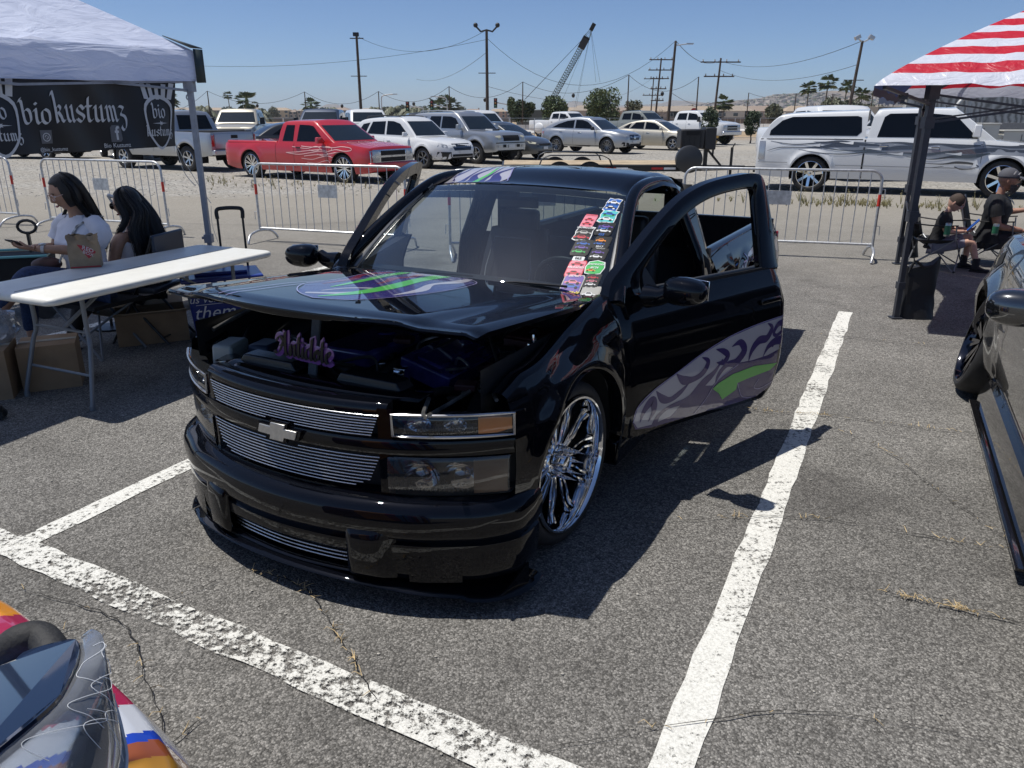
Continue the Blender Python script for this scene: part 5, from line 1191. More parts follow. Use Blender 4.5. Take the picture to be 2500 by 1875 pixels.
def bumper(root, m=None, x=1.04, z=.68, w_=1.95):
 q = MB(); q.box((x, 0, z), (.14, w_, .22)); q.build('front_bumper', m or CHROME, root, bevel=.04)
r_, *_ = vehicle('white_work_truck', (5.0, 56.0), (.70, -.71), pick(), 'white crew cab dually with a plain bed, left of the sloping-roofed SUV', 'pickup truck', WHITEC)
r_.location = (5.5, 64, 0); bumper(r_)
q = MB(); q.ball((-3.7, -1.02, .72), (.55, .14, .42), 14, 8); q.build('dually_fender', WHITEC, r_)
r_, *_ = vehicle('sage_pickup', (9.6, 53.0), (.70, -.71), pick(), 'sage grey crew cab pickup half hidden behind the champagne sedan', 'pickup truck', SAGE); bumper(r_, SAGE)
r_, *_ = vehicle('white_pickup', (12.6, 50.0), (.66, -.75), pick(), 'clean white pickup with bright grille right of the sage one', 'pickup truck', WHITEC); bumper(r_, mat('bright_trim'))
r_, *_ = vehicle('champagne_pickup', (-12.2, 36.0), (.14, -.99), pick(mirm=DARKP, front=[([RCT(.62, .94, .98, 1.14)], 'headlight', LENS), ([RCT(-.56, .56, .88, 1.14)], 'grille', BLK, .010, False), ([RCT(-.22, .22, .98, 1.05)], 'grille_badge', mat('dark_red_badge', (.15, .02, .02), .4), .016, False)]), 'champagne pickup facing the lot with wide black grille, behind the red pickup', 'pickup truck', CHAMP); bumper(r_, mat('bright_trim'))
r_, *_ = vehicle('white_heavy_pickup', (-15.0, 32.6), (.55, -.83), pick(), 'tall white heavy pickup with tow mirrors behind the silver pickup', 'pickup truck', WHITEC); bumper(r_)
r_, *_ = vehicle('dark_sedan', (-7.4, 33.8), (.85, .52), dict(CIV, w=1.88, wb=3.0), 'dark charcoal sedan showing only its tail beside the red pickup cab', 'car', DGREY)
r_, *_ = vehicle('navy_pickup', (-8.6, 36.2), (.05, -1.), pick(), 'dark blue pickup behind the red pickup roof', 'pickup truck', NAVYC)
r_, *_ = vehicle('white_pickup', (-6.7, 39.0), (.35, -.94), pick(), 'white pickup cab showing above the white wagon', 'pickup truck', WHITEC)
r_, *_ = vehicle('dark_suv', (-4.4, 41.5), (.2, -.98), dict(RUN), 'dark suv roof just visible above the silver off-roader', 'car', DGREY)
SUV2 = dict(RUN, wb=2.95, ro=1.15, w=2.02, R=.40, zb=.42, rimm=ALU, low=[(-4.1, 1.22), (-3.0, 1.24), (-1.0, 1.24), (-.5, 1.25), (.3, 1.22), (.9, 1.10)], cabs=[dict(roof=[(-4.05, 1.22), (-3.9, 1.6), (-3.7, 1.85), (-3.1, 1.92), (-1.5, 1.92), (-1.1, 1.86), (-.42, 1.25)], wr=.76, side=[[(-3.7, 1.33), (-2.9, 1.33), (-2.9, 1.78), (-3.56, 1.76)], [(-2.8, 1.33), (-1.94, 1.32), (-1.94, 1.80), (-2.8, 1.79)], [(-1.86, 1.32), (-.80, 1.31), (-1.14, 1.68), (-1.86, 1.80)]], ws=[(-.78, 1.30), (.78, 1.30), (.66, 1.80), (-.66, 1.80)])], mirm=WHITEC)
r_, *_ = vehicle('white_suv', (-.75, 40.5), (.62, -.78), SUV2, 'large white SUV between the silver off-roader and the power pole', 'car', WHITEC)
r_, *_ = vehicle('dark_car', (-21.5, 34.5), (-.9, .2), dict(CIV, w=1.85), 'dark car whose wheels and shadow show under the banner', 'car', DGREY)

# white crew cab with camper shell and grey ghost flames
SLV = pick(wb=3.90, fo=1.02, ro=1.22, w=2.03, zb=.32, R=.405, AR=.46, tw=.28, rim=.30, spokes=7, rimm=CHROME, fk=.10, fround=.5,
 flare=.05, crown=.02, low=[(-5.12, 1.20), (-3.0, 1.22), (-2.95, 1.22), (-.6, 1.20), (-.2, 1.20), (.6, 1.12), (1.02, 1.02)],
 cabs=[dict(name='camper_shell', roof=[(-5.12, 1.20), (-5.02, 1.35), (-4.82, 1.62), (-4.5, 1.74), (-3.2, 1.80), (-2.82, 1.81), (-2.80, 1.81)], wr=.82, tex=1.4, side=[[(-4.90, 1.27), (-2.98, 1.27), (-2.89, 1.36), (-2.93, 1.67), (-3.02, 1.70), (-4.42, 1.68), (-4.64, 1.60), (-4.88, 1.38)]]),
  dict(roof=[(-2.76, 1.21), (-2.72, 1.5), (-2.64, 1.78), (-2.4, 1.84), (-1.2, 1.85), (-.98, 1.80), (-.22, 1.22)], wr=.78, tex=1.4, side=[[(-2.56, 1.25), (-1.70, 1.25), (-1.66, 1.31), (-1.69, 1.73), (-1.75, 1.76), (-2.36, 1.75), (-2.46, 1.68)], [(-1.54, 1.25), (-.56, 1.24), (-.66, 1.33), (-1.00, 1.66), (-1.15, 1.72), (-1.50, 1.75)]], ws=[(-.80, 1.28), (.80, 1.28), (.70, 1.74), (-.70, 1.74)])],
 seams=[(-2.78, .34, 1.20), (-1.62, .36, 1.2), (-.45, .36, 1.18)], handles=[(-2.40, 1.06), (-1.36, 1.05)], mirror=(-.62, 1.40), msize=(.16, .20, .26), mirm=WHITEC,
 sidepatch=[('tail_light', mat('clear_tail_light', (.45, .45, .46), .15, .5, coat=1.), RCT(-5.10, -4.96, .72, 1.14), .008)])
sr_, sb_, SBV, SSD = vehicle('flamed_pickup', (10.95, 18.1), (.905, -.425), SLV, 'long white crew cab pickup with camper shell and grey ghost flames along its side', 'pickup truck', WHITEC)
FG = mat('grey_flame_paint', (.055, .06, .07), .25, .0, coat=1.); FG2 = mat('silver_flame_paint', (.21, .225, .255), .3, .0, coat=1.)
for s in (-1, 1):
 q = MB(); Sd = SSD(s)
 decal(q, SBV, Sd, [(-3.9, 1.14), (-3.0, 1.15), (-2.2, 1.13), (-1.2, 1.10), (-.3, 1.10), (.5, 1.02), (.62, .96), (.3, .90), (-.35, .92), (-.6, .80), (-1.3, .84), (-2.1, .86), (-2.9, .90), (-3.4, 1.02)], .004, .12, 1)
 for pth, wd in (([(-4.85, 1.14), (-4.3, 1.07), (-3.7, 1.12), (-3.3, 1.14), (-2.9, 1.10), (-2.3, 1.07)], [.008, .02, .03, .06, .05, .03]),
  ([(-4.9, .92), (-4.6, 1.0), (-4.1, 1.0), (-3.7, 1.02), (-3.3, 1.08), (-2.9, 1.05)], [.006, .018, .02, .05, .10, .03]),
  ([(-4.0, 1.06), (-3.5, .98), (-3.0, .95), (-2.4, 1.0), (-2.0, 1.04), (-1.6, 1.02)], [.006, .02, .02, .05, .08, .03]),
  ([(-4.2, .96), (-3.6, .88), (-3.1, .88), (-2.7, .93), (-2.3, .92)], [.006, .016, .02, .03, .01]),
  ([(-2.6, 1.12), (-2.1, 1.14), (-1.7, 1.10), (-1.3, 1.12), (-.9, 1.08), (-.5, 1.10)], [.008, .03, .06, .03, .08, .02]),
  ([(-2.5, .86), (-2.0, .92), (-1.5, .90), (-1.1, .96), (-.6, .98), (-.2, 1.03), (.1, 1.0)], [.006, .02, .05, .04, .10, .05, .02]),
  ([(-1.9, .84), (-1.4, .80), (-1.0, .86), (-.6, .88), (-.3, .94)], [.006, .02, .05, .07, .02]),
  ([(-1.7, .72), (-1.2, .70), (-.9, .74), (-.6, .72), (-.48, .66), (-.66, .62)], [.006, .02, .05, .04, .02, .006]),
  ([(-1.4, .62), (-1.0, .66), (-.8, .60), (-.55, .60)], [.006, .016, .02, .006]),
  ([(-.5, 1.12), (0, 1.08), (.35, 1.08), (.60, 1.04)], [.01, .04, .06, .01]), ([(-.3, .98), (.1, 1.0), (.45, .98), (.62, .93), (.45, .90)], [.01, .05, .05, .03, .01]), ([(.2, 1.12), (.5, 1.10), (.85, 1.06)], [.01, .03, .01])):
  ribbon(q, SBV, Sd, pth, wd, .007, 8, m=0)
 for cx, cz, l_ in ((-3.75, 1.06, .35), (-3.05, 1.12, .28), (-2.45, 1.0, .3), (-1.3, 1.04, .34), (-.85, .92, .3), (-2.0, .90, .3), (-.95, .66, .3)):
  ribbon(q, SBV, Sd, [(cx-l_, cz+.01), (cx-l_*.4, cz-.005), (cx, cz), (cx+.02, cz)], [.004, .03, .065, .05], .010, 6, m=2)
 q.build('ghost_flames', [FG, FG2, WHITEC], sb_, smooth=30)
for s in (1, -1):
 q = MB(); ribbon(q, SBV, SSD(s), [(-5.08, 1.185), (-4, 1.195), (-2.84, 1.195)], .018, .006, 4); q.build('shell_seam', mat('panel_gap'), sb_)
 q = MB(); ribbon(q, SBV, SSD(s), [(-2.79, .34), (-2.79, 1.19)], .035, .005, 4); q.build('cab_gap', BLK, sb_)
 q = MB(); ribbon(q, SBV, SSD(s), [(-5.1, .66), (-4.42, .66)], .012, .006, 4); ribbon(q, SBV, SSD(s), [(-3.36, .62), (-.52, .62)], .012, .006, 6); q.build('painted_crease_shade', mat('crease_shadow_grey', (.25, .25, .26), .4), sb_)  # flat grey strips paint in the shade along the lower body crease
q = MB(); q.tube([(-1.2, 0, 1.86), (-1.25, 0, 1.93)], .01, 5); q.tube([(-.5, -.85, 1.2), (-.55, -.87, 1.75)], .004, 4); q.build('aerial', DARKP, sr_)
q = MB(); q.box((1.10, 0, .62), (.12, 1.92, .3)); q.build('front_bumper', WHITEC, sr_, bevel=.05)
q = MB(); q.box((-5.20, -.1, .42), (.12, .9, .07)); q.build('hitch_step', BLK, sr_)
r_, *_ = vehicle('white_pickup', (9.75, 22.9), (.10, -1.), pick(), 'white pickup whose roof just shows above the camper shell', 'pickup truck', WHITEC)
# ------------------------------------------------------------------ crowd barriers
def make_barrier(L=2.35, seed=0):
 root = empty('crowd_barrier')
 q = MB(); r = .13; H = 1.08; zl = .19
 pts = [(0, 0, zl-.02)]+[(0, 0, z) for z in (.4, .8)]+[(r-r*cos(a), 0, H-r+r*sin(a)) for a in np.linspace(0, pi/2, 7)]+[(L-r+r*sin(a), 0, H-r+r*cos(a)) for a in np.linspace(0, pi/2, 7)]+[(L, 0, .8), (L, 0, .4), (L, 0, zl-.02)]
 q.tube(pts, .0175, 8); q.build('frame', GALV, root, smooth=60)
 q = MB(); q.tube([(0, 0, zl), (L, 0, zl)], .0165, 8); q.build('bottom_rail', GALV, root)
 n = 17
 for k in range(n):
  x = L*(k+1)/(n+1); b = MB(); b.tube([(x, 0, zl), (x+random.uniform(-.004, .004), 0, H)], .0062, 6, cap=False); b.build('bar', GALV, root)
 q = MB(); q.box((L*.5, -.012, .735), (.30, .006, .17)); q.build('sign_plate', GALV, root)
 for x, s in ((0, 1), (L, -1)):
  f = MB(); f.tube(spline([(x+s*.04, -.34, .012), (x+s*.03, -.31, .06), (x+s*.01, -.22, .125), (x, 0, .155), (x+s*.01, .22, .125), (x+s*.03, .31, .06), (x+s*.04, .34, .012)], 5), .017, 8); f.tube([(x, 0, .15), (x, 0, .2)], .02, 8); f.build('foot', GALV, root, smooth=60)
  rs = MB(); rs.tube([(x, 0, .66), (x, 0, .80)], .0195, 10); rs.build('red_sleeve', REDP, root)
  for z in (.86, .42):
   h = MB(); h.tube([(x, 0, z), (x-s*.05, -.01, z), (x-s*.055, -.012, z-.11)], .006, 6); h.build('hook', GALV, root)
 return root
BAR = make_barrier(); first = True
for a, b, lab in (((-10.3, 13.75), (-8.15, 12.95), 'crowd barrier leaving the picture at the far left behind the wagon handle'),
    ((-7.30, 12.45), (-5.17, 11.66), 'crowd barrier standing behind the two seated women'),
    ((-3.62, 11.25), (-1.37, 10.45), 'crowd barrier between the tent leg and the open passenger door'),
    ((-.78, 9.85), (1.56, 9.92), 'crowd barrier mostly hidden behind the black truck cab'),
    ((2.24, 10.35), (4.56, 9.70), 'crowd barrier seen through the open driver door, ending near the black sandbag')):
 o = BAR if first else copy_tree(BAR); first = False
 o.location = (a[0], a[1], 0); o.rotation_euler = (0, 0, atan2(b[1]-a[1], b[0]-a[0])); tag(o, lab, 'barrier', 'steel crowd barriers closing off the lot')

# ------------------------------------------------------------------ fabric
def fabric(name, col, trans=.35, bump=.5, sc=6.):
 m = bpy.data.materials.new(name); m.use_nodes = True; t = m.node_tree; t.nodes.clear(); L = t.links.new
 o = t.nodes.new('ShaderNodeOutputMaterial'); d = t.nodes.new('ShaderNodeBsdfDiffuse'); tr = t.nodes.new('ShaderNodeBsdfTranslucent'); g = t.nodes.new('ShaderNodeBsdfGlossy'); g.inputs['Roughness'].default_value = .38
 d.inputs[0].default_value = (*col, 1); tr.inputs[0].default_value = (*col, 1)
 tc = t.nodes.new('ShaderNodeTexCoord'); n = t.nodes.new('ShaderNodeTexNoise'); n.inputs['Scale'].default_value = sc; n.inputs['Detail'].default_value = 5; n.inputs['Distortion'].default_value = 1.6
 mp = t.nodes.new('ShaderNodeMapping'); mp.inputs['Scale'].default_value = (1, .35, 2.2); L(tc.outputs['Object'], mp.inputs[0]); L(mp.outputs[0], n.inputs['Vector'])
 bp = t.nodes.new('ShaderNodeBump'); bp.inputs['Strength'].default_value = bump; bp.inputs['Distance'].default_value = .03; L(n.outputs[0], bp.inputs['Height'])
 for s_ in (d, tr, g): L(bp.outputs[0], s_.inputs['Normal'])
 m1 = t.nodes.new('ShaderNodeMixShader'); m1.inputs[0].default_value = trans; L(d.outputs[0], m1.inputs[1]); L(tr.outputs[0], m1.inputs[2])
 m2 = t.nodes.new('ShaderNodeMixShader'); m2.inputs[0].default_value = .06; L(m1.outputs[0], m2.inputs[1]); L(g.outputs[0], m2.inputs[2]); L(m2.outputs[0], o.inputs[0]); return m
def wr(u, v, k=1.): return .008*k*(sin(u*37+4*sin(v*9))+.7*sin(u*61-v*23)+.5*sin(v*47+u*13))

# ------------------------------------------------------------------ club tent, left
A1 = np.array([-2.52, 6.65]); dN = np.array([-.39, -.921]); dL = np.array([-.921, .39]); TL = 3.0
tent = empty('canopy_tent', (0, 0, 0), 0, 'pale blue-white pop-up canopy on grey legs with a club banner, left side', 'canopy tent')
ZE = lambda a: 1.965-.018*a          # eaves drop slightly towards the near corner
CC = [A1, A1+dN*TL, A1+dN*TL+dL*TL, A1+dL*TL]; CZ = [ZE(0), ZE(3), ZE(3), ZE(0)]
pk = sum(CC)/4; PZ = 3.12; FAB = fabric('pale_canopy_fabric', (.74, .80, .98), .42, .7, 5.)
for i in range(4):
 a, b = CC[i], CC[(i+1) % 4]; za, zb_ = CZ[i]+.235, CZ[(i+1) % 4]+.235; q = MB()
 def f(u, v):
  p = (a*(1-u)+b*u)*(1-v)+pk*v; z = (za*(1-u)+zb_*u)*(1-v)+PZ*v
  sag = -.10*v*(1-v)*4*(4*u*(1-u))*.55
  return (p[0], p[1], z+sag+wr(u*1.2, v, 1.6)*(4*u*(1-u))*(1-v))
 q.grid(f, np.linspace(0, 1, 40), np.linspace(0, 1, 24)); q.build('roof_panel', FAB, tent, smooth=60)
 q = MB(); n_ = np.array([(b-a)[1], -(b-a)[0]]); n_ = n_/np.linalg.norm(n_)
 if np.dot(n_, (a+b)/2-pk) < 0: n_ = -n_
 def g_(u, v):
  p = a*(1-u)+b*u+n_*(.012+.02*v+wr(u*1.5, v*.1, 1.3)*(v)); z = (za*(1-u)+zb_*u)-.225*v-.012*sin(pi*u)*v
  return (p[0], p[1], z)
 q.grid(g_, np.linspace(0, 1, 50), np.linspace(0, 1, 6)); q.build('valance', FAB, tent, smooth=60)
TG = mat('tent_grey_steel', (.30, .32, .37), .45, .25, noise=.1)
for i in range(4):
 c = CC[i]-(CC[i]-pk)/np.linalg.norm(CC[i]-pk)*.06; q = MB()
 q.beam((c[0], c[1], .72), (c[0], c[1], CZ[i]+.03), .040, .040); q.beam((c[0]+.0, c[1], .0), (c[0], c[1], .74), .030, .030)
 q.box((c[0], c[1], .73), (.062, .062, .07)); q.box((c[0]-.03, c[1], .735), (.05, .03, .02)); q.box((c[0], c[1], .01), (.09, .09, .012)); q.box((c[0], c[1], CZ[i]-.02), (.075, .075, .10))
 q.build('leg', TG, tent, smooth=30)
 k = MB(); d_ = (CC[i]-pk)/np.linalg.norm(CC[i]-pk)*.065; e_ = [(CC[(i+1) % 4]-CC[i])/TL, (CC[i-1]-CC[i])/TL]
 for ee in e_:
  for z0, z1 in ((CZ[i]+.245, CZ[i]-.0),):
   P0, P1 = CC[i]+d_, CC[i]+d_+ee*.09
   k.add([(P0[0], P0[1], z0), (P1[0], P1[1], z0), (P1[0], P1[1], z1), (P0[0], P0[1], z1)], [(0, 1, 2, 3)])
 P0 = CC[i]+d_*1.05; P1 = P0+e_[0]*.12; P2 = P0+e_[1]*.12; P3 = CC[i]+(pk-CC[i])*.10; k.add([(P0[0], P0[1], CZ[i]+.25), (P1[0], P1[1], CZ[i]+.26), (P3[0], P3[1], CZ[i]+.335), (P2[0], P2[1], CZ[i]+.26)], [(0, 1, 2, 3)])
 k.build('corner_patch', mat('dark_green_patch', (.03, .045, .05), .6), tent, solid=.006)
 a, b = CC[i], CC[(i+1) % 4]; q = MB()
 for t0, t1, z0, z1 in ((0, .5, .02, -.05), (0, .5, -.05, .02), (.5, 1, .02, -.05), (.5, 1, -.05, .02)):
  p, r_ = a*(1-t0)+b*t0, a*(1-t1)+b*t1
  if z0 < 0 or z1 < 0: q.beam((p[0]*.97+pk[0]*.03, p[1]*.97+pk[1]*.03, CZ[i]-.01+z0), (r_[0]*.97+pk[0]*.03, r_[1]*.97+pk[1]*.03, CZ[i]-.01+z1), .03, .016)
 q.build('truss_bars', TG, tent, smooth=0)
rg_ = MB(); c = CC[0]; rg_.tube([(c[0]-.08+.022*cos(a), c[1], CZ[0]-.11+.022*sin(a)) for a in np.linspace(0, 2*pi, 12, endpoint=False)], .005, 6, closed=True); rg_.build('tie_ring', TG, tent)

# banner: blackletter club name, shield and handles
BK = mat('banner_vinyl', (.012, .012, .014), .42, bump=.25, bscale=5); BWH = mat('banner_white_print', (.60, .60, .61), .55); BGR = mat('banner_grey_print', (.13, .13, .14), .6)
bO = A1+dN*.20+np.array([-.05, .02]); BW, BH = 2.62, .47
def bf_(u, v, off=0.):
 """u metres from the right-hand end towards the near end, v metres up from the foot"""
 p = bO+dN*u; s_ = v/BH; slide = -.06*(1-s_)*max(0, 1-u/.6)
 fold = .016*sin(u*6+v*4)+.010*sin(u*15-v*9)+.02*exp_(-((u-1.9)/.18)**2)*(1-s_)
 n_ = np.array([.921, -.39]); zz = 1.487+v-.008*sin(pi*min(1, u/BW))*(1-s_)
 p = p+n_*(fold+off)-dN*(-slide)*-1
 return (p[0], p[1], zz)
def exp_(x): return math.exp(x)
bn = MB(); bn.grid(lambda u, v: bf_(u, v), np.linspace(0, BW, 60), np.linspace(0, BH, 16)); BAN = bn.build('banner', BK, None, smooth=60)
tag(BAN, 'black club banner reading bio kustumz in white blackletter, hung under the canopy', 'banner')
# blackletter alphabet, broad nib; unit x-height 1
BL = {'b': ([[(.12, 1.75), (.0, 1.55), (.14, 1.45), (.14, .22), (.34, .0), (.62, .2), (.62, .82), (.40, 1.0), (.22, .80)], [(-.1, 1.45), (.14, 1.72)]], .86),
 'i': ([[(-.02, .85), (.14, 1.0), (.14, .2), (.30, .0), (.44, .15)], [(.12, 1.42), (.24, 1.32)]], .46),
 'o': ([[(.30, 1.0), (.06, .80), (.06, .2), (.32, .0), (.58, .2), (.58, .8), (.30, 1.0)]], .78),
 'k': ([[(-.05, 1.62), (.14, 1.8), (.14, .15), (.26, .0)], [(.14, .72), (.38, 1.0), (.56, .84), (.40, .62), (.2, .55)], [(.34, .58), (.52, .30), (.56, .12), (.72, .0), (.82, .12)]], .90),
 'u': ([[(-.02, .85), (.12, 1.0), (.12, .2), (.34, .0), (.56, .2)], [(.44, .88), (.58, 1.0), (.58, .16), (.72, .0), (.84, .14)]], .90),
 's': ([[(.62, .78), (.36, 1.02), (.08, .80), (.16, .60), (.54, .40), (.60, .2), (.34, -.02), (.02, .18)]], .74),
 'S': ([[(.66, 1.30), (.40, 1.55), (.10, 1.25), (.20, .95), (.58, .55), (.62, .22), (.32, -.02), (-.02, .2)], [(.30, 1.5), (.34, .1)]], .80),
 't': ([[(.20, 1.55), (.16, 1.2), (.16, .2), (.34, .0), (.50, .14)], [(-.06, .98), (.44, .98)]], .56),
 'm': ([[(-.02, .85), (.12, 1.0), (.12, .14), (.22, .0)], [(.14, .84), (.34, 1.0), (.48, .84), (.48, .14), (.58, .0)], [(.50, .84), (.70, 1.0), (.84, .84), (.84, .14), (.96, .0), (1.06, .12)]], 1.12),
 'z': ([[(.0, .88), (.2, 1.0), (.52, .86), (.20, .48), (.50, .34), (.62, .04), (.48, -.42), (.22, -.62), (.04, -.42), (.22, -.22)]], .78), ' ': ([], .42)}
def bl_word(mb, word, u0, v0, h, fn, m=0, wx=.095, wy=.075, slant=0, gap=.06):
 x = 0
 for ch in word:
  st, wd = BL[ch]
  nib(mb, [[(p[0]+x, p[1]) for p in s_] for s_ in st], lambda a, b: fn(u0-a*h, v0+b*h), wx, wy, m=m, n=3); x += wd+gap
 return x*h
tx = MB(); FB = lambda a, b: bf_(a, b, .006)
bl_word(tx, 'bio', 1.31, .185, .088, FB); bl_word(tx, 'kustumz', 1.095, .195, .101, FB)
for u0 in (.175, 1.475, 2.40):
 sc = .86; sh_ = MB()
 OUTLS = [(-.16, .34), (0, .42), (.16, .34), (.145, .14), (.10, .04), (0, -.045), (-.10, .04), (-.145, .14)]
 P = spline(OUTLS, 4, True)
 for k in range(len(P)):
  a, b = P[k], P[(k+1) % len(P)]
  sh_.add([bf_(u0-p[0]*q_*sc, .02+(p[1]-.15)*q_*sc+.15*sc, .005) for p, q_ in ((a, 1), (b, 1), (b, .88), (a, .88))], [(0, 1, 2, 3)])
 for k, (x0, w0, top) in enumerate(((-.13, .05, .462), (-.065, .045, .455), (0., .04, .44), (.065, .045, .455), (.13, .05, .462))):
  sh_.add([bf_(u0-(x0-w0/2)*sc, .345+.02*abs(x0)*2, .005), bf_(u0-(x0+w0/2)*sc, .345, .005), bf_(u0-(x0*1.2+w0/2)*sc, top, .005), bf_(u0-(x0*1.2-w0/2)*sc, top+.004, .005)], [(0, 1, 2, 3)])
 bl_word(sh_, 'bio', u0+.075, .215, .064, FB); bl_word(sh_, 'kustumz', u0+.135, .085, .043, FB, wx=.10, wy=.08)
 sh_.add([bf_(u0+.08, .175, .005), bf_(u0, .180, .005), bf_(u0-.08, .175, .005), bf_(u0, .170, .005)], [(0, 1, 2, 3)])
 sh_.add([bf_(u0-.022*cos(a)*(1 if i % 2 else .45), .175+.020*sin(a)*(1 if i % 2 else .45), .007) for i, a in enumerate(np.linspace(0, 2*pi, 10, endpoint=False))], [tuple(range(10))])
 sh_.build('shield_emblem', BWH, BAN, smooth=0)
text_on(tx, 'Bio Kustumz', lambda a, b: bf_(.60-a, .028+b, .006), .042, bold=.008)
text_on(tx, '@bio_kustumz', lambda a, b: bf_(1.13-a, .022+b, .006), .034, bold=.008)
fbk = MB(); fbk.add([bf_(.60-x*.85, .108+y*.85, .004) for x, y in [(-.055, -.065), (.035, -.065), (.055, -.045), (.055, .05), (.035, .07), (-.035, .07), (-.055, .05)]], [tuple(range(7))])
fbk.build('badge_panel', BGR, BAN, smooth=0); fbk = MB(); fbk.add([bf_(1.17-x*.8, .10+y*.8, .004) for x, y in [(-.05, -.05), (.05, -.05), (.05, .055), (-.05, .055)]], [(0, 1, 2, 3)])
fbk.build('badge_panel', BGR, BAN, smooth=0)
text_on(tx, 'f', lambda a, b: bf_(.597-a, .108+b, .007), .13, bold=.02)
for R_, r_ in ((.034, .028), (.016, .011)):
 n_ = 16; tx.add([bf_(1.17-R_*.8*cos(a), .10+R_*.8*sin(a), .007) for a in np.linspace(0, 2*pi, n_, endpoint=False)]+[bf_(1.17-r_*.8*cos(a), .10+r_*.8*sin(a), .007) for a in np.linspace(0, 2*pi, n_, endpoint=False)], [(k, (k+1) % n_, n_+(k+1) % n_, n_+k) for k in range(n_)])
tx.build('club_lettering', BWH, BAN, smooth=0)
rp = MB(); e0 = bf_(.0, .02); c = CC[0]; rp.tube(spline([e0, (c[0]-.12, c[1]+.0, 1.22), (c[0]-.01, c[1], 1.02)], 6), .003, 5); rp.tube(spline([e0, (c[0]-.18, c[1]-.05, 1.28), (c[0]-.12, c[1], 1.16)], 5), .003, 5); rp.tube(spline([(c[0], c[1]-.03, 1.0), (c[0]-.01, c[1]-.03, .85), (c[0]+.02, c[1]-.03, .70)], 4), .002, 4); rp.build('tie_cord', mat('white_cord', (.6, .6, .58), .8), BAN)

# ------------------------------------------------------------------ flag canopy, right
F0 = np.array([2.75, 6.30]); eN = np.array([.925, -.38]); dF = np.array([.42, .907]); FW, FD = 3.6, 3.25
ft = empty('flag_canopy', (0, 0, 0), 0, 'canopy printed as a red and white striped flag with navy side, on dark grey legs', 'canopy tent')
FZ = 1.93; pc = F0+eN*FW/2+dF*FD/2; PZ2 = 2.86
RDF = fabric('red_stripe_fabric', (.60, .02, .045), .30, .5, 7.); WHF = fabric('white_stripe_fabric', (.72, .74, .84), .30, .5, 7.); NVF = fabric('navy_fabric', (.035, .05, .13), .25, .4, 6.)
FC = [F0, F0+eN*FW, F0+eN*FW+dF*FD, F0+dF*FD]; fz = [FZ, FZ+.09, FZ+.05, FZ-.03]
for i in range(4):
 a, b = FC[i], FC[(i+1) % 4]; za, zb_ = fz[i], fz[(i+1) % 4]
 def f(u, v):
  inn = .0
  if i == 3: inn = .34*max(0, 1-abs(u-.5)/.42)**.8*(1-v)**3 if abs(u-.5) < .42 else 0
  p = (a*(1-u)+b*u)*(1-v)+pc*v; p = p+(pc-p)*inn*.35
  prof = v**.82 if i != 3 else v**.86
  z = (za*(1-u)+zb_*u)*(1-prof)+PZ2*prof+wr(u*1.3, v*.8, .9)*(1-v)*4*u*(1-u)*1.6
  return (p[0], p[1], z-.03*sin(pi*u)*(1-v))
 if i in (0, 2):
  for k in range(17):
   q = MB(); q.grid(f, np.linspace(0, 1, 40), np.linspace(k/17, (k+1)/17, 4)); q.build('stripe', WHF if k % 2 == 0 else RDF, ft, smooth=60)
 elif i == 3:
  q = MB(); q.grid(f, np.linspace(0, 1, 40), np.linspace(0, 1, 24)); q.build('navy_panel', NVF, ft, smooth=60)
 else:
  for k in range(12):
   q = MB(); q.grid(f, np.linspace(k/12, (k+1)/12, 4), np.linspace(0, 1, 20)); q.build('stripe', WHF if k % 2 else RDF, ft, smooth=60)
 if i == 3:
  fl = MB(); fl.grid(lambda u, v: tuple(np.array(f(u, 0))-np.array([0, 0, .06*v])), np.linspace(0, 1, 30), [0, 1]); fl.build('edge_binding', mat('navy_binding', (.03, .04, .08), .6), ft)
DG = mat('tent_charcoal_steel', (.055, .06, .075), .4, .4, noise=.1)
FLg = [np.array([3.43, 6.75]), np.array([3.43, 6.75])+eN*2.95, np.array([4.70, 9.42])+eN*2.95, np.array([4.70, 9.42])]
for i, c in enumerate(FLg):
 q = MB(); q.beam((c[0], c[1], .85), (c[0], c[1], 1.93), .052, .052); q.beam((c[0], c[1], 0), (c[0], c[1], .95), .040, .040)
 q.box((c[0], c[1], .90), (.075, .075, .09)); q.box((c[0]+.04, c[1], .91), (.05, .03, .03)); q.box((c[0], c[1], .30), (.06, .06, .06)); q.box((c[0], c[1], .008), (.09, .09, .014)); q.box((c[0], c[1], 1.90), (.085, .085, .12)); q.box((c[0], c[1], 1.66), (.08, .08, .09))
 q.build('leg', DG, ft, smooth=30)
 j = (i+1) % 4; a, b = c, FLg[j]; q = MB()
 for t0, t1, z0, z1 in ((0, .5, 1.88, 1.66), (0, .5, 1.66, 1.88), (.5, 1, 1.88, 1.66), (.5, 1, 1.66, 1.88)):
  p, r_ = a*(1-t0)+b*t0, a*(1-t1)+b*t1; q.beam((p[0], p[1], z0), (r_[0], r_[1], z1), .032, .018)
 q.build('truss_bars', DG, ft, smooth=0)
 q = MB(); cc_ = FC[i]; q.beam((c[0], c[1], 1.80), (cc_[0]*.96+pc[0]*.04, cc_[1]*.96+pc[1]*.04, fz[i]-.01), .028, .022); q.beam((c[0], c[1], 1.9), (pc[0], pc[1], 2.72), .025, .02); m_ = .5*c+.5*cc_; q.box((m_[0], m_[1], 1.86), (.05, .05, .05)); q.build('eave_arm', DG, ft, smooth=0)
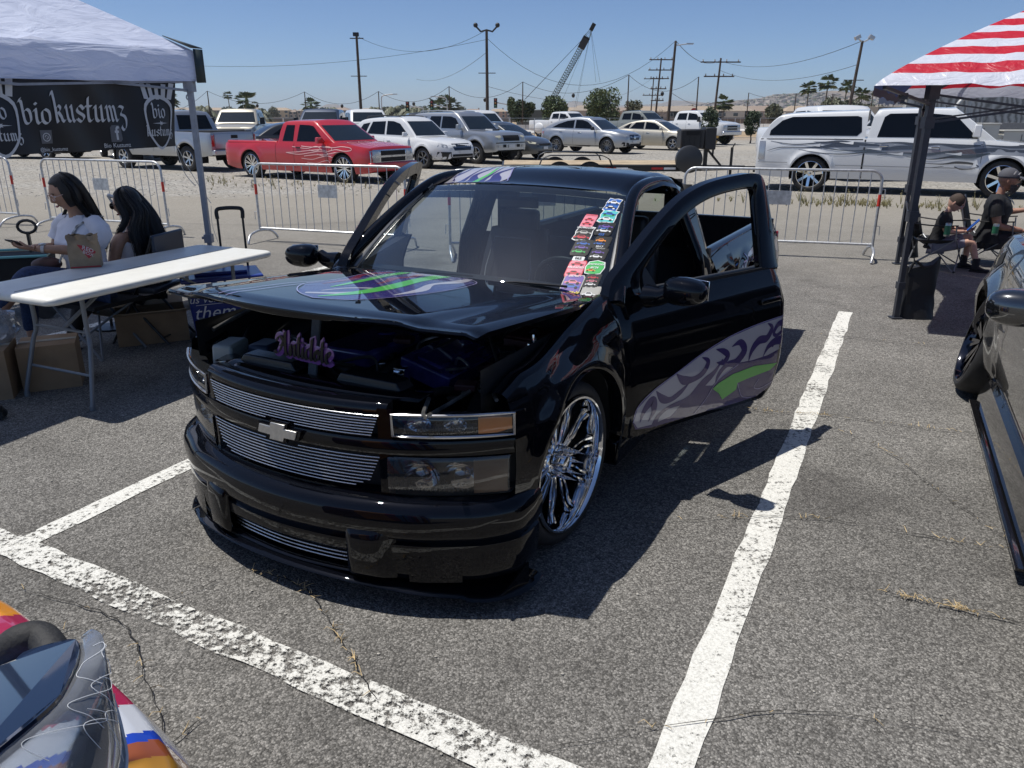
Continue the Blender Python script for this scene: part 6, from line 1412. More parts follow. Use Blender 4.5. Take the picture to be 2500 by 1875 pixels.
def sandbag(loc, h, w_, rz, label):
 b = MB()
 def f(u, v):
  a = u*2*pi; r = (w_/2)*(1-.10*v-.10*sin(pi*v)**8+.08*max(0, 1-v*6))*(1+.05*sin(5*a+v*7)); dd = .095*(1-.62*v)*(1+.12*sin(3*a+v*5)); a += .12*sin(v*5)
  sx_ = np.sign(cos(a))*abs(cos(a))**.6; sy_ = np.sign(sin(a))*abs(sin(a))**.8
  top = (.10*max(0, cos(a))+.03*abs(sin(a*3)))*max(0, v-.8)*5
  return (r*sx_, dd*sy_, h*(v*.92)+top)
 b.grid(f, np.linspace(0, 1, 29)[:-1], np.linspace(0, 1, 14), closeu=True); b.add([f(u, 0) for u in np.linspace(0, 1, 29)[:-1]], [tuple(range(28))]); b.add([f(u, 1) for u in np.linspace(0, 1, 29)[:-1]], [tuple(range(28))])
 o = b.build('sandbag', mat('black_nylon', (.010, .010, .012), .5, bump=.5, bscale=18), None, smooth=60); o.location = loc; o.rotation_euler = (0, 0, rz); tag(o, label, 'sandbag', 'sandbags holding down the flag canopy')
 s_ = MB(); s_.tube(spline([(-w_*.35, -.03, h*.85), (-w_*.25, -.05, h*1.08), (0, -.05, h*.98), (w_*.2, -.03, h*1.0)], 4), .012, 6); s_.box((-w_*.3, -.09, h*.55), (.03, .01, h*.5)); s_.build('strap', mat('black_webbing', (.015, .015, .016), .7), o)
sandbag((3.62, 6.80, 0), .47, .30, -.25, 'black sandbag at the near leg of the flag canopy')
sandbag((4.86, 9.50, .08), .42, .22, .5, 'black sandbag hanging on the far leg of the flag canopy')

# ------------------------------------------------------------------ folding table
tb = empty('folding_table', (-2.597, 4.255, 0), atan2(.908, .419), 'long white plastic folding table with grey bent legs', 'table')
WPL = mat('white_table_plastic', (.74, .73, .67), .38, noise=.05, nscale=8, bump=.12, bscale=400)
q = MB(); Lt, Wt, rc = 1.85, .76, .06; P = []
for cx, cy, a0 in ((Lt-rc, rc, -pi/2), (Lt-rc, Wt-rc, 0), (rc, Wt-rc, pi/2), (rc, rc, pi)):
 P += [(cx+rc*cos(a0+t), cy+rc*sin(a0+t)) for t in np.linspace(0, pi/2, 6)]
prf = [(-.012, .0), (-.003, .006), (0, .016), (0, .030), (-.005, .040), (-.014, .045)]
cx_, cy_ = Lt/2, Wt/2; n = len(P)
vs = [(x+(d if x > cx_ else -d)*1, y+(d if y > cy_ else -d)*1, .695+z) for d, z in prf for x, y in P]
q.add(vs, [(k*n+i, k*n+(i+1) % n, (k+1)*n+(i+1) % n, (k+1)*n+i) for k in range(5) for i in range(n)]+[tuple(range(n))[::-1], tuple(5*n+i for i in range(n))]); q.build('tabletop', WPL, tb, smooth=50)
q = MB(); q.box((Lt/2, Wt/2, .742), (Lt-.12, .004, .002)); q.build('centre_seam', mat('seam_grey', (.35, .34, .32), .6), tb)
GT = mat('table_leg_grey', (.20, .215, .235), .45, .3)
for x, s in ((.30, 1), (Lt-.30, -1)):
 for y in (.14, Wt-.14):
  q = MB(); yo_ = -.06 if y < .3 else .06
  q.tube(spline([(x, y, .69), (x-s*.0, y, .45), (x-s*.02, y+yo_*.4, .36), (x-s*.10, y+yo_*1.1, .05), (x-s*.105, y+yo_*1.1, .0)], 5), .0145, 8); q.tube([(x-s*.105, y+yo_*1.1, .03), (x-s*.105, y+yo_*1.1, 0)], .018, 8); q.build('leg', GT, tb, smooth=60)
 q = MB(); q.tube([(x-s*.05, .14-.04, .20), (x-s*.05, Wt-.10, .20)], .010, 6); q.beam((x, Wt/2, .45), (x+s*.42, Wt/2, .69), .03, .012); q.tube([(x, .14, .46), (x, Wt-.14, .46)], .010, 6); q.build('brace', GT, tb, smooth=60)

# paper bag, crumpled shut
KR = mat('kraft_paper', (.34, .24, .145), .8, noise=.12, nscale=14, bump=.5, bscale=28)
pb_ = MB()
def pbf(u, v):
 a = u*4; s_ = int(a) % 4; t = a-int(a); cs = [(-.105, -.065), (.105, -.065), (.105, .065), (-.105, .065)]
 p0, p1 = cs[s_], cs[(s_+1) % 4]; x, y = p0[0]+(p1[0]-p0[0])*t, p0[1]+(p1[1]-p0[1])*t
 k = sm((v-.55)/.45); x *= 1-.12*k; y *= 1-.62*k
 cr = .010*k*(sin(u*50)+sin(u*31+v*20));
 return (x+cr*.8, y+cr*1.4+.012*k*sin(x*60), .255*v+.012*k*sin(u*44+v*9))
pb_.grid(pbf, np.linspace(0, 1, 49)[:-1], np.linspace(0, 1, 20), closeu=True); pb_.add([pbf(u, 0) for u in (0, .25, .5, .75)], [(0, 1, 2, 3)])
BG = pb_.build('paper_bag', KR, None, smooth=35); BG.location = (-2.905, 5.27, .741); BG.scale = (.9, .9, .84); BG.rotation_euler = (0, 0, .38); tag(BG, 'crumpled brown paper takeaway bag with a red logo, standing on the table', 'paper bag')
q = MB(); PBV = pb_.bvh(); Fb = ((0, -1, 0), (1, 0, 0), (0, 0, 1), (0, 1, 0))
decal(q, PBV, Fb, [(-.035, .19), (.045, .165), (.085, .125), (.030, .075), (-.0, .125)], .002, .02, 0)
for z in (.010,): ribbon(q, PBV, Fb, [(-.10, z), (.10, z)], .010, .002, 6)
q.build('red_logo', mat('bag_red_print', (.45, .03, .04), .7), BG, smooth=0)
q = MB(); text_on(q, 'RED', lambda a, b: project(PBV, Fb, .032+a*.9+b*.25, .148-a*.45+b*.9, .004), .045, bold=.02); text_on(q, 'BOX', lambda a, b: project(PBV, Fb, .030+a*.9+b*.25, .115-a*.45+b*.9, .004), .036, bold=.02); q.build('logo_lettering', mat('bag_white_print', (.6, .55, .5), .7), BG, smooth=0)

# things under and beside the table
CB = mat('cardboard', (.30, .20, .115), .8, noise=.12, nscale=10); CBI = mat('cardboard_inside', (.40, .31, .21), .8)
def carton(loc, rz, dims, label, flaps=True, tilt=0):
 x, y, z = [d/2 for d in dims]; r = empty('cardboard_box', loc, rz, label, 'cardboard box', 'cardboard boxes stowed under the table')
 b = MB(); b.add([(-x,-y,0),(x,-y,0),(x,y,0),(-x,y,0),(-x,-y,2*z),(x,-y,2*z),(x,y,2*z),(-x,y,2*z)], [(0,1,2,3),(0,1,5,4),(1,2,6,5),(2,3,7,6),(3,0,4,7)]);
 if not flaps: b.f.append((4,5,6,7)); b.m.append(0)
 b.build('box_walls', CB, r, smooth=0, solid=.004)
 if flaps:
  for (p, q_, d) in (((-x,-y),(x,-y),(0,-.7,.25)),((x,y),(-x,y),(0,.6,.5)),((x,-y),(x,y),(.8,0,.1)),((-x,y),(-x,-y),(-.8,0,.25))):
   f = MB(); k = min(dims[0], dims[1])*.5; f.add([(*p, 2*z), (*q_, 2*z), (q_[0]+d[0]*k, q_[1]+d[1]*k, 2*z+d[2]*k), (p[0]+d[0]*k, p[1]+d[1]*k, 2*z+d[2]*k)], [(0,1,2,3)]); f.build('flap', CBI, r, smooth=0, solid=.004)
 else:
  t_ = MB(); t_.box((0, 0, 2*z+.003), (dims[0], .05, .002)); t_.build('packing_tape', mat('clear_tape', (.5, .45, .36), .25), r)
 return r
carton((-2.92, 6.10, 0), .45, (.52, .36, .24), 'open cardboard box with its flaps spread, behind the folding chair')
carton((-3.10, 4.98, 0), .42, (.34, .30, .30), 'closed taped cardboard box at the near end under the table', False)
carton((-3.42, 4.76, 0), .35, (.36, .34, .32), 'second closed carton cut by the picture edge under the table', False)
pl = MB(); pl.ball((0, 0, .11), (.15, .13, .13), 18, 12); pl.v = [(x*(1+.12*sin(z*60+x*30)), y*(1+.15*sin(x*50+z*20)), z*(1+.1*sin(x*40+y*50))) for x, y, z in pl.v]
PLB = pl.build('plastic_bag', glass('cloudy_film', (.75, .78, .82), refl=1.2, film=.35, filmcol=(.6, .62, .66)), None, smooth=50); PLB.location = (-3.36, 4.86, .32); tag(PLB, 'translucent plastic bag resting on a carton', 'plastic bag')
BLU = mat('blue_tote_plastic', (.018, .035, .22), .3, coat=.2)
bn_ = empty('storage_tote', (-2.36, 6.22, 0), .42, 'blue lidded storage tote with white script lettering, behind the truck hood', 'storage tote')
q = MB(); q.box((0, 0, .24), (.56, .40, .48)); q.v = [(x*(.86+.14*(z/.48)), y*(.86+.14*z/.48), z) for x, y, z in q.v]; q.build('tub', BLU, bn_, bevel=.02)
q = MB(); q.box((0, 0, .50), (.62, .46, .035)); q.box((0, 0, .53), (.40, .26, .03)); q.build('lid', BLU, bn_, bevel=.012)
q = MB(); text_on(q, 'us versus', lambda a, b: (-.11+a, -.205-.001+b*-.0, .35+b), .085, shear=.3); q.add([(-.22, -.207, .305), (-.02, -.207, .31), (-.02, -.207, .314), (-.22, -.207, .309)], [(0, 1, 2, 3)]); text_on(q, 'them', lambda a, b: (-.09+a, -.203, .24+b), .15, shear=.3); q.build('lettering', WHITEP, bn_, smooth=0)
lg = empty('luggage_trolley', (-2.35, 6.55, 0), .3, 'black telescopic trolley handle standing behind the table end', 'luggage trolley')
q = MB()
for x in (-.10, .10): q.beam((x, 0, .10), (x, .05, .93), .022, .018)
q.build('telescopic_rails', DARKP, lg); q = MB(); q.tube(spline([(-.10, .05, .90), (-.10, .055, .97), (-.05, .06, .985), (.05, .06, .985), (.10, .055, .97), (.10, .05, .90)], 4), .017, 8); q.build('grip', DARKP, lg, smooth=60)
q = MB(); q.box((0, .05, .10), (.30, .22, .03)); q.tube([(-.17, .05, .05), (-.13, .05, .05)], .05, 14); q.tube([(.13, .05, .05), (.17, .05, .05)], .05, 14); q.build('base', DARKP, lg)
# steel folding chair under the dark haired woman
fc = empty('folding_chair', (-2.93, 6.12, 0), radians(172), 'black folding chair with padded seat under the dark haired woman', 'chair')
q = MB(); q.box((0, 0, .43), (.40, .40, .045)); q.build('seat', mat('navy_vinyl', (.03, .04, .06), .35), fc, bevel=.015)
q = MB(); q.box((-.24, 0, .76), (.03, .42, .20)); q.build('backrest', mat('navy_vinyl'), fc, bevel=.012)
BM = mat('black_enamel', (.02, .02, .022), .3, .2)
for s in (1, -1):
 q = MB(); q.tube(spline([(.22, s*.21, .0), (-.05, s*.21, .43), (-.24, s*.21, .84)], 4), .011, 7); q.build('leg', BM, fc); q = MB(); q.tube([(-.25, s*.19, .0), (.12, s*.19, .43)], .011, 7); q.build('leg', BM, fc)
q = MB(); q.tube([(.17, -.21, .10), (.17, .21, .10)], .008, 6); q.tube([(-.21, -.19, .06), (-.21, .19, .06)], .008, 6); q.build('crossbar', BM, fc)

# camp chairs (quad style)
def camp_chair(loc, rz, sc, label, holder=True):
 r = empty('camp_chair', loc, rz, label, 'camp chair', 'folding camp chairs'); r.scale = (sc, sc, sc)
 FBk = mat('black_chair_fabric', (.010, .010, .012), .75, bump=.3, bscale=60); ST = mat('chair_tube_grey', (.24, .25, .27), .4, .6)
 q = MB(); q.grid(lambda u, v: (.25-.52*u, (v-.5)*.56, .42-.09*sin(pi*u)*sin(pi*v)-.04*u), np.linspace(0, 1, 12), np.linspace(0, 1, 10)); q.build('seat', FBk, r, solid=.012)
 q = MB(); q.grid(lambda u, v: (-.26-.14*u-.06*sin(pi*v), (v-.5)*.56, .40+.46*u), np.linspace(0, 1, 10), np.linspace(0, 1, 8)); q.build('backrest', FBk, r, solid=.012)
 for a, b in (((.30, -.30, .0), (-.28, -.02+.30, .44)), ((.30, .30, .0), (-.28, -.28, .44)), ((.30, -.30, 0), (.26, .28, .44)), ((.30, .30, 0), (.26, -.28, .44)), ((-.30, -.30, 0), (-.28, .28, .44)), ((-.30, .30, 0), (-.28, -.28, .44)), ((-.30, -.30, 0), (.26, -.28, .44)), ((-.30, .30, 0), (.26, .28, .44))):
  q = MB(); q.tube([a, b], .009, 6); q.build('leg_tube', ST, r)
 for s in (1, -1):
  q = MB(); q.tube([(-.28, s*.28, .40), (-.42, s*.29, .90)], .010, 6); q.build('back_post', ST, r)
  q = MB(); q.tube([(.26, s*.29, .42), (.24, s*.31, .62)], .009, 6); q.build('arm_post', ST, r)
  q = MB(); q.grid(lambda u, v: (.26-.60*u, s*(.31+.05*(v-.5)), .63+.0*u-.02*sin(pi*u)), np.linspace(0, 1, 8), np.linspace(0, 1, 3)); q.build('armrest', FBk, r, solid=.012)
  q = MB(); q.ball((.30, s*.30, .012), .018, 8, 5); q.ball((-.30, s*.30, .012), .018, 8, 5); q.build('foot_cap', DARKP, r)
 return r
camp_chair((5.03, 9.20, 0), radians(-38), .86, 'low black camp chair with grey tubes holding the boy')
camp_chair((5.80, 9.46, 0), radians(-34), .88, 'black camp chair holding the man in the cap')
def can_drink(loc, col, label, h=.13):
 b = MB(); b.lathe([(0, 0), (.030, 0), (.033, .01), (.033, h-.012), (.027, h), (0, h)], (0, 0, 0), 'Z', 20); o = b.build('drink_can', col, None); o.location = loc
 k = MB(); k.lathe([(.034, .02), (.0342, h-.03)], (0, 0, 0), 'Z', 20); k.build('can_sleeve', mat('green_can', (.03, .16, .09), .3, .2), o); tag(o, label, 'drink can', 'cans in the chair cup holders'); return o
can_drink((4.93, 8.86, .42), mat('can_top', (.35, .38, .36), .3, .8), 'green can in the cup holder of the boy\'s chair', .15)
can_drink((5.62, 9.10, .40), mat('can_top'), 'green can in the cup holder of the man\'s chair')

# folding wagon, stroller bar, cup, caster
wg = empty('folding_wagon', (-4.5, 6.75, 0), .3, 'black folding wagon with a loop handle and teal edged body, far left', 'wagon')
q = MB(); q.tube([(.28+.055*cos(a)*1.3, -.0, .80+.055*sin(a)) for a in np.linspace(0, 2*pi, 14, endpoint=False)], .013, 7, closed=True); q.beam((.28, 0, .745), (.28, 0, .58), .05, .02); q.build('pull_handle', DARKP, wg, smooth=60)
q = MB(); q.box((0, .1, .42), (.75, .40, .26), tp=1.05); q.build('wagon_body', BLK, wg, bevel=.01)
q = MB(); q.tube([(-.42, -.12, .56), (.42, -.12, .56), (.42, .32, .56), (-.42, .32, .56)], .012, 6, closed=True); q.build('rim_tube', mat('teal_trim', (.12, .35, .36), .4), wg)
for x in (-.32, .32):
 for y in (-.10, .30):
  q = MB(); q.tube([(x, y-.02, .10), (x, y+.02, .10)], .10, 16); q.build('wheel', RUB, wg); q = MB(); q.beam((x, y, .10), (x*.9, y, .34), .02, .02); q.build('strut', DARKP, wg)
sr = empty('stroller', (-3.45, 7.3, 0), .2, 'stroller handle bar showing between the two women', 'stroller')
q = MB(); q.tube(spline([(-.25, 0, 1.03), (-.05, .02, .95), (.06, .0, .86), (.02, -.02, .80)], 5), .016, 8); q.build('push_bar', GALV, sr); q = MB(); q.tube(spline([(-.02, .01, .93), (.075, .0, .85), (.03, -.02, .80), (-.04, 0, .80)], 5), .022, 8); q.build('foam_grip', RUB, sr, smooth=60)
q = MB(); q.tube([(.02, -.02, .80), (-.10, .0, .06)], .012, 6); q.tube([(-.25, 0, 1.03), (.15, .1, .06)], .012, 6); q.build('frame_tubes', GALV, sr)
for x in (-.10, .15): q = MB(); q.tube([(x, -.03, .07), (x, .03, .07)], .07, 16); q.build('wheel', RUB, sr)
q = MB(); q.box((-.05, .05, .75), (.26, .24, .04)); q.build('cup_tray', DARKP, sr, bevel=.01)
cpb = MB(); cpb.lathe([(0, 0), (.034, 0), (.047, .15), (.050, .155), (.050, .17), (.0, .175)], (0, 0, 0), 'Z', 24); CUP = cpb.build('drink_cup', mat('white_foam', (.62, .58, .60), .6), None); CUP.location = (-3.42, 6.42, .775); tag(CUP, 'white restaurant cup with red lettering and a straw', 'cup')
q = MB(); text_on(q, 'TEXAS BEAR', lambda a, b: (.046*sin(a/.046), -.0465*cos(a/.046), .125+b), .024, bold=.03); q.build('cup_lettering', mat('cup_red_print', (.35, .02, .04), .6), CUP, smooth=0)
q = MB(); q.tube([(0, 0, .16), (-.03, .0, .27)], .004, 6); q.build('straw', mat('straw_grey', (.2, .12, .12), .4), CUP)
st_ = empty('stand_tray', (-3.42, 6.42, 0), 0, 'small black side stand carrying the restaurant cup', 'stand'); q = MB(); q.lathe([(0, .765), (.10, .765), (.10, .775), (0, .775)], (0, 0, 0), 'Z', 20); q.build('tray', DARKP, st_); q = MB(); q.tube([(0, 0, .77), (0, 0, .02)], .012, 8); q.lathe([(0, .02), (.14, .015), (.14, 0), (0, 0)], (0, 0, 0), 'Z', 20); q.build('stem', DARKP, st_)
cs_ = empty('office_chair_base', (-3.14, 4.30, 0), .2, 'black caster foot of a chair poking in at the left edge', 'chair base')
q = MB(); q.tube([(-.25, .02, .14), (0, 0, .085), (.10, -.01, .07)], [.03, .025, .018], 8); q.build('base_arm', DARKP, cs_, smooth=60)
for y in (-.035, .02): q = MB(); q.tube([(.08, y, .03), (.08, y+.018, .03)], .03, 14); q.build('caster_wheel', RUB, cs_)

# ------------------------------------------------------------------ flatbed trailer with toolbox
tr = empty('flatbed_trailer', (0, 20.4, 0), 0, 'black tandem axle car trailer with wooden deck and covered spare wheel', 'trailer')
PLK = mat('trailer_planks', (.42, .33, .22), .8, noise=.25, nscale=3)
q = MB(); q.box((2.05, -.98, .50), (4.6, .06, .14)); q.box((2.05, .98, .50), (4.6, .06, .14)); q.box((-.22, 0, .50), (.06, 2.0, .14)); q.box((4.33, 0, .50), (.06, 2.0, .14)); q.beam((4.33, -.6, .46), (5.9, 0, .46), .08, .10); q.beam((4.33, .6, .46), (5.9, 0, .46), .08, .10); q.build('frame', mat('black_frame_paint', (.012, .012, .013), .4), tr, bevel=.01)
for k in range(9): q = MB(); q.box((2.05, -.84+k*.21, .575), (4.5, .195, .03)); q.build('deck_plank', PLK, tr)
for k in range(4):
 q = MB(); q.box((-.10+.16+k*1.15, -1.013, .50), (.28, .004, .05)); q.build('red_reflector', mat('red_tape', (.5, .02, .02), .3), tr); q = MB(); q.box((.20+.16+k*1.15, -1.013, .50), (.28, .004, .05)); q.build('white_reflector', WHITEP, tr)
for s in (-1, 1):
 for x in (1.15, 1.88):
  q = MB(); q.lathe([(.19, .10), (.31, .10), (.335, .07), (.335, -.07), (.31, -.10), (.19, -.10)], (0, 0, 0), 'Y', 30); w_ = q.build('wheel', RUB, tr, smooth=50); w_.location = (x, s*1.13, .335)
  q = MB(); q.lathe([(.19, s*.09), (.16, s*.05), (.06, s*.04), (.05, s*.08), (0, s*.08)], (0, 0, 0), 'Y', 20); q.build('rim', mat('grey_steel_wheel', (.22, .22, .22), .4, .5), w_)
 q = MB(); q.grid(lambda t, k: (lambda p: (p[0], s*(1.02+.25*k), p[1]))(np.array([lin(t, [0, .18, .30, .70, .82, 1], [.62, .72, .88, 2.16, 2.32, 2.43]), lin(t, [0, .18, .30, .70, .82, 1], [.46, .72, .80, .80, .72, .46])])), np.linspace(0, 1, 30), [0, 1]); q.build('fender', mat('black_frame_paint'), tr, solid=.02)
q = MB(); q.lathe([(0, -.10), (.27, -.10), (.315, -.07), (.32, 0), (.315, .07), (.27, .10), (0, .10)], (0, 0, 0), 'Y', 40); o = q.build('spare_wheel_cover', mat('spare_cover_vinyl', (.028, .030, .034), .42), tr, smooth=50); o.location = (4.22, -1.16, .72)
q = MB(); q.beam((5.9, 0, .46), (6.25, 0, .46), .07, .07); q.tube([(5.55, .0, .05), (5.55, .0, .95)], .035, 8); q.box((5.55, 0, .03), (.16, .16, .03)); q.tube([(5.55, 0, .93), (5.58, -.12, 1.05)], .015, 6); q.build('jack_and_coupler', mat('black_frame_paint'), tr)
q = MB(); text_on(q, 'Carson Trailer', lambda a, b: (4.85+a, -.72+(4.85+a-4.33)*.382-.045, .46+b), .06); q.build('maker_lettering', WHITEP, tr, smooth=0)
tbx = empty('trailer_toolbox', (4.52, 20.2, 0), 0, 'big black plastic toolbox on a post at the front of the trailer', 'toolbox')
q = MB(); q.box((-.08, 0, 1.16), (.58, .50, .46), tp=1.04); q.build('box_shell', mat('black_box_plastic', (.018, .018, .020), .45, bump=.3, bscale=40), tbx, bevel=.03)
q = MB(); q.box((.36, 0, 1.17), (.28, .52, .52)); q.box((.56, 0, 1.15), (.05, .3, .06)); q.build('side_bin', mat('black_box_plastic'), tbx, bevel=.03)
for k in range(4):
 q = MB(); q.box((-.30+k*.14, -.262, 1.16), (.012, .02, .40)); q.build('moulded_rib', mat('black_box_plastic'), tbx)
q = MB(); q.box((-.08, -.265, 1.30), (.34, .02, .10)); q.build('latch_panel', BLK, tbx); q = MB(); q.beam((.32, 0, .5), (.32, 0, .95), .09, .09); q.beam((.32, 0, .95), (.72, 0, .52), .05, .05); q.beam((-.2, 0, .58), (-.2, 0, .95), .07, .07); q.beam((.50, 0, .95), (.50, 0, .75), .05, .04); q.build('post', mat('black_frame_paint'), tbx)

# ------------------------------------------------------------------ dark sedan at the right edge
MIRG = paint('mirror_dark_grey_paint', (.020, .021, .022), metal=.55, rough=.25, dust=0); MIRG.node_tree.nodes['Principled BSDF'].inputs['Coat IOR'].default_value = 2.1
GEN = dict(wb=2.82, fo=.90, ro=.98, w=1.86, zb=.20, R=.335, AR=.375, tw=.26, fk=.42, fround=.85, rk=.45, rround=.8, crown=.09, flare=.045, rim=.285, spokes=10, style='split', rimm=mat('black_chrome', (.08, .08, .09), .08, 1.),
 low=[(-3.8, .90), (-3.4, .97), (-2.8, .99), (-2.0, .955), (-.9, .90), (-.3, .89), (.3, .84), (.7, .76), (.90, .66)],
 cabs=[dict(roof=[(-3.35, .98), (-3.0, 1.12), (-2.6, 1.25), (-2.1, 1.34), (-1.6, 1.36), (-1.2, 1.32), (-.38, .90)], wr=.62, tex=1.0, side=[[(-2.75, 1.03), (-1.95, 1.0), (-1.95, 1.26), (-2.35, 1.20)], [(-1.88, 1.0), (-.78, .96), (-1.25, 1.22), (-1.88, 1.28)]], ws=[(-.70, .94), (.70, .94), (.54, 1.28), (-.54, 1.28)], rw=[(-.5, 1.04), (.5, 1.04), (.45, 1.24), (-.45, 1.24)])],
 seams=[(-.62, .24, .88), (-1.98, .24, .95)], handles=[(-1.88, .84)], handlem=CHROME, front=[([[(.45, .58), (.82, .64), (.80, .74), (.47, .70)]], 'headlight', LENS)], rear=[([RCT(.4, .8, .74, .86)], 'tail_light', REDL)],
 xtra=list(np.linspace(-3.6, -.3, 70)))
gr_, gb_, GBV, GSD = vehicle('sports_coupe', (2.655, 1.83), (-.42, -.908), GEN, 'glossy dark grey stanced coupe cut by the picture edge beyond the parking line', 'car', MIRG, group=None)
for ch in list(gr_.children):
 if ch.name.startswith('wheel') and not ch.name.startswith('wheel_well'):
  if ch.location.x < -1: ch.rotation_euler.x = radians(12); ch.location.y *= 1.07
q = MB(); q.grid(lambda x, k: (x, -[.80, .90, .93, .935, .86][int(k)]-.0*x, [.24, .225, .14, .09, .075][int(k)]), np.linspace(-2.40, -.42, 20), range(5)); q.build('side_skirt', mat('gloss_black_trim', (.006, .006, .007), .06, coat=1.), gr_, smooth=50)
q = MB(); q.box((-1.41, -.92, .07), (2.06, .10, .012)); q.build('skirt_blade', mat('gloss_black_trim'), gr_)
q = MB()
def mff(u, v):
 a, t = u*2*pi, v*pi; sq_ = lambda c_: np.sign(c_)*abs(c_)**.75
 return (-.86+.085*sq_(sin(t)*cos(a))*(1-.2*cos(t)), -1.06-.125*sq_(cos(t)), .985+.075*sq_(sin(t)*sin(a)))
q.grid(mff, np.linspace(0, 1, 25)[:-1], np.linspace(0, 1, 13), closeu=True); q.build('side_mirror', MIRG, gr_, smooth=70)
q = MB(); q.beam((-.86, -.82, .92), (-.86, -.98, .95), .08, .03); q.build('mirror_stalk', DARKP, gr_)
q = MB(); decal(q, GBV, GSD(-1), [(-3.0, .86), (-2.9, .93), (-2.82, .86), (-2.91, .80)], .004, .05); q.build('fuel_flap_seam', mat('panel_gap'), gb_)

# ------------------------------------------------------------------ painted show vehicle in the near left corner
sv = empty('show_car_nose', (0, 0, 0), 0, 'multicoloured airbrushed show car with a clear plastic trimmed screen, nearest left corner', 'show car')
BC = [(-1.60, 1.70, .60), (-1.287, 1.571, .66), (-1.162, 1.501, .68), (-1.035, 1.402, .70), (-.921, 1.31, .71), (-.845, 1.26, .71), (-.764, 1.208, .70), (-.682, 1.144, .69), (-.619, 1.081, .68), (-.582, 1.037, .66), (-.54, .93, .64), (-.53, .70, .62)]
Bs = spline(BC, 14); NB = len(Bs)
rowsd = [(.06, -.62), (.075, -.45), (.07, -.25), (.045, -.10), (.0, 0.), (-.035, .022), (-.075, .034), (-.12, .038), (-.17, .03), (-.26, .02)]
def svf(i, k):
 p = Bs[int(i)]; a, b = Bs[max(int(i)-1, 0)], Bs[min(int(i)+1, NB-1)]; t = np.array([b[0]-a[0], b[1]-a[1]]); t = t/np.linalg.norm(t); n_ = np.array([-t[1], t[0]])
 if n_[0] < 0: n_ = -n_
 d, h = lin(k, range(10), [r_[0] for r_ in rowsd]), lin(k, range(10), [r_[1] for r_ in rowsd]); return (p[0]+n_[0]*d, p[1]+n_[1]*d, max(.02, p[2]+h))
cols = {'maroon': (.10, .01, .03), 'orange': (.80, .30, .01), 'crimson': (.38, .015, .07), 'cyan': (.02, .25, .62), 'navy': (.01, .02, .14), 'violet': (.22, .12, .42), 'pale': (.55, .57, .62), 'royal': (.01, .05, .42), 'rust': (.28, .07, .02), 'ochre': (.42, .20, .02), 'peach': (.55, .32, .16)}
PM = [paint('airbrush_'+k, c_, flake=.3 if k in ('violet', 'pale') else 0, dust=0) for k, c_ in cols.items()]; KX = list(cols)
def bandmat(i, k):
 s_ = i/NB+.028*sin(k*.75)+k*.012
 seq = [(.0, 'maroon'), (.16, 'orange'), (.30, 'crimson'), (.36, 'cyan'), (.42, 'navy'), (.455, 'cyan'), (.50, 'violet'), (.56, 'navy'), (.60, 'crimson'), (.66, 'pale'), (.74, 'royal'), (.765, 'rust'), (.82, 'ochre'), (.88, 'royal'), (.93, 'peach'), (1.02, 'navy'), (1.1, 'ochre'), (1.2, 'royal')]
 m_ = 'maroon'
 for a, b in seq:
  if s_ >= a: m_ = b
 return KX.index(m_)
q = MB(); q.grid(svf, range(NB), np.arange(0, 9.01, .25)); q.m = [bandmat(j % (NB-1), (j//(NB-1))*.25) for j in range(len(q.f))]; q.build('body_shell', PM, sv, smooth=60)
q = MB(); q.grid(lambda i, k: tuple(np.array(svf(i, 9))+np.array([-.25*k, -.12*k, -.03*k])), range(NB), [0, 1, 4]); q.build('cream_deck', mat('cream_vinyl', (.52, .51, .47), .5), sv)
q = MB(); q.tube(spline([(-1.15, 1.16, .70), (-.98, 1.19, .76), (-.914, 1.205, .80), (-.878, 1.21, .80), (-.835, 1.17, .79), (-.80, 1.08, .76)], 5), .028, 12); q.build('rubber_hoop', RUB, sv, smooth=60)
TBD = spline([(-.95, .90, .915), (-.782, .975, .92), (-.754, .995, .93), (-.713, 1.004, .94), (-.672, 1.0, .95), (-.640, .950, .96), (-.622, .89, .965), (-.614, .844, .97), (-.622, .79, .975), (-.640, .72, .98), (-.68, .62, .98)], 3)
q = MB(); q.add([tuple(p) for p in TBD], [tuple(range(len(TBD)))]); q.build('tinted_screen', mat('blue_black_screen', (.006, .012, .03), .04, coat=1.), sv, solid=.006, smooth=0)
RO = spline([(-.668, 1.010, .952), (-.642, .999, .95), (-.612, .952, .935), (-.594, .935, .90), (-.575, .91, .86), (-.560, .88, .83), (-.555, .82, .80), (-.57, .70, .80)], 4)
RI = spline([(-.672, 1.0, .951), (-.655, .975, .957), (-.640, .950, .96), (-.622, .89, .965), (-.614, .844, .97), (-.622, .79, .975), (-.640, .72, .98), (-.68, .62, .98)], 4)
CLR = glass('scratched_acrylic', (.72, .75, .78), refl=1.6, film=.16, filmcol=(.50, .52, .56))
q = MB(); NR = len(RO); q.grid(lambda i, t: tuple(np.array(RI[int(i)])*(1-t)+np.array(RO[int(i)])*t+np.array([.018, .010, .012])*sin(pi*t)), range(NR), np.linspace(0, 1, 8)); q.build('acrylic_rim', CLR, sv, smooth=60, solid=.005)
q = MB()
for i0, t0, ln in ((6, .2, 9), (9, .5, 10), (12, .35, 9), (4, .6, 7), (15, .6, 8), (17, .3, 8), (13, .75, 9)):
 P = [tuple(np.array(RI[min(NR-1, int(i0+k*.9))])*(1-tt)+np.array(RO[min(NR-1, int(i0+k*.9))])*tt+np.array([.020, .012, .014])*sin(pi*tt)) for k in range(ln) for tt in [max(.05, min(.95, t0+.25*sin(k*.9)))]]
 q.tube(spline(P, 4), .0005, 4)
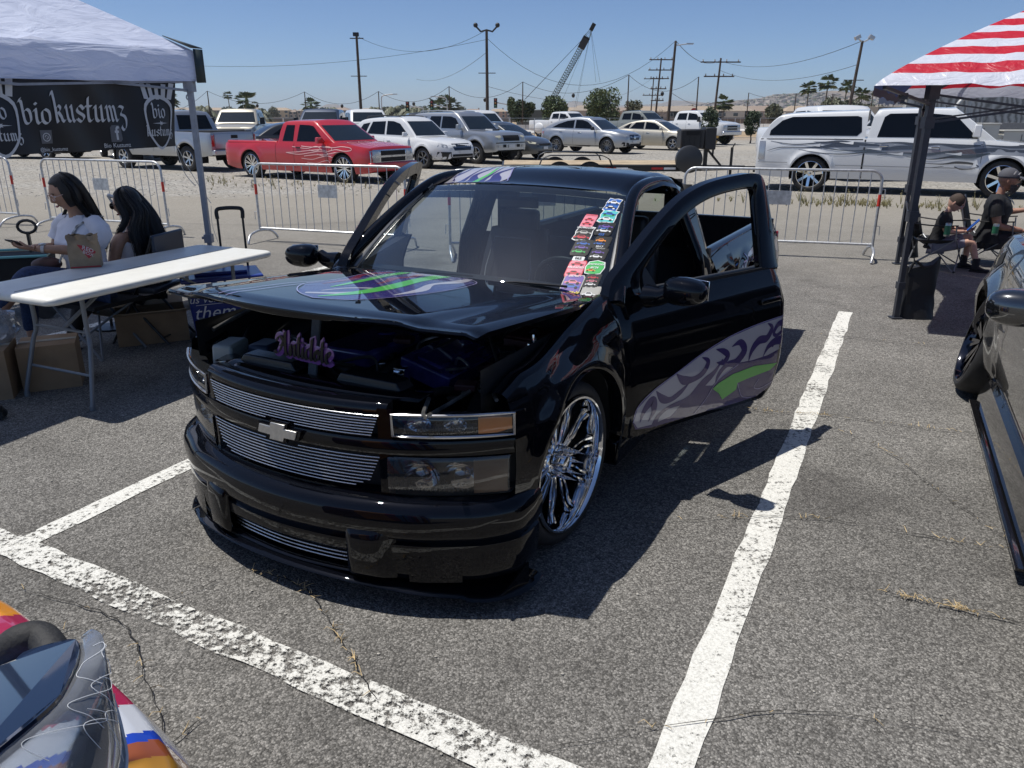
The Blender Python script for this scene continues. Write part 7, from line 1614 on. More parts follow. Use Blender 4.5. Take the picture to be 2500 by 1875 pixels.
q.build('etched_swirls', mat('frosted_scratch', (.6, .62, .65), .6), sv)
q = MB(); q.add([tuple(p) for p in RO], []); q.tube([tuple(p) for p in RO], .004, 6); q.build('rim_bead', mat('frosted_bead', (.45, .47, .5), .25, coat=.5), sv)
q = MB(); q.grid(lambda i, t: tuple(np.array(RO[int(i)])*(1-t)+np.array([RO[int(i)][0]-.03, RO[int(i)][1]-.04, .70])*t), range(NR), np.linspace(0, 1, 4)); q.build('screen_skirt', PM[KX.index('royal')], sv, smooth=60)
# ------------------------------------------------------------------ foliage helpers
LEAF = {}
def leafmat(name, c1, c2):
 if name in LEAF: return LEAF[name]
 m = mat(name, c1, .6, noise=.5, nscale=.9, col2=c2); LEAF[name] = m; return m
GLF = leafmat('green_leaves', (.045, .075, .025), (.10, .13, .045)); DLF = leafmat('dark_leaves', (.025, .042, .018), (.055, .08, .03)); OLF = leafmat('olive_leaves', (.075, .085, .045), (.13, .135, .08))
BARK = mat('bark', (.11, .085, .065), .9, noise=.3); PBARK = mat('palm_bark', (.17, .145, .12), .9, noise=.3)
def cloud_leaves(mb, c, r, n, ls, seed=0, hollow=.55):
 R = np.random.RandomState(seed)
 P = R.normal(size=(n, 3)); P /= np.linalg.norm(P, axis=1)[:, None]; rad = (hollow+(1-hollow)*R.rand(n)**.6)
 P = P*rad[:, None]*np.array(r)+np.array(c)
 for p in P:
  a = R.normal(size=3); a /= np.linalg.norm(a); b = np.cross(a, R.normal(size=3)); b /= np.linalg.norm(b); s_ = ls*(.6+.8*R.rand())
  mb.add([p-a*s_, p+b*s_*.45, p+a*s_, p-b*s_*.45], [(0, 1, 2, 3)])
def tree(name, x, y, h, w_, leaf, label, seed=0, trunk=.28, ls=.10, dens=1., cat='tree', group=None, lumps=9):
 R = random.Random(seed); root = empty(name, (x, y, 0), 0, label, cat, group)
 t = MB(); hh = h*trunk; t.tube([(0, 0, 0), (.03*w_, .02, hh*.6), (.0, .0, hh*1.2)], [h*.028, h*.022, h*.018], 7)
 ctr = []
 for k in range(lumps):
  a = 2*pi*k/lumps*1.6+R.uniform(0, 1); rr = R.uniform(.08, .36)*w_; zc = hh+(h-hh)*R.uniform(.2, .80); ctr.append((cos(a)*rr, sin(a)*rr, zc)); t.tube([(0, 0, hh), (cos(a)*rr*.5, sin(a)*rr*.5, (hh+zc)/2), ctr[-1]], [h*.014, h*.009, h*.004], 5)
 t.build('trunk', BARK, root, smooth=60)
 c = MB()
 for k, p in enumerate(ctr):
  rr = w_*R.uniform(.17, .27); cloud_leaves(c, p, (rr, rr, rr*R.uniform(.7, 1.0)*(h/w_)**.3), int(230*dens), ls, seed*31+k)
 cloud_leaves(c, (0, 0, hh+(h-hh)*.52), (w_*.42, w_*.42, (h-hh)*.45), int(500*dens), ls, seed*17+5, .75)
 c.build('crown', leaf, root, smooth=0); return root
def bare_tree(x, y, h, w_, label, seed=3, name='bare_tree'):
 R = random.Random(seed); root = empty(name, (x, y, 0), 0, label, 'tree'); t = MB()
 def br(p, d, L, r, k):
  q_ = p+d*L; t.tube([tuple(p), tuple(p+d*L*.5+Vector((R.uniform(-1, 1), R.uniform(-1, 1), .2))*L*.06), tuple(q_)], [r, r*.8, r*.6], 5 if k < 2 else 4, cap=False)
  if k < 5:
   for i in range(3 if k < 4 else 2):
    nd = (d+Vector((R.uniform(-1, 1)*w_/h, R.uniform(-1, 1)*w_/h, R.uniform(-.15, .5)))*.75).normalized(); br(q_, nd, L*R.uniform(.55, .78), r*.58, k+1)
 br(Vector((0, 0, 0)), Vector((.05, 0, 1)).normalized(), h*.26, h*.028, 0); t.build('branches', mat('bare_branch', (.17, .14, .125), .9), root, smooth=0); return root
def palm(x, y, h, cr, label, seed=0, kind='fan', group='palm trees on the skyline'):
 R = random.Random(seed); root = empty('palm_tree', (x, y, 0), 0, label, 'palm tree', group)
 t = MB(); lean = R.uniform(-.03, .03)*h; t.tube([(0, 0, 0), (lean*.3, 0, h*.5), (lean, 0, h)], [h*.026, h*.018, h*.016], 7); t.build('trunk', PBARK, root, smooth=60)
 c = MB(); n = 26 if kind == 'fan' else 22
 for k in range(n):
  a = 2.4*k; el = R.uniform(-.75, 1.25) if kind == 'fan' else R.uniform(-.2, 1.2); L = cr*R.uniform(.8, 1.1)
  d = Vector((cos(a)*cos(el), sin(a)*cos(el), sin(el)))
  if kind == 'fan':
   st_ = Vector((lean, 0, h))+d*L*.45; s_ = Vector((-sin(a), cos(a), 0)); up = d.cross(s_)
   for j in range(7):
    t_ = (j-3)*.36; dd = (d*cos(t_)+s_*sin(t_)); e = st_+dd*L*.62-Vector((0, 0, L*.12)); sd_ = dd.cross(Vector((.3, .2, 1))).normalized()*L*.12
    c.add([st_-sd_*.3, st_+dd*L*.35+sd_, e, st_+dd*L*.35-sd_], [(0, 1, 2, 3)])
   c.add([Vector((lean, 0, h))+s_*.01*L, Vector((lean, 0, h))-s_*.01*L, st_], [(0, 1, 2)])
  else:
   P = [Vector((lean, 0, h))+d*L*t_-Vector((0, 0, 1))*L*.75*t_*t_ for t_ in np.linspace(0, 1.15, 8)]
   s_ = Vector((-sin(a), cos(a), 0))
   for i in range(7):
    w1 = L*.24*sin(pi*(i+.4)/7.6)
    for sg in (1, -1):
     c.add([P[i], P[i+1], P[i+1]+s_*sg*w1-Vector((0, 0, w1*.7)), P[i]+s_*sg*w1*.55-Vector((0, 0, w1*.5))], [(0, 1, 2, 3)])
 if kind == 'fan': c.ball((lean, 0, h-.16*h*.3), (cr*.16, cr*.16, cr*.42), 8, 6)
 c.build('fronds', OLF if kind != 'fan' else GLF, root, smooth=0); return root
PX = lambda u, y: (u-1250)/1892*(y*.9447)      # lateral position of a bearing at a given distance
def ph(v, y): return 1.72+(281-v)/1892*y*1.0+0  # height of something standing that far off

# ------------------------------------------------------------------ trees of the lot edge
tree('leafy_tree', PX(1472, 78), 78, 4.15, 3.7, GLF, 'tall leafy green tree, the largest behind the cars', 11, .12, .13, 1.5, lumps=12)
tree('leafy_tree', PX(1355, 88), 88, 3.8, 3.3, GLF, 'leafy tree at the foot of the crane boom', 12, .16, .14, 1.3, lumps=11)
tree('leafy_tree', PX(1275, 84), 84, 3.2, 2.7, DLF, 'darker rounded tree left of the crane boom', 13, .30, .13, 1.2, lumps=10)
tree('leafy_tree', PX(1248, 90), 90, 3.7, 1.1, GLF, 'narrow tufted tree rising over its dark neighbour', 14, .45, .12, .7, lumps=6)
tree('leafy_tree', PX(1545, 84), 84, 3.3, 1.9, OLF, 'thin open tree right of the largest tree', 15, .3, .12, .6, lumps=8)
bare_tree(PX(1600, 70), 70, 3.0, 3.2, 'leafless grey tree behind the sage pickup', 21)
tree('potted_tree', PX(1735, 47), 47, 2.25, 1.2, DLF, 'dark leafy shrub tree standing in a yellow pot', 16, .22, .07, 1.0, lumps=7)
q = MB(); q.lathe([(0, 0), (.42, 0), (.55, .55), (.58, .6), (.5, .6), (0, .55)], (PX(1735, 47), 47, 0), 'Z', 20); tag(q.build('planter_pot', mat('yellow_planter', (.55, .32, .04), .5), None), 'round yellow planter pot under the dark shrub tree', 'planter')
tree('small_tree', PX(1838, 52), 52, 2.05, 1.15, DLF, 'small round dark tree in front of the white concrete barrier', 17, .18, .08, 1.1, lumps=8)
tree('shrub', PX(1763, 50), 50, .62, .65, DLF, 'low scrubby bush before the white concrete barrier', 18, .2, .06, .5, cat='shrub', lumps=5)
tree('broad_tree', PX(1890, 130), 130, 3.4, 3.2, OLF, 'rounded olive tree behind the wall left of the camper shell', 19, .2, .2, 1., lumps=9)
bare_tree(PX(1990, 92), 92, 4.4, 6.0, 'wide bare grey branched tree above the camper shell', 25)
for k, (u, y, h, w_) in enumerate(((2035, 120, 3.9, 5), (2075, 128, 4.2, 5), (2115, 125, 3.4, 4.5), (2150, 140, 3.2, 4))):
 tree('hedge_tree', PX(u, y), y, h, w_, OLF, ('olive scrub tree just right of the bare tree', 'tallest olive scrub tree below the floodlight pole', 'olive scrub tree between two palms', 'small olive tree left of the canopy corner')[k], 40+k, .15, .22, 1., lumps=8)
for k, (u, vt, y, kind, cr) in enumerate(((1968, 218, 150, 'fan', 1.7), (2012, 205, 150, 'fan', 1.9), (2057, 217, 150, 'fan', 1.6), (2098, 231, 150, 'fan', 1.6), (2142, 224, 150, 'fan', 1.6), (2222, 240, 150, 'fan', 1.6),
  (563, 236, 240, 'fan', 1.5), (607, 243, 170, 'fan', 2.6), (413, 242, 170, 'fan', 2.4), (498, 258, 200, 'date', 4.2), (578, 262, 200, 'date', 4.6), (640, 266, 210, 'date', 3.2), (762, 255, 220, 'fan', 2.6), (808, 262, 210, 'date', 3.4), (915, 262, 210, 'date', 3.4), (1010, 258, 180, 'date', 5.0), (965, 260, 200, 'date', 3.4), (1040, 264, 200, 'date', 4.), (1070, 253, 210, 'fan', 3.0), (1100, 252, 220, 'fan', 3.2), (1765, 250, 130, 'fan', 1.7))):
 h = ph(vt, y)-cr*.30
 palm(PX(u, y), y, h, cr, ['fan palm leftmost of the six above the camper shell', 'tallest fan palm above the camper shell', 'fan palm beside the floodlight pole', 'short fan palm right of the floodlight pole', 'fan palm left of the flag canopy tip', 'fan palm trunk seen beneath the flag canopy', 'slim tall palm with a tiny head over the far houses', 'fan palm standing over the far houses, left of the red pickup', 'dark fan palm just right of the banner edge', 'feathery palm behind the canopy leg', 'feathery palm beside the slim tall palm', 'small feathery palm over the tan house', 'fan palm above the house roofs behind the navy pickup', 'feathery palm between two far houses', 'feathery palm left of the traffic lights', 'broad feathery palm above the white wagon', 'feathery palm among trees above the wagon', 'feathery palm near the street lamp', 'fan palm at the traffic signal', 'fan palm behind the short string light pole', 'fan palm beside the crossarm pole'][k], 60+k, kind)
for k, (u, vt, w_) in enumerate(((446, 268, 26), (560, 262, 30), (592, 270, 22), (640, 266, 26), (668, 262, 26), (790, 264, 28), (948, 262, 34), (985, 258, 42), (1032, 262, 36), (1064, 264, 26), (1128, 262, 26), (1182, 272, 22), (1412, 272, 20), (1655, 274, 26), (1690, 262, 20), (1715, 276, 20), (1780, 274, 26))):
 y = 380; h = ph(vt, y); w_ = w_/1892*y
 tree('distant_tree', PX(u, y), y, h, w_, DLF if k % 2 else OLF, ['tree beside the leftmost far house', 'tree between two houses left of the tall fan palm', 'tree just right of the feathery pair', 'bushy tree at the corner of the tan house', 'wide tree right of the tan house', 'tree clump right of the brown house', 'tree left in the green clump above the wagon', 'largest tree of the green clump above the wagon', 'tree right in the green clump above the wagon', 'tree by the second traffic light', 'dark tree above the silver off-roader', 'low tree in front of the red roofed house', 'low tree between the two big leafy trees', 'low tree between the leaning poles', 'narrow tree near the crowded pole', 'low tree left of the stop sign', 'low tree right of the stop sign'][k], 80+k, .12, .55, .45, group='trees among the far houses', lumps=7)

# ------------------------------------------------------------------ houses
STU = [mat('stucco_%d' % k, c, .85, noise=.06, nscale=.5) for k, c in enumerate([(.40, .34, .26), (.46, .38, .26), (.16, .145, .13), (.36, .30, .25), (.44, .30, .22), (.50, .46, .40)])]
RFT = [mat('roof_tile_%d' % k, c, .85, noise=.15, nscale=2.) for k, c in enumerate([(.30, .25, .20), (.34, .27, .20), (.27, .21, .17)])]
WIN = mat('far_window', (.05, .06, .07), .1); TRM = mat('far_trim', (.55, .52, .46), .7)
def house(x, y, w_, d, h, st, rf, label, rz=0, rows=2, nwin=5, roofh=1.5):
 r = empty('house', (x, y, 0), rz, label, 'house', 'houses along the far side of the field'); q = MB()
 q.box((0, 0, h/2), (w_, d, h)); q.build('wall', STU[st], r, smooth=0)
 o = .18; q = MB(); rd = d/2+o; q.add([(-w_/2-o, -rd, h), (w_/2+o, -rd, h), (w_/2+o, rd, h), (-w_/2-o, rd, h), (-w_/2+d*.32, 0, h+roofh), (w_/2-d*.32, 0, h+roofh)], [(0, 1, 5, 4), (1, 2, 5), (2, 3, 4, 5), (3, 0, 4), (3, 2, 1, 0)]); ro = q.build('roof', RFT[rf], r, smooth=0)
 for j in range(rows):
  for k in range(nwin):
   xx = -w_/2+w_*(k+.5)/nwin+random.uniform(-.3, .3); zz = (h*(j+.5)/rows)+.25; ww = random.choice((1.0, 1.3, 1.8))
   q = MB(); q.box((xx, -d/2-.02, zz), (ww+.16, .05, 1.36)); f = q.build('window', TRM, r, smooth=0)
   q = MB(); q.box((xx, -d/2-.05, zz), (ww, .05, 1.2)); q.build('pane', WIN, f, smooth=0)
 if random.random() < .6: q = MB(); q.box((w_*.28, 0, h+roofh*.9), (.7, .7, 1.4)); q.build('chimney', STU[st], ro, smooth=0)
 return r
HY = 480
hs = [(452, 14, 4.4, 0, 0, 'long tan house just right of the banner'), (534, 13, 4.3, 2, 1, 'dark grey walled house behind the canopy leg'), (612, 14, 4.6, 3, 0, 'two storey house behind the tall fan palm'), (688, 12, 4.3, 1, 1, 'light tan house with blank wall left of the navy pickup'), (721, 5, 3.4, 3, 2, 'small house wedged right of the light tan one'), (756, 13, 4.0, 3, 0, 'brown walled house behind the navy pickup'), (830, 13, 4.3, 2, 2, 'brown house with row of windows left of the first big pole'), (903, 13, 4.0, 5, 0, 'cream gabled house right of the first big pole'), (988, 12, 3.6, 0, 0, 'house half hidden by trees above the wagon'), (1072, 9, 3.8, 3, 1, 'house with dark windows at the traffic signal'), (1155, 12, 3.6, 4, 2, 'salmon coloured house left of the second big pole'), (1215, 11, 3.6, 4, 1, 'red roofed house right of the second big pole'), (1249, 6, 3.6, 5, 0, 'pale house edge behind the dark rounded tree')]
for u, w_, h, st, rf, lab in hs: house(PX(u, HY), HY, w_, 10, h, st, rf, lab, nwin=max(2, int(w_/3.2)))
h2 = [(1430, 150, 12, 3.4, 0, 0, 'gabled low house seen between the two leafy trees'), (1600, 165, 16, 3.0, 3, 1, 'low roofed house behind the leafless tree'), (1665, 170, 14, 3.2, 0, 0, 'low house behind the leaning light pole'), (1722, 160, 13, 3.1, 5, 1, 'low house left of the stop sign'), (1790, 150, 14, 3.3, 5, 0, 'cream gabled house right of the crossarm pole'), (1850, 165, 13, 3.2, 3, 2, 'house roof just above the small round tree'), (1945, 150, 12, 3.2, 5, 1, 'house behind the bare tree trunk'), (2190, 150, 12, 3.1, 1, 0, 'house roof under the flag canopy corner')]
for u, y, w_, h, st, rf, lab in h2: y = 330; house(PX(u, y), y, w_, 9, h, st, rf, lab, rows=1, nwin=3, roofh=2.0)
rng_h = random.Random(4)
for k in range(34):
 u = 1400+rng_h.random()*850; y = 380+rng_h.random()*420; house(PX(u, y), y, 13, 9, 3.2+rng_h.random()*1.5, rng_h.randrange(6), rng_h.randrange(3), 'distant tract house in the rows below the hills' if k else 'distant tract house in the rows below the hills', rows=1, nwin=2, roofh=1.8)

# field wall, chain link, K-rail, utility boxes, block wall
def wallbox(a, b, h, t, m, name, label, cat, z0=0., n=1, gap=0.):
 a, b = np.array(a, float), np.array(b, float); r = empty(name, (0, 0, 0), 0, label, cat); L = np.linalg.norm(b-a)
 for k in range(n):
  p0, p1 = a+(b-a)*(k/n), a+(b-a)*((k+1)/n-gap/n); q = MB(); q.beam((*p0, z0+h/2), (*p1, z0+h/2), t, h); q.build('panel', m, r, smooth=0)
 return r
wallbox((PX(330, 215), 215), (PX(1290, 215), 215), .95, .2, mat('grey_block_wall', (.19, .17, .16), .9, noise=.1, nscale=1), 'boundary_wall', 'long dull grey boundary wall before the far two storey houses', 'wall', n=24, gap=.03)
wallbox((PX(1380, 140), 140), (PX(2000, 135), 135), 1.35, .2, mat('brown_fence', (.20, .165, .14), .9, noise=.2, nscale=1), 'timber_fence', 'brown fence before the low houses on the right', 'fence', n=20, gap=.03)
KRL = mat('krail_concrete', (.66, .65, .62), .8, noise=.08, nscale=1.5)
def krail(u0, u1, y0, y1, n, label):
 r = empty('concrete_barrier', (0, 0, 0), 0, label, 'concrete barrier')
 for k in range(n):
  t0, t1 = k/n, (k+.97)/n; ya, yb = y0+(y1-y0)*t0, y0+(y1-y0)*t1; p = np.array([PX(u0+(u1-u0)*t0, ya), ya]); q_ = np.array([PX(u0+(u1-u0)*t1, yb), yb]); m = MB()
  prof = [(-.30, 0), (-.30, .08), (-.12, .34), (-.08, .82), (.08, .82), (.12, .34), (.30, .08), (.30, 0)]; d = (q_-p)/np.linalg.norm(q_-p); nn = np.array([-d[1], d[0]])
  vs = [(*(p+nn*w_), z) for w_, z in prof]+[(*(q_+nn*w_), z) for w_, z in prof]; m.add(vs, [tuple(range(8)), tuple(range(15, 7, -1))]+[(i, (i+1) % 8, 8+(i+1) % 8, 8+i) for i in range(8)]); m.build('barrier_segment', KRL, r, smooth=0)
krail(1735, 2330, 92, 78, 18, 'row of white concrete barriers behind the small round tree')
krail(1255, 1400, 80, 80, 5, 'short row of white concrete barriers left of the white dually')
# distant chain-link fence
r = empty('chain_link_fence', (0, 0, 0), 0, 'thin chain link fence across the bare field', 'fence')
for k in range(46):
 x = -42+k*1.9; q = MB(); q.tube([(x, 62, 0), (x, 62, 1.5)], .03, 5); q.build('post', GALV, r)
q = MB()
for z in (.1, .75, 1.5): q.tube([(-42, 62, z), (43.5, 62, z)], .018, 4)
q.build('rail', GALV, r)
# carved mural wall at right
m = mat('patterned_block_wall', (.42, .41, .39), .9); t = m.node_tree; b = t.nodes['Principled BSDF']; tc = t.nodes.new('ShaderNodeTexCoord'); n1 = t.nodes.new('ShaderNodeTexNoise'); n1.inputs['Scale'].default_value = .9; n1.inputs['Detail'].default_value = 5; n1.inputs['Distortion'].default_value = 3.2
wv = t.nodes.new('ShaderNodeTexWave'); wv.inputs['Scale'].default_value = 1.1; wv.inputs['Distortion'].default_value = 14; wv.inputs['Detail'].default_value = 4; mx = t.nodes.new('ShaderNodeMix'); mx.data_type = 'RGBA'; mx.inputs[6].default_value = (.20, .195, .18, 1); mx.inputs[7].default_value = (.52, .51, .48, 1)
t.links.new(tc.outputs['Object'], n1.inputs['Vector']); t.links.new(tc.outputs['Object'], wv.inputs['Vector']); t.links.new(wv.outputs['Fac'], mx.inputs[0]); t.links.new(mx.outputs[2], b.inputs['Base Color'])
BW_ = empty('block_wall', (0, 0, 0), 0, 'tall pale rock-textured wall behind the flag canopy', 'wall')
for k in range(14):
 u0, u1 = 2205+k*45, 2205+(k+1)*45-.6; y = 34; q = MB(); zt = 2.95+.0*k; q.beam((PX(u0, y), y, zt/2), (PX(u1, y), y, zt/2), .3, zt); q.build('wall_panel', m, BW_, smooth=0)
q = MB(); q.beam((PX(2330, 31), 31, .72), (PX(3000, 31), 31, .72), .25, 1.44); tag(q.build('low_wall', mat('grey_low_wall', (.25, .245, .24), .9, noise=.1), None, smooth=0), 'low grey wall behind the utility cabinets', 'wall')
for k, (u, w_, h, d) in enumerate(((2395, .95, 1.45, .6), (2448, .55, 1.10, .5), (2490, 1.1, 1.25, .6))):
 q = MB(); y = 25; q.box((PX(u, y), y, h/2), (w_, d, h)); q.box((PX(u, y), y, h+.02), (w_+.06, d+.06, .04)); o = q.build('utility_cabinet', mat('cabinet_beige', (.50, .49, .45), .6), None, bevel=.01); tag(o, ['tall beige utility cabinet behind the white hood', 'narrow beige cabinet between two wider ones', 'wide beige cabinet with a vent at the edge'][k], 'cabinet', 'utility cabinets by the low wall')
 q = MB(); q.box((PX(u, y), y-d/2-.005, h*.5), (.02, .01, h*.86)); q.box((PX(u, y)+.15, y-d/2-.02, h*.75), (.22, .02, .08)); q.build('door_seam_and_vent', mat('cabinet_dark', (.12, .12, .11), .7), o)
q = MB(); y = 27; x = PX(2352, y); q.tube(spline([(x-.35, y, 1.2), (x-.3, y, 1.9), (x-.05, y, 2.25), (x+.12, y, 2.1), (x+.14, y, .0)], 6), .07, 10); tag(q.build('pipe_gooseneck', mat('galvanised_pipe', (.42, .42, .41), .5, .4), None), 'bent galvanised vent pipe rising behind the white hood', 'pipe')
q = MB(); q.box((PX(2265, 60), 60, 1.0), (8.5, 2.4, 2.6)); tag(q.build('shipping_shed', mat('shed_brown', (.16, .14, .12), .7), None, bevel=.03), 'flat brown shed roof showing over the white cab', 'shed')

# ------------------------------------------------------------------ poles, wires, crane
WD = mat('creosote_pole', (.075, .055, .042), .9, noise=.3, nscale=2)
WIRE = mat('wire_black', (.05, .05, .055), .6)
def pole(u, y, vt, dx, name, label, r=.14, lamp=None, arms=(), grp=None, cat='utility pole'):
 h = 1.72+(281-vt)/1892*(y*.945+.0)*1.02; o = empty(name, (PX(u, y), y, 0), 0, label, cat, grp); q = MB(); q.tube([(0, 0, 0), (dx, 0, h)], [r*.8, r*.55], 8); q.build('shaft', WD, o, smooth=60)
 for dz, w_ in arms:
  q = MB(); x = dx*(h-dz)/h; q.beam((x-w_/2, -.1, h-dz), (x+w_/2, -.1, h-dz), .12, .12); a = q.build('crossarm', WD, o, smooth=0)
  for k in range(4): q = MB(); xx = x-w_/2+w_*(k+.2)/3.4; q.lathe([(.05, 0), (.08, .06), (.04, .12), (.07, .18), (0, .22)], (xx, -.1, h-dz+.06), 'Z', 8); q.build('insulator', mat('porcelain', (.25, .22, .2), .3), a)
 if lamp == 'flood2':
  for s in (-1, 1): q = MB(); q.tube([(dx, 0, h-.1), (dx+s*.35, -.2, h+.1)], .05, 6); q.box((dx+s*.45, -.25, h+.18), (.35, .25, .22), R=Matrix.Rotation(s*.5, 3, 'Y')); q.build('floodlight', GALV if y < 80 and u > 2000 else DARKP, o)
 if lamp == 'arm': q = MB(); q.tube([(dx, 0, h-.3), (dx+.9, -.1, h-.2)], .04, 6); q.box((dx+1.0, -.1, h-.2), (.5, .15, .1)); q.build('lamp_arm', GALV, o)
 if lamp == 'bullhorn':
  q = MB(); q.tube([(dx-.75, 0, h+.25), (dx-.4, 0, h-.1), (dx, 0, h), (dx+.4, 0, h-.1), (dx+.75, 0, h+.25)], .06, 6); q.ball((dx-.75, 0, h+.3), .16, 8, 6); q.ball((dx+.75, 0, h+.3), .16, 8, 6); q.build('lamp_arm', DARKP, o)
 if lamp == 'one': q = MB(); q.box((dx, -.2, h+.1), (.4, .3, .25)); q.tube([(dx-.5, 0, h-.15), (dx+.5, 0, h-.15)], .04, 5); q.build('floodlight', DARKP, o)
 if lamp and lamp != 'arm':
  q = MB(); q.beam((dx*.6-.6, 0, h*.62), (dx*.6+.6, 0, h*.62), .05, .05); q.build('step_bar', WD, o)
 return Vector((PX(u, y)+dx, y, h))
tops = {}
tops['a'] = pole(882, 62, 108, -.0, 'light_pole', 'big dark light pole behind the white wagon', lamp='one', r=.16)
tops['b'] = pole(1190, 58, 95, -.0, 'light_pole', 'big dark pole with two raised lamp horns, near the picture middle', lamp='bullhorn', r=.17)
tops['c'] = pole(1630, 60, 118, .25, 'light_pole', 'leaning pole with a single side lamp arm right of the crane', lamp='arm', r=.15)
tops['d'] = pole(1599, 105, 155, .4, 'utility_pole', 'utility pole stacked with many crossarms', arms=((.2, 3), (1.4, 3), (2.4, 2.4), (3.6, 2.), (5, 1.6)), r=.17)
tops['e'] = pole(1588, 135, 196, .2, 'utility_pole', 'farther utility pole with two crossarms left of the crowded one', arms=((.3, 3.2), (2.8, 3.2)), r=.15)
tops['f'] = pole(1742, 88, 155, .3, 'utility_pole', 'utility pole with one wide top crossarm right of the stop sign', arms=((.4, 4.2), (1.8, 3.2)), r=.17)
tops['g'] = pole(2066, 55, 118, .42, 'light_pole', 'leaning pole with two white floodlights right of the palms', lamp='flood2', r=.15)
sp_ = [(330, 265, 90), (513, 227, 90), (748, 229, 90), (927, 228, 88), (1098, 217, 85), (1276, 207, 80), (1531, 192, 74), (1699, 196, 72), (1823, 231, 95), (1938, 233, 95), (2027, 234, 95), (2124, 226, 95), (2177, 240, 95)]
sl = ['far left short pole by the banner edge', 'short string light pole behind the canopy leg', 'short string light pole above the red pickup', 'short string light pole right of the first big pole', 'short string light pole above the silver off-roader', 'short string light pole left of the crane boom', 'short string light pole right of the largest leafy tree', 'short string light pole beside the stop sign', 'slim pole above the small round tree', 'slim leaning pole left of the bare tree', 'slim pole through the bare tree', 'slim pole between two palms', 'slim pole under the canopy tip']
st_ = [pole(u, y, v, 0, 'string_light_pole', sl[k], r=.09, grp='short poles carrying the string wire', cat='pole') for k, (u, v, y) in enumerate(sp_)]
def wire(a, b, sag, r=.018, label='sagging wire', bulb=False):
 a, b = Vector(a), Vector(b); pts = [a.lerp(b, t)-Vector((0, 0, sag*4*t*(1-t))) for t in np.linspace(0, 1, 17)]; q = MB(); q.tube(pts, r, 4, cap=False); o = q.build('overhead_wire', WIRE, None, smooth=0); tag(o, label, 'wire', 'overhead wires')
 if bulb: q = MB(); q.ball(pts[8]-Vector((0, 0, .22)), (.16, .16, .2), 8, 6); q.build('hanging_lamp', DARKP, o)
for k in range(7): wire(st_[k], st_[k+1], 1.25, .022, 'string wire sagging from the pole %s' % sl[k].replace('short string light pole ', ''), True)
for k in range(8, 12): wire(st_[k], st_[k+1], .5, .022, 'thin wire running from the %s' % sl[k])
wire(tops['a'], tops['b'], 1.2, .014, 'high wire between the first and second big poles'); wire((PX(300, 62), 62, tops['a'].z-1.6), tops['b']-Vector((0, 0, .6)), 1.0, .014, 'long high wire reaching the second big pole from the left')
wire(tops['b']-Vector((0, 0, .5)), tops['c'], 3.0, .016, 'high wire sagging across the crane'); wire(tops['c'], tops['f']-Vector((0, 0, .2)), .8, .02, 'wire from the leaning lamp pole to the crossarm pole')
wire(tops['f']-Vector((0, 0, .3)), tops['g'], 1.0, .02, 'upper wire from the crossarm pole to the floodlights'); wire(tops['f']-Vector((0, 0, 1.2)), tops['g']-Vector((0, 0, 1.4)), 1.0, .018, 'lower wire from the crossarm pole to the floodlights')
wire(tops['c']-Vector((0, 0, 3.5)), tops['f']-Vector((0, 0, 4.2)), .6, .016, 'low wire across the two pole bases'); wire(tops['b']-Vector((0, 0, 3.6)), tops['e'], 2.2, .014, 'faint low wire behind the crane boom')
wire(tops['b']-Vector((0, 0, 1.4)), (PX(1020, 95), 95, 5.6), .8, .014, 'guy wire dropping left from the second big pole')
# traffic lights, street lamp, stop sign
for u, v0, y, lab in ((996, 262, 170, 'traffic light right of the first big pole'), (1055, 260, 170, 'traffic light on a mast arm above the off-roader'), (1210, 255, 170, 'traffic light right of the second big pole')):
 o = empty('traffic_light', (PX(u, y), y, 0), 0, lab, 'traffic light', 'far traffic lights'); z = 1.72+(281-v0)/1892*y; q = MB(); q.box((0, 0, z), (.7, .4, 1.9)); hd_ = q.build('signal_head', BLK, o)
 for k, c_ in enumerate(('red', 'amber', 'green')): q = MB(); q.ball((0, -.22, z+.6-.6*k), (.2, .08, .2), 8, 6); q.build('lens', mat('signal_'+c_, {'red': (.2, .01, .01), 'amber': (.25, .12, .01), 'green': (.01, .15, .08)}[c_], .3), hd_)
 q = MB(); q.tube([(3.2, 0, 0), (3.2, 0, z-.4), (0.2, 0, z+.1)], .13, 6); q.build('mast', GALV, o)
for u, vt, y, s, lab in ((933, 236, 150, 1, 'curved street lamp by the first traffic light'), (1092, 241, 150, -1, 'curved street lamp above the silver off-roader')):
 z = 1.72+(281-vt)/1892*y; q = MB(); q.tube(spline([(0, 0, 0), (0, 0, z*.75), (s*.3, 0, z*.95), (s*2.2, 0, z)], 5), .10, 6); q.box((s*2.5, 0, z), (.9, .3, .15)); o = q.build('street_lamp', GALV, None); o.location = (PX(u, y), y, 0); tag(o, lab, 'street lamp')
o = empty('stop_sign', (PX(1694, 75), 75, 0), 0, 'red octagonal stop sign on a post near the planter', 'sign'); q = MB(); q.tube([(0, .05, 0), (0, .05, 2.2)], .04, 6); q.build('post', GALV, o)
q = MB(); q.prism([(.40*cos(pi/8+k*pi/4), .40*sin(pi/8+k*pi/4)) for k in range(8)], lambda u, v, w_: (u, -w_, 1.95+v), .03); q.build('sign_face', mat('stop_red', (.40, .02, .02), .5), o, smooth=0)
q = MB(); text_on(q, 'STOP', lambda a, b: (a, -.035, 1.95+b), .26, bold=.02); q.build('lettering', WHITEP, o, smooth=0)
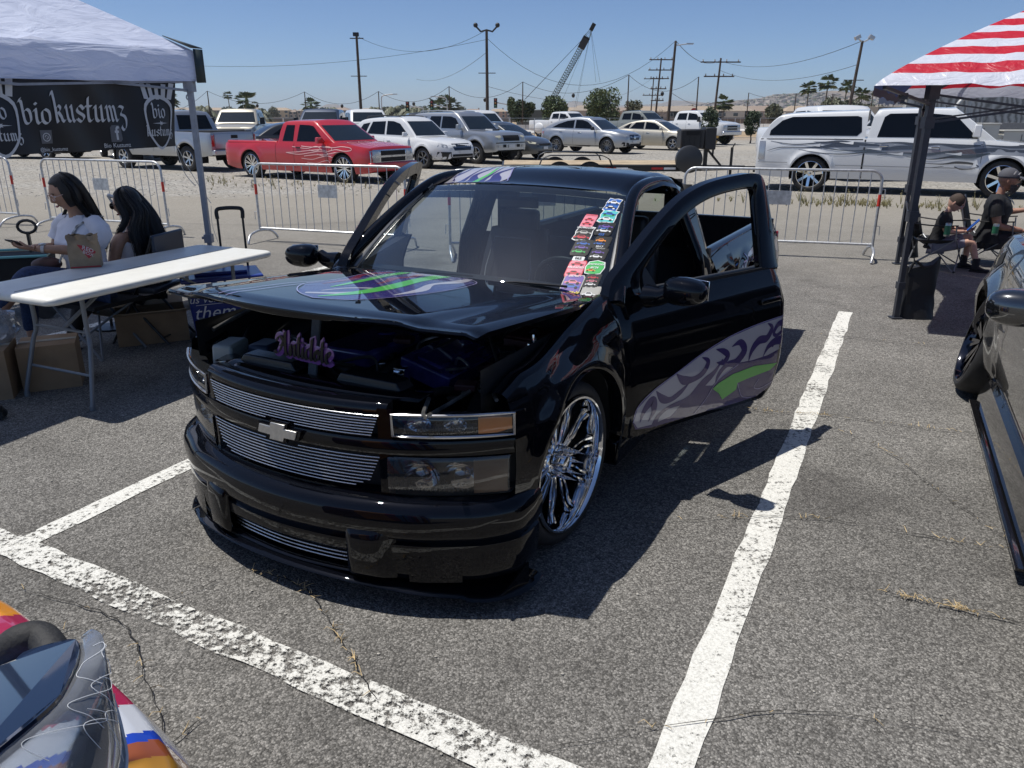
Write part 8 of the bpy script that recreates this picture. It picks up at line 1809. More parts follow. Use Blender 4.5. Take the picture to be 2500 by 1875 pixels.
# crane
cr = empty('lattice_crane', (PX(1325, 110), 110, 0), 0, 'tall lattice boom crane leaning right over the leafy trees', 'crane'); L0 = Vector((0, 0, 1.5)); tipz = 1.72+(281-88)/1892*110*.96; tip = Vector((PX(1440, 110)-PX(1325, 110), 0, tipz))
CG = mat('crane_green_grey', (.12, .16, .15), .6); q = MB(); d = (tip-L0).normalized(); s_ = Vector((d.z, 0, -d.x)); wd = .34; N = 30
cor = [s_*wd+Vector((0, wd, 0)), s_*wd-Vector((0, wd, 0)), -s_*wd-Vector((0, wd, 0)), -s_*wd+Vector((0, wd, 0))]
for c_ in cor: q.tube([L0, L0+d*1.6+c_, tip-d*1.2+c_, tip], .045, 4)
q.build('boom_chords', CG, cr, smooth=0); q = MB()
Lb = (tip-L0).length-2.8
for k in range(N):
 a = L0+d*(1.6+Lb*k/N); b_ = L0+d*(1.6+Lb*(k+1)/N)
 for i in range(4): q.beam(a+cor[i], b_+cor[(i+1) % 4], .05, .05); q.beam(a+cor[i], a+cor[(i+1) % 4], .04, .04)
q.build('boom_lacing', CG, cr, smooth=0)
q = MB(); q.box(tip-d*2.0, (.9, .8, 1.2), R=Matrix.Rotation(.5, 3, 'Y')); q.box(tip, (.5, .6, .9), R=Matrix.Rotation(.5, 3, 'Y')); q.build('boom_head', BLK, cr); q = MB(); q.box(L0+d*((tip-L0).length*.82), (.9, .9, 1.3), R=Matrix.Rotation(.5, 3, 'Y')); q.build('boom_block', mat('crane_dark', (.03, .03, .03), .6), cr)
q = MB(); ty = 110
for k, (u, v) in enumerate(((1280, 248), (1283, 246))): q.tube([tip-d*.6, (PX(u, ty)-PX(1325, ty), 0, 1.72+(281-v)/1892*ty)], .03, 4)
for u, v in ((1402, 265), (1406, 265), (1372, 250), (1452, 210), (1462, 210)): q.tube([tip-d*.4, (PX(u, ty)-PX(1325, ty), 0, max(.5, 1.72+(281-v)/1892*ty))], .018, 4)
q.build('cables', WIRE, cr, smooth=0)
q = MB(); q.box((-1.0, 0, 1.2), (4.5, 3, 2.4)); q.box((-1.0, 0, .5), (5, 3.4, 1.)); q.build('crane_house', mat('crane_body', (.10, .11, .10), .6), cr, bevel=.1)

# ------------------------------------------------------------------ hills
def hill(name, u0, u1, y, prof, m, label, nd=22, seed=1):
 R = np.random.RandomState(seed); q = MB(); us = np.linspace(u0, u1, 160); ph_ = R.rand(8)*6
 def f(u, t):
  base = float(np.interp(u, [p[0] for p in prof], [p[1] for p in prof])); yy = y*(.80+.40*t); x = PX(u, yy)
  env = sin(pi*min(1., t*1.0))**.8 if t < 1 else 0
  k = sum(sin(u*.02*(i+1)+ph_[i]+t*5*(i+1))/(i+1) for i in range(5))*.06
  hh = (281-base)/1892*y*(env*(1+k*1.2)); return (x, yy, max(-2, hh)-2*(t in (0, 1)))
 q.grid(f, us, np.linspace(0, 1, nd)); o = q.build(name, m, None, smooth=60, kind='structure'); o['label'] = label; return o
hm = mat('dry_hillside', (.20, .16, .13), .95); t = hm.node_tree; b = t.nodes['Principled BSDF']; g_ = t.nodes.new('ShaderNodeNewGeometry'); n1 = t.nodes.new('ShaderNodeTexNoise'); n1.inputs['Scale'].default_value = .012; n1.inputs['Detail'].default_value = 9; n1.inputs['Roughness'].default_value = .7; t.links.new(g_.outputs['Position'], n1.inputs['Vector'])
cr_ = t.nodes.new('ShaderNodeValToRGB'); cr_.color_ramp.elements[0].position = .40; cr_.color_ramp.elements[0].color = (.11, .10, .08, 1); cr_.color_ramp.elements[1].position = .60; cr_.color_ramp.elements[1].color = (.26, .21, .17, 1); t.links.new(n1.outputs[0], cr_.inputs[0]); t.links.new(cr_.outputs[0], b.inputs['Base Color'])
hill('hills', 1560, 2700, 1500, [(1560, 281), (1640, 268), (1720, 258), (1800, 252), (1860, 247), (1890, 238), (1960, 236), (2040, 232), (2100, 234), (2160, 228), (2300, 232), (2700, 240)], hm, 'long dry hillside dotted with houses above the camper shell')
hill('hills', 700, 1000, 3800, [(700, 281), (760, 272), (800, 258), (822, 257), (870, 268), (930, 275), (1000, 281)], hm, 'faint far hill behind the navy pickup', seed=3)
hill('hills', 1250, 1850, 4200, [(1250, 281), (1360, 262), (1400, 250), (1440, 255), (1500, 262), (1580, 258), (1640, 247), (1700, 252), (1850, 270)], hm, 'faint blue ridge behind the leafy trees', seed=5)
hw = MB(); Rr = random.Random(9)
for k in range(1500):
 u = 1640+Rr.random()*860; y = 1220+Rr.random()*280; t_ = (y/1500-.8)/.4; base = float(np.interp(u, [1560, 1640, 1720, 1800, 1860, 1890, 1960, 2040, 2100, 2160, 2300, 2700], [281, 268, 258, 252, 247, 238, 236, 232, 234, 228, 232, 240]))
 z = (281-base)/1892*1500*(sin(pi*t_)**.8)*.96; s_ = Rr.uniform(5, 10); hw.box((PX(u, y), y, z+2), (s_, s_, Rr.uniform(3.5, 6)), rz=Rr.random())
tag(hw.build('hillside_houses', mat('pale_houses', (.45, .40, .35), .8, noise=.4, nscale=.05), None, smooth=0), 'hundreds of tiny pale houses scattered over the hillside', 'houses', kind='stuff')
hw = MB()
for k in range(900):
 u = 1560+Rr.random()*940; y = 1200+Rr.random()*320; t_ = (y/1500-.8)/.4; base = float(np.interp(u, [1560, 1640, 1720, 1800, 1860, 1890, 1960, 2040, 2100, 2160, 2300, 2700], [281, 268, 258, 252, 247, 238, 236, 232, 234, 228, 232, 240]))
 z = (281-base)/1892*1500*(sin(pi*t_)**.8)*.96; s_ = Rr.uniform(1.8, 4.2); hw.ball((PX(u, y), y, z+s_*.5), (s_, s_, s_*.9), 5, 3)
tag(hw.build('hillside_trees', DLF, None, smooth=0), 'dark scrub and trees between the hillside houses', 'trees', kind='stuff')
# earth mounds and debris in the field
em_ = MB()
for k in range(26):
 u = 520+Rr.random()*500; y = 70+Rr.random()*50; em_.ball((PX(u, y), y, 0), (Rr.uniform(1.5, 4), 1.5, Rr.uniform(.4, 1.0)), 10, 6)
tag(em_.build('earth_mounds', mat('bare_soil', (.30, .22, .15), .95, noise=.2, nscale=.4), None, smooth=60), 'low heaps of bare tan soil in the field behind the pickups', 'soil', kind='stuff')
# the air between here and the hills
hz_ = MB(); hz_.box((400, 2200, 45), (6000, 4800, 96)); HZ = hz_.build('haze', bpy.data.materials.new('haze_air'), None, smooth=0, kind='stuff'); hm_ = HZ.data.materials[0]; hm_.use_nodes = True; t = hm_.node_tree; t.nodes.clear()
o_ = t.nodes.new('ShaderNodeOutputMaterial'); pv = t.nodes.new('ShaderNodeVolumePrincipled'); pv.inputs['Color'].default_value = (.86, .93, 1., 1); pv.inputs['Density'].default_value = .00018; pv.inputs['Anisotropy'].default_value = .2; t.links.new(pv.outputs[0], o_.inputs['Volume'])
# weeds along the gravel edge
gwm = mat('dry_weed_green', (.24, .23, .11), .8, noise=.5, nscale=2, col2=(.36, .30, .15)); gw = MB()
def weed(x, y, h, n=9):
 for k in range(n):
  a = Rr.uniform(0, 6.28); L = h*Rr.uniform(.5, 1.1); sp = Rr.uniform(.1, .5)*h; w_ = .006; e = (x+cos(a)*sp, y+sin(a)*sp, L)
  gw.add([(x-w_, y, 0), (x+w_, y, 0), (x+cos(a)*sp*.5+w_*.6, y+sin(a)*sp*.5, L*.6), e], [(0, 1, 2, 3)])
  if Rr.random() < .6: gw.ball(e, (.007, .007, .014), 4, 3)
for k in range(430):
 t_ = Rr.random()
 if t_ < .55: u = Rr.gauss(2150, 190); y = 16.0+Rr.gauss(0, .28)-(u-2150)*.0022
 elif t_ < .8: u = Rr.uniform(1050, 1330); y = 20.3+Rr.gauss(0, 1.0)
 else: u = Rr.uniform(470, 1000); y = 21.0+Rr.gauss(0, .9)+(700-u)*.002
 weed(PX(u, y), y, Rr.uniform(.03, .10) if Rr.random() < .88 else Rr.uniform(.16, .30), 8)
tag(gw.build('weeds', gwm, None, smooth=0), 'dry yellow-green weeds along the gravel edge', 'weeds', kind='stuff')
# ------------------------------------------------------------------ people
def skin_body(name, joints, edges, m, parent, sub=2, root_j=None, smooth=True):
 """joints: name -> (x, y, z, r) or (x, y, z, rx, ry)"""
 me = bpy.data.meshes.new(name); bm = bmesh.new(); sl = bm.verts.layers.skin.verify(); vs = {}
 for k, j in joints.items():
  v = bm.verts.new(j[:3]); v[sl].radius = (j[3], j[4] if len(j) > 4 else j[3]); v[sl].use_root = (k == (root_j or next(iter(joints)))); vs[k] = v
 for a, b in edges: bm.edges.new((vs[a], vs[b]))
 bm.to_mesh(me); bm.free(); me.materials.append(m); o = link(name, me, parent)
 q = o.modifiers.new('skin', 'SKIN'); q.use_smooth_shade = True; q.branch_smoothing = .6
 s_ = o.modifiers.new('sub', 'SUBSURF'); s_.levels = sub; s_.render_levels = sub
 dg = bpy.context.evaluated_depsgraph_get(); dg.update(); me2 = bpy.data.meshes.new_from_object(o.evaluated_get(dg)); o.modifiers.clear(); o.data = me2; me2.shade_smooth(); me2.name = name
 return o
SKIN_T = mat('skin_tan', (.42, .235, .155), .5, noise=.10, nscale=30); SKIN_F = mat('skin_fair', (.50, .29, .21), .5, noise=.10, nscale=30); SKIN_R = mat('skin_weathered', (.36, .19, .13), .5, noise=.18, nscale=40)
HAIRB = mat('black_hair', (.006, .005, .006), .42, noise=.4, nscale=60, bump=.5, bscale=160); LIP = mat('lips', (.30, .09, .08), .4); EYEW = mat('eye_white', (.55, .54, .52), .3); EYED = mat('eye_dark', (.02, .015, .012), .15)
def head_mesh(R, c, sc, m, parent, wide=1.):
 """a head with brow, nose, lips, chin and ears; local +x is the face"""
 nu, nv = 40, 30; vs = []
 for j in range(nv+1):
  t = pi*j/nv
  for k in range(nu):
   a = 2*pi*k/nu; x, y, z = sin(t)*cos(a), sin(t)*sin(a), cos(t)
   X, Y, Z = x*.098, y*.076*wide, z*.118
   if z < -.1: f = 1-.30*((-z-.1)/.9)**1.3; Y *= f; X *= (1-.12*((-z-.1)/.9)) if x > 0 else (1-.45*((-z-.1)/.9))
   g = lambda ax, az, sa, sz: math.exp(-((atan2(y, max(.001, x))-ax)/sa)**2-((z-az)/sz)**2) if x > 0 else 0
   X += .020*g(0, -.18, .13, .11)+.010*g(0, .02, .10, .16)+.008*g(0, .24, .5, .10)+.008*g(0, -.52, .26, .07)+.010*g(0, -.80, .28, .12)
   X -= .010*g(.36, .06, .17, .10)+.010*g(-.36, .06, .17, .10)+.005*g(0, -.40, .25, .05)+.004*g(0, -.65, .3, .05)
   X += .004*g(.55, -.15, .25, .16)+.004*g(-.55, -.15, .25, .16)
   vs.append(Vector((X, Y, Z)))
 q = MB(); q.add([c+R @ (v*sc) for v in vs], [(j*nu+k, (j+1)*nu+k, (j+1)*nu+(k+1) % nu, j*nu+(k+1) % nu) for j in range(nv) for k in range(nu)])
 for s in (1, -1): q.ball(c+R @ (Vector((-.008, s*.078*wide, -.01))*sc), (.012*sc, .006*sc, .030*sc), 10, 7, R=R)
 h = q.build('head', m, parent, smooth=80)
 e = MB()
 for s in (1, -1): e.ball(c+R @ (Vector((.080, s*.030, .008))*sc), (.011*sc, .014*sc, .008*sc), 10, 7, R=R)
 e.build('eyes', EYEW, h); e = MB()
 for s in (1, -1):
  e.ball(c+R @ (Vector((.0895, s*.030, .005))*sc), (.003*sc, .006*sc, .006*sc), 8, 5, R=R)
  e.tube([c+R @ (Vector((.094-.006*abs(t), s*(.030+.022*t), .034-.004*t*t))*sc) for t in (-1, -.3, .4, 1)], .0032*sc, 5)
 e.build('pupils_and_brows', EYED, h); e = MB(); e.ball(c+R @ (Vector((.094, 0, -.061))*sc), (.010*sc, .022*sc, .007*sc), 10, 6, R=R); e.build('lips', LIP, h)
 return h
def hand(wrist, d, up, m, parent, s=1., side=1, curl=.6, sc=1., name='hand'):
 """palm and five separate bent fingers; d: direction of the fingers, up: back of the hand"""
 d = Vector(d).normalized(); up = Vector(up); up = (up-d*up.dot(d)).normalized(); l = up.cross(d)*side; W = Vector(wrist); q = MB()
 pts = []; pal = MB()
 def P(a, b, c_): return W+(d*a+l*b+up*c_)*sc
 prof = [(0, .026, .020), (.02, .032, .018), (.045, .040, .015), (.072, .042, .013), (.088, .040, .011)]; n = 12; vs = []
 for a, w_, h in prof:
  for k in range(n): t = 2*pi*k/n; vs.append(P(a, cos(t)*w_, sin(t)*h))
 q.add(vs, [(i*n+k, i*n+(k+1) % n, (i+1)*n+(k+1) % n, (i+1)*n+k) for i in range(4) for k in range(n)]+[tuple(range(n)), tuple(4*n+k for k in range(n))])
 for k, (b, L, r) in enumerate(((-.030, .068, .0078), (-.010, .080, .0085), (.011, .076, .0083), (.030, .058, .0072))):
  a, c_ = .080, 0.; pp = [P(.07, b*.95, 0), P(a, b, c_)]; ang = 0.
  for seg in (.45, .30, .25): ang += curl*(.55 if seg == .45 else .9); a += L*seg*cos(ang); c_ -= L*seg*sin(ang); pp.append(P(a, b*1.04, c_))
  q.tube(pp, [r*sc, r*sc*1.05, r*sc, r*sc*.92, r*sc*.75], 8)
 q.tube([P(.020, -.028, -.004), P(.045, -.050, -.012), P(.068, -.052, -.022-.01*curl), P(.088, -.044, -.034-.012*curl)], [.012*sc, .0105*sc, .009*sc, .007*sc], 8)
 return q.build(name, m, parent, smooth=70)
def seated(name, loc, rz, label, sc, look, female=True, skin=None, top=None, bottom=None, bare=False, knees=None, feet=None, hands=None, head=(.05, 0, 1.14), hw=1., bulk=1., shorts=False, spine_lean=.0):
 r = empty(name, loc, rz, label, 'person'); r.scale = (sc, sc, sc); b_ = bulk; ln = spine_lean
 sh = .165*(1.0 if female else 1.14)*b_**.5; hip = .10*b_**.3
 kn = knees or {1: (.44, .12, .50), -1: (.44, -.12, .50)}; ft = feet or {1: (.46, .12, .08), -1: (.46, -.12, .08)}; hd = hands or {1: (.34, .10, .66), -1: (.34, -.10, .66)}
 J = {'pelvis': (0, 0, .52, .12*b_, .10), 'waist': (.0+ln*.3, 0, .66, .105*b_, .08*b_), 'chest': (.02+ln*.7, 0, .84, .125*b_, .095*b_), 'neck': (.0+ln, 0, .98, .055, .05), 'nape': (.02+ln, 0, 1.04, .048, .045)}
 E = [('pelvis', 'waist'), ('waist', 'chest'), ('chest', 'neck'), ('neck', 'nape')]
 hm = Vector(head); J['skull'] = (hm.x-.03, hm.y, hm.z-.04, .05, .05); E.append(('nape', 'skull'))
 for s, c in ((1, 'L'), (-1, 'R')):
  el = Vector(((hd[s][0]*.35)+ln*.4-.02, s*(sh+.05), .70));
  mid = (Vector(hd[s])+Vector((ln, s*sh, .93)))/2; el = mid+Vector((-.10, s*.075, -.11))
  J['sh'+c] = (ln*.9, s*sh*.86, .93, .062*b_**.5, .058); J['ua'+c] = (ln*.8, s*(sh+.035), .87, .050*b_**.6, .050*b_**.6); J['el'+c] = (*el, .040*b_**.4); J['fa'+c] = (*(el.lerp(Vector(hd[s]), .35)), .038); J['wr'+c] = (*hd[s], .025)
  E += [('chest', 'sh'+c), ('sh'+c, 'ua'+c), ('ua'+c, 'el'+c), ('el'+c, 'fa'+c), ('fa'+c, 'wr'+c)]
  J['hp'+c] = (.04, s*hip, .50, .095*b_**.5); J['th'+c] = (kn[s][0]*.55, s*hip*.5+kn[s][1]*.5, .50*.5+kn[s][2]*.5, .080*b_**.5); J['kn'+c] = (*kn[s], .056); J['ca'+c] = (kn[s][0]*.72+ft[s][0]*.28-.02, kn[s][1]*.7+ft[s][1]*.3, kn[s][2]*.72+ft[s][2]*.28, .055); J['an'+c] = (*ft[s], .036)
  E += [('pelvis', 'hp'+c), ('hp'+c, 'th'+c), ('th'+c, 'kn'+c), ('kn'+c, 'ca'+c), ('ca'+c, 'an'+c)]
 Jb = {k: (tuple(list(v[:3])+[x*(.80 if k in ('pelvis', 'waist', 'chest') or (k[:2] in ('sh', 'hp') and not (bare and k[:2] == 'sh')) else (.9 if k[:2] == 'th' else 1)) for x in v[3:]])) for k, v in J.items()}
 body = skin_body('body', Jb, E, skin, r, 2)
 grow = lambda k, g, **kw: tuple(list(J[k][:3])+[x+g for x in J[k][3:]])
 q = MB(); bb = b_**.8; fb = .022 if female else .0
 rings = [(.47, -.01, .165, .125), (.56, -.01, .155, .118), (.66, .0, .135, .100), (.74, .008+fb*.4, .142, .105+fb*.5), (.81, .018+fb*.6, .155, .112+fb), (.87, .012, .162, .108), (.92, .004, .160, .092)]+([(.955, -.004, .140, .076), (.985, -.008, .088, .062), (1.0, -.006, .070, .058)] if not bare else [])
 def tor(u, k):
  z, xc, rx, ry = [lin(k, range(len(rings)), [r_[i] for r_ in rings]) for i in range(4)]; a = u*2*pi; e = .85
  fold = .0035*sin(a*5+z*40)+.003*sin(a*9-z*70); yy = np.sign(sin(a))*abs(sin(a))**e*(rx*bb+fold)*(sh/.165)**.8; xx = np.sign(cos(a))*abs(cos(a))**e*(ry*bb+fold)
  if bare and k > len(rings)-2.2: z -= .05*abs(cos(a))*(k-(len(rings)-2.2))
  return (xc+ln*(z-.5)/.5+xx, yy, z)
 q.grid(tor, np.linspace(0, 1, 33)[:-1], np.linspace(0, len(rings)-1, 30), closeu=True)
 for s, c in ((1, 'L'), (-1, 'R')):
  A0, A1, A2 = [Vector(J[k+c][:3]) for k in ('sh', 'ua', 'el')]
  if bare: q.tube([tor(.25*s % 1, len(rings)-1), (ln*.9-.03, s*.095, 1.0), tor((.40 if s > 0 else .60), len(rings)-1.5)], .013, 6, sq=.5); q.tube([tor(.25*s % 1, len(rings)-1), (ln*.9+.02, s*.095, .985), tor((.10 if s > 0 else .90), len(rings)-1.5)], .013, 6, sq=.5)
  else: e_ = A1.lerp(A2, .45); r1 = J['ua'+c][3]; q.tube([A0+Vector((-.0, -s*.055, .012)), A0+Vector((0, -s*.01, .012)), A1.lerp(A0, .35)+Vector((0, s*.006, .008)), A1, A1.lerp(e_, .55), e_], [.052*bb, .062*bb, r1+.018, r1+.015, r1+.016, r1+.020], 14, cap=False)
 q.build('shirt', top, r, smooth=70)
 Pj = {'pelvis': (0, 0, .53, .128*b_, .112)}; PE = []
 for c, s in (('L', 1), ('R', -1)):
  Pj['hp'+c] = grow('hp'+c, .014); Pj['th'+c] = grow('th'+c, .012); PE += [('pelvis', 'hp'+c), ('hp'+c, 'th'+c)]
  if shorts: k_ = Vector(J['th'+c][:3]).lerp(Vector(J['kn'+c][:3]), .72); Pj['kn'+c] = (*k_, .076); PE.append(('th'+c, 'kn'+c))
  else:
   Pj['kn'+c] = grow('kn'+c, .012); Pj['ca'+c] = grow('ca'+c, .010); a = Vector(J['an'+c][:3]); Pj['an'+c] = (a.x, a.y, a.z+.05, J['an'+c][3]+.016); PE += [('th'+c, 'kn'+c), ('kn'+c, 'ca'+c), ('ca'+c, 'an'+c)]
 skin_body('shorts' if shorts else 'trousers', Pj, PE, bottom, r, 2, 'pelvis')
 R = look.to_matrix() if hasattr(look, 'to_matrix') else look
 hh = head_mesh(R, hm, 1.0*hw, skin, r)
 return r, J, R, hm, hh
def shoe(parent, pos, d, m, sole, lace=None, sc=1.):
 d = Vector(d).normalized(); l = Vector((-d.y, d.x, 0)); q = MB(); P = Vector(pos); n = 14; vs = []
 pr = [(-.075, .030, .060), (-.06, .036, .095), (-.02, .038, .100), (.03, .040, .075), (.08, .044, .058), (.13, .042, .045), (.165, .030, .034), (.18, .010, .02)]
 for a, w_, h in pr:
  for k in range(n): t = 2*pi*k/n; vs.append(P+(d*a+l*cos(t)*w_+Vector((0, 0, .022+(h-.022)*.5+sin(t)*(h-.022)*.5)))*sc)
 q.add(vs, [(i*n+k, i*n+(k+1) % n, (i+1)*n+(k+1) % n, (i+1)*n+k) for i in range(7) for k in range(n)]+[tuple(range(n)), tuple(7*n+k for k in range(n))]); o = q.build('shoe', m, parent, smooth=70)
 q = MB(); vs = []
 for z in (0, .026):
  for k in range(24): t = 2*pi*k/24; vs.append(P+(d*(.05+.135*cos(t))+l*(.046*sin(t)*(1+.12*cos(t)))+Vector((0, 0, z)))*sc)
 q.add(vs, [tuple(range(24))[::-1], tuple(range(24, 48))]+[(k, (k+1) % 24, 24+(k+1) % 24, 24+k) for k in range(24)]); q.build('sole', sole, o, smooth=40)
 if lace:
  q = MB()
  for k in range(5): a = .035+k*.017; z = .088-.011*k; q.tube([P+(d*a-l*.020+Vector((0, 0, z)))*sc, P+(d*(a+.006)+Vector((0, 0, z+.008)))*sc, P+(d*a+l*.020+Vector((0, 0, z)))*sc], .0032*sc, 5)
  q.build('laces', lace, o)
 return o
def Eu(x, y, z): return Matrix.Rotation(z, 3, 'Z') @ Matrix.Rotation(y, 3, 'Y') @ Matrix.Rotation(x, 3, 'X')
def hair_long(parent, hm, R, back, locks, name='hair', seed=1, mass=True):
 Rr_ = random.Random(seed); q = MB(); nu, nv = 36, 18; vs = []
 for j in range(nv+1):
  t = pi*.78*j/nv
  for k in range(nu):
   a = 2*pi*k/nu; x, y, z = sin(t)*cos(a), sin(t)*sin(a), cos(t); f = 1
   if x > .25 and z < .62: f = max(0.80, 1-.35*(x-.25))          # open round the face
   vs.append(hm+R @ Vector((x*.112*f-.012, y*.093*(1 if not (x > .25 and z < .55) else .97), z*.128+.006)))
 fs = [(j*nu+k, (j+1)*nu+k, (j+1)*nu+(k+1) % nu, j*nu+(k+1) % nu) for j in range(nv) for k in range(nu) if not (j > nv*.43 and (k < nu*.125 or k >= nu*.875))]
 q.add(vs, fs)
 for pts, r0, n in locks:
  p0 = Vector(pts[0]); lp = R.inverted() @ (p0-hm); crown = hm+R @ Vector((-.02+lp.x*.2, lp.y*.25, .127)); mid = hm+R @ Vector((lp.x*.75, lp.y*.86, .095)); pts = [crown, mid]+[Vector(p) for p in pts]
  SPp = spline([tuple(p) for p in pts], 5); q.tube(SPp, [r0*(.35+.75*sm(kk/len(SPp)*2.5))*(1-.55*(kk/len(SPp))**2) for kk in range(len(SPp))], 8)
  for i in range(n*9):
   o = Vector((Rr_.gauss(0, 1), Rr_.gauss(0, 1), Rr_.gauss(0, .4))); o = o.normalized()*r0*Rr_.uniform(.75, 1.15); P = [Vector(p)+o*min(1, .12+kk*.4) for kk, p in enumerate(pts)]
   P[-1] = P[-1]+Vector((Rr_.gauss(0, .012), Rr_.gauss(0, .012), Rr_.gauss(0, .03))); wv = Rr_.uniform(0, 6); SPp = spline([tuple(p) for p in P], 4)
   SPp = [Vector(p)+Vector((sin(wv+kk*.7), cos(wv+kk*.6), 0))*.0045*(kk/len(SPp)) for kk, p in enumerate(SPp)]
   q.tube(SPp, [.0022*(1-.6*(kk/len(SPp))**2) for kk in range(len(SPp))], 3, cap=False)
 return q.build(name, HAIRB, parent, smooth=70)

WT = mat('white_tshirt', (.70, .69, .74), .8, noise=.06, nscale=12, bump=.4, bscale=14); JN = mat('blue_denim', (.015, .035, .10), .8, noise=.35, nscale=60, bump=.2, bscale=200); BKF = mat('black_cloth', (.008, .008, .010), .85, bump=.3, bscale=20); KHK = mat('grey_shorts', (.20, .20, .25), .85, bump=.3, bscale=20)
SOLE = mat('white_rubber', (.60, .60, .57), .6); BLS = mat('blue_canvas', (.04, .055, .09), .8); BCS = mat('black_canvas', (.012, .012, .014), .8)
# woman with glasses and a phone
A, J, R, hm, hh = seated('person', (-3.15, 5.72, .02), radians(247), 'seated woman in a white t-shirt and jeans with clear glasses looking at her phone', 1.0, Eu(0, radians(20), radians(-20)), skin=SKIN_T, top=WT, bottom=JN, head=(.07, .0, 1.155),
 knees={1: (.34, -.20, .62), -1: (.27, -.34, .50)}, feet={1: (.40, -.50, .30), -1: (.22, -.44, .09)}, hands={1: (.32, -.075, .80), -1: (.27, -.18, .79)}, bulk=1.08)
A.scale = (1.02, 1.02, 1.02)
hand((.32, -.075, .80), (.6, -.75, .12), (.2, .1, -1), SKIN_T, A, side=1, curl=.55, sc=.92); hand((.27, -.18, .79), (.95, -.1, .15), (.2, -.1, -1), SKIN_T, A, side=-1, curl=.6, sc=.92)
q = MB(); q.box((.37, -.17, .835), (.14, .072, .009), R=Eu(0, radians(-28), 0)); ph_o = q.build('smartphone', mat('phone_black', (.02, .02, .022), .15, .3), None, bevel=.003, smooth=30)
M = Matrix.Translation(A.location) @ A.rotation_euler.to_matrix().to_4x4() @ Matrix.Scale(1.02, 4); ph_o.matrix_world = M; tag(ph_o, 'dark smartphone held in the hands of the woman with glasses', 'phone')
gl = MB()
for s in (1, -1): gl.tube([hm+R @ Vector((.102-.12*abs(cos(a)*.028)**1, s*.034+.029*cos(a), .006+.021*sin(a))) for a in np.linspace(0, 2*pi, 16, endpoint=False)], .0028, 6, closed=True); gl.tube([hm+R @ Vector((.098, s*.063, .012)), hm+R @ Vector((.0, s*.083, .008))], .0026, 5)
gl.tube([hm+R @ Vector((.106, -.006, .012)), hm+R @ Vector((.106, .006, .012))], .003, 5); gl.build('glasses', mat('clear_pink_acetate', (.60, .42, .38), .2, coat=1.), A)
hair_long(A, hm, R, None, [([hm+R @ Vector((-.02, s*.085, .03)), hm+R @ Vector((-.01, s*.098, -.08)), (.02, s*.13, .98), (.06, s*.13, .88), (.09, s*.11, .76)], .017 if s > 0 else .010, 9) for s in (1, -1)]+[([hm+R @ Vector((-.09, y, .0)), (-.08, y*1.3, 1.0), (-.13, y*1.3, .86), (-.12, y, .74)], .030, 7) for y in (-.06, 0, .06)], seed=4)
q = MB(); q.tube([(-.10, .12, .98), (-.01, .14, .995), (.10, .09, .93), (.155, .02, .80), (.17, -.06, .68)], [.014]*5, 4, sq=.3); q.build('bag_strap', mat('cow_print', (.65, .65, .65), .7, noise=1., nscale=28, col2=(.01, .01, .01)), A, smooth=60)
q = MB(); q.ball((.18, -.18, .66), (.10, .10, .05), 16, 10); q.build('cow_print_bag', mat('cow_print_brown', (.10, .04, .035), .6, noise=1., nscale=7, col2=(.035, .015, .015)), A, smooth=70)
q = MB(); q.tube([(.292, -.050, .797), (.280, -.035, .794)], .029, 12); q.box((.286, -.042, .827), (.034, .030, .010)); q.build('smart_watch', mat('watch_white', (.6, .58, .58), .3), A)
shoe(A, (.41, -.51, .21), (.6, -.8, 0), BLS, SOLE, SOLE); shoe(A, (.24, -.44, .0), (.8, -.5, 0), BLS, SOLE, SOLE)
fcA = empty('camp_chair', (-3.15, 5.74, 0), radians(247), 'dark folding chair under the woman with glasses', 'camp chair', 'folding camp chairs'); q = MB(); q.box((-.02, 0, .39), (.44, .46, .03)); q.build('seat', BLK, fcA)
for a, b in (((.2, .22), (-.2, -.22)), ((.2, -.22), (-.2, .22)), ((.2, .22), (.2, -.22)), ((-.2, .22), (-.2, -.22))): q = MB(); q.tube([(*a, 0), (*b, .40)], .010, 6); q.build('leg_tube', GT, fcA)
# woman with long black hair, back to us
A, J, R, hm, hh = seated('person', (-2.95, 6.13, -.09), radians(160), 'woman in white tank top with very long black hair and sunglasses, back turned', 1.0, Eu(0, radians(12), radians(15)), skin=SKIN_T, top=WT, bottom=BKF, bare=True, head=(.05, 0, 1.155),
 knees={1: (.38, .26, .50), -1: (.43, .0, .52)}, feet={1: (.30, .50, .09), -1: (.62, .26, .09)}, hands={1: (.30, .16, .62), -1: (.30, -.08, .64)}, bulk=1.05)
hand((.30, .16, .62), (1, 0, -.2), (0, 0, 1), SKIN_T, A, side=1, curl=.4, sc=.92); hand((.30, -.08, .64), (1, .2, -.2), (0, 0, 1), SKIN_T, A, side=-1, curl=.4, sc=.92)
hair_long(A, hm, R, None, [([hm+R @ Vector((-.07, y, .04)), hm+R @ Vector((-.115, y*1.25, -.08)), (-.11, y*1.7, .98), (-.145, y*1.8, .82), (-.14, y*1.7, .66), (-.12, y*1.5, .55)], .034, 9) for y in (-.075, -.035, 0, .035, .075)]+[([hm+R @ Vector((.0, s*.09, .03)), hm+R @ Vector((-.02, s*.105, -.10)), (.02, s*.14, .95), (.06, s*.135, .80)], .024, 8) for s in (1, -1)], seed=8)
gl = MB()
for s in (1, -1): gl.ball(hm+R @ Vector((.100, s*.036, .008)), (.006, .031, .025), 12, 8, R=R); gl.tube([hm+R @ Vector((.096, s*.066, .014)), hm+R @ Vector((-.01, s*.088, .010))], .004, 5)
gl.tube([hm+R @ Vector((.106, -.01, .014)), hm+R @ Vector((.106, .01, .014))], .004, 5); gl.build('sunglasses', mat('black_glasses', (.01, .01, .012), .08), A)
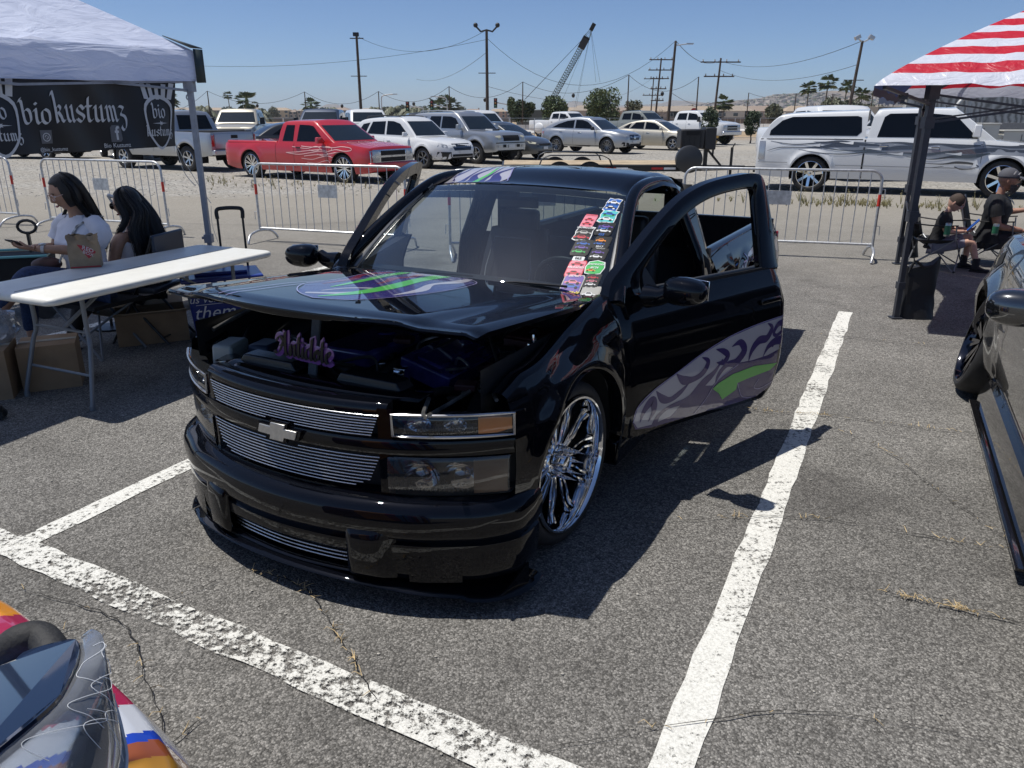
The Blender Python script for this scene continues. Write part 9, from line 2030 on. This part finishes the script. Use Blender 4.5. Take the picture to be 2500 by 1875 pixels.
shoe(A, (.30, .50, .0), (.6, .6, 0), BCS, SOLE, SOLE, 1.05); shoe(A, (.62, .26, .0), (.9, .1, 0), BCS, SOLE, SOLE, 1.05)
# boy in the camp chair
A, J, R, hm, hh = seated('person', (5.00, 9.22, -.14), radians(-30), 'boy with cropped hair in a black shirt and grey shorts bent over a blue tablet', .80, Eu(0, radians(34), radians(-8)), female=False, skin=SKIN_F, top=BKF, bottom=KHK, head=(.19, 0, 1.13), spine_lean=.10,
 knees={1: (.46, .14, .66), -1: (.50, -.06, .60)}, feet={1: (.44, .16, .30), -1: (.60, -.10, .26)}, hands={1: (.38, .07, .76), -1: (.37, -.07, .74)}, hw=1.12, shorts=True)
q = MB(); q.add([hm+R @ (Vector((sin(t)*cos(a)*.101-.004, sin(t)*sin(a)*.080, cos(t)*.122+.003))*1.12) for t in np.linspace(0, pi*.52, 12) for a in np.linspace(.55*(t/1.6)**.5, 2*pi-.55*(t/1.6)**.5, 26)], [(j*26+k, (j+1)*26+k, (j+1)*26+k+1, j*26+k+1) for j in range(11) for k in range(25)]); q.build('cropped_hair', mat('brown_buzz_cut', (.045, .030, .022), .8, noise=.3, nscale=90), A, smooth=70)
hand((.38, .07, .76), (1, -.3, .1), (0, .2, -1), SKIN_F, A, side=1, curl=.6, sc=.9); hand((.37, -.07, .74), (1, .3, .1), (0, -.2, -1), SKIN_F, A, side=-1, curl=.6, sc=.9)
q = MB(); q.box((.455, 0, .83), (.20, .25, .016), R=Eu(0, radians(-50), 0)); tb_o = q.build('tablet', mat('blue_tablet_case', (.02, .10, .42), .4), None, bevel=.004); tb_o.matrix_world = Matrix.Translation(A.location) @ A.rotation_euler.to_matrix().to_4x4() @ Matrix.Scale(.80, 4); tag(tb_o, 'tablet in a bright blue case on the knees of the boy', 'tablet')
for s, p, d in ((1, (.44, .16, .17), (1, .1, 0)), (-1, (.60, -.10, .17), (1, -.1, 0))):
 shoe(A, p, d, BCS, BCS, None, 1.1); q = MB(); q.tube([Vector(p)+Vector((-.02, 0, .05)), Vector(p)+Vector((-.02, 0, .20))], .05, 12); q.build('sock', BCS, A)
# man in the cap
A, J, R, hm, hh = seated('person', (5.78, 9.42, -.20), radians(-34), 'bearded man in a grey cap, dark shirt and neck chain sitting beside the boy', 1.04, Eu(0, radians(2), radians(10)), female=False, skin=SKIN_R, top=mat('charcoal_shirt', (.010, .011, .014), .85, bump=.3, bscale=16), bottom=mat('dark_jeans', (.02, .022, .03), .85), head=(.06, 0, 1.16), bulk=1.38,
 hands={1: (.30, .42, .80), -1: (.30, -.12, .62)}, hw=1.05)
hand((.30, .42, .80), (.8, .5, .1), (0, 0, 1), SKIN_R, A, side=1, curl=.5); hand((.30, -.12, .62), (1, .1, -.3), (0, 0, 1), SKIN_R, A, side=-1, curl=.5)
CAPG = mat('grey_cap_cloth', (.075, .078, .095), .8, bump=.2, bscale=150)
q = MB(); q.add([hm+R @ (Vector((sin(t)*cos(a)*.112-.006, sin(t)*sin(a)*.090, cos(t)*.112+.018))) for t in np.linspace(0, pi*.50, 10) for a in np.linspace(0, 2*pi, 30, endpoint=False)], [(j*30+k, (j+1)*30+k, (j+1)*30+(k+1) % 30, j*30+(k+1) % 30) for j in range(9) for k in range(30)])
cp_o = q.build('cap', CAPG, A, smooth=70, solid=.004); q = MB(); q.grid(lambda a, t: hm+R @ Vector((.095+.085*t*cos(a*.8), sin(a)*(.078-.012*t), .035-.02*t*t-.018*abs(sin(a))**2)), np.linspace(-1.3, 1.3, 15), np.linspace(0, 1, 6)); q.build('brim', CAPG, cp_o, solid=.005, smooth=70)
q = MB()
for dx in (0, .045): q.add([hm+R @ Vector((.03+dx-.01, -.0905-.004, .060)), hm+R @ Vector((.045+dx-.01, -.089-.004, .062)), hm+R @ Vector((.060+dx-.01, -.083-.004, .100-dx*.3)), hm+R @ Vector((.045+dx-.01, -.084-.004, .098-dx*.3))], [(0, 1, 2, 3)])
q.build('cap_stripes', mat('cap_white_thread', (.5, .5, .5), .7), cp_o, smooth=0)
q = MB(); cloud = random.Random(3)
for k in range(420):
 a = cloud.uniform(-1.25, 1.25); z = cloud.uniform(-.115, -.045); rad = .070+cloud.uniform(0, .012); p = Vector((rad*cos(a)*1.08, rad*.86*sin(a), z)); q.tube([hm+R @ p, hm+R @ (p+Vector((.012*cos(a), .006*sin(a), -.020-cloud.uniform(0, .022))))], [.0042, .0012], 4, cap=False)
q.build('grey_beard', mat('grey_beard_hair', (.10, .095, .09), .8, noise=.5, nscale=60), A)
q = MB(); q.tube([hm+R @ Vector((.10, -.07, .018)), hm+R @ Vector((.112, -.03, .012)), hm+R @ Vector((.112, .03, .012)), hm+R @ Vector((.10, .07, .018))], [.012, .018, .018, .012], 6); q.build('wraparound_sunglasses', mat('black_glasses'), A)
q = MB(); q.tube(spline([(-.02, -.09, 1.0), (.11, -.075, .95), (.165, .0, .885), (.11, .075, .95), (-.02, .09, 1.0)], 6), .0038, 6); q.build('neck_chain', mat('silver_chain', (.7, .68, .62), .25, 1.), A)
for s in (1, -1): shoe(A, (.47, s*.12, .03), (1, 0, 0), BCS, SOLE, None)
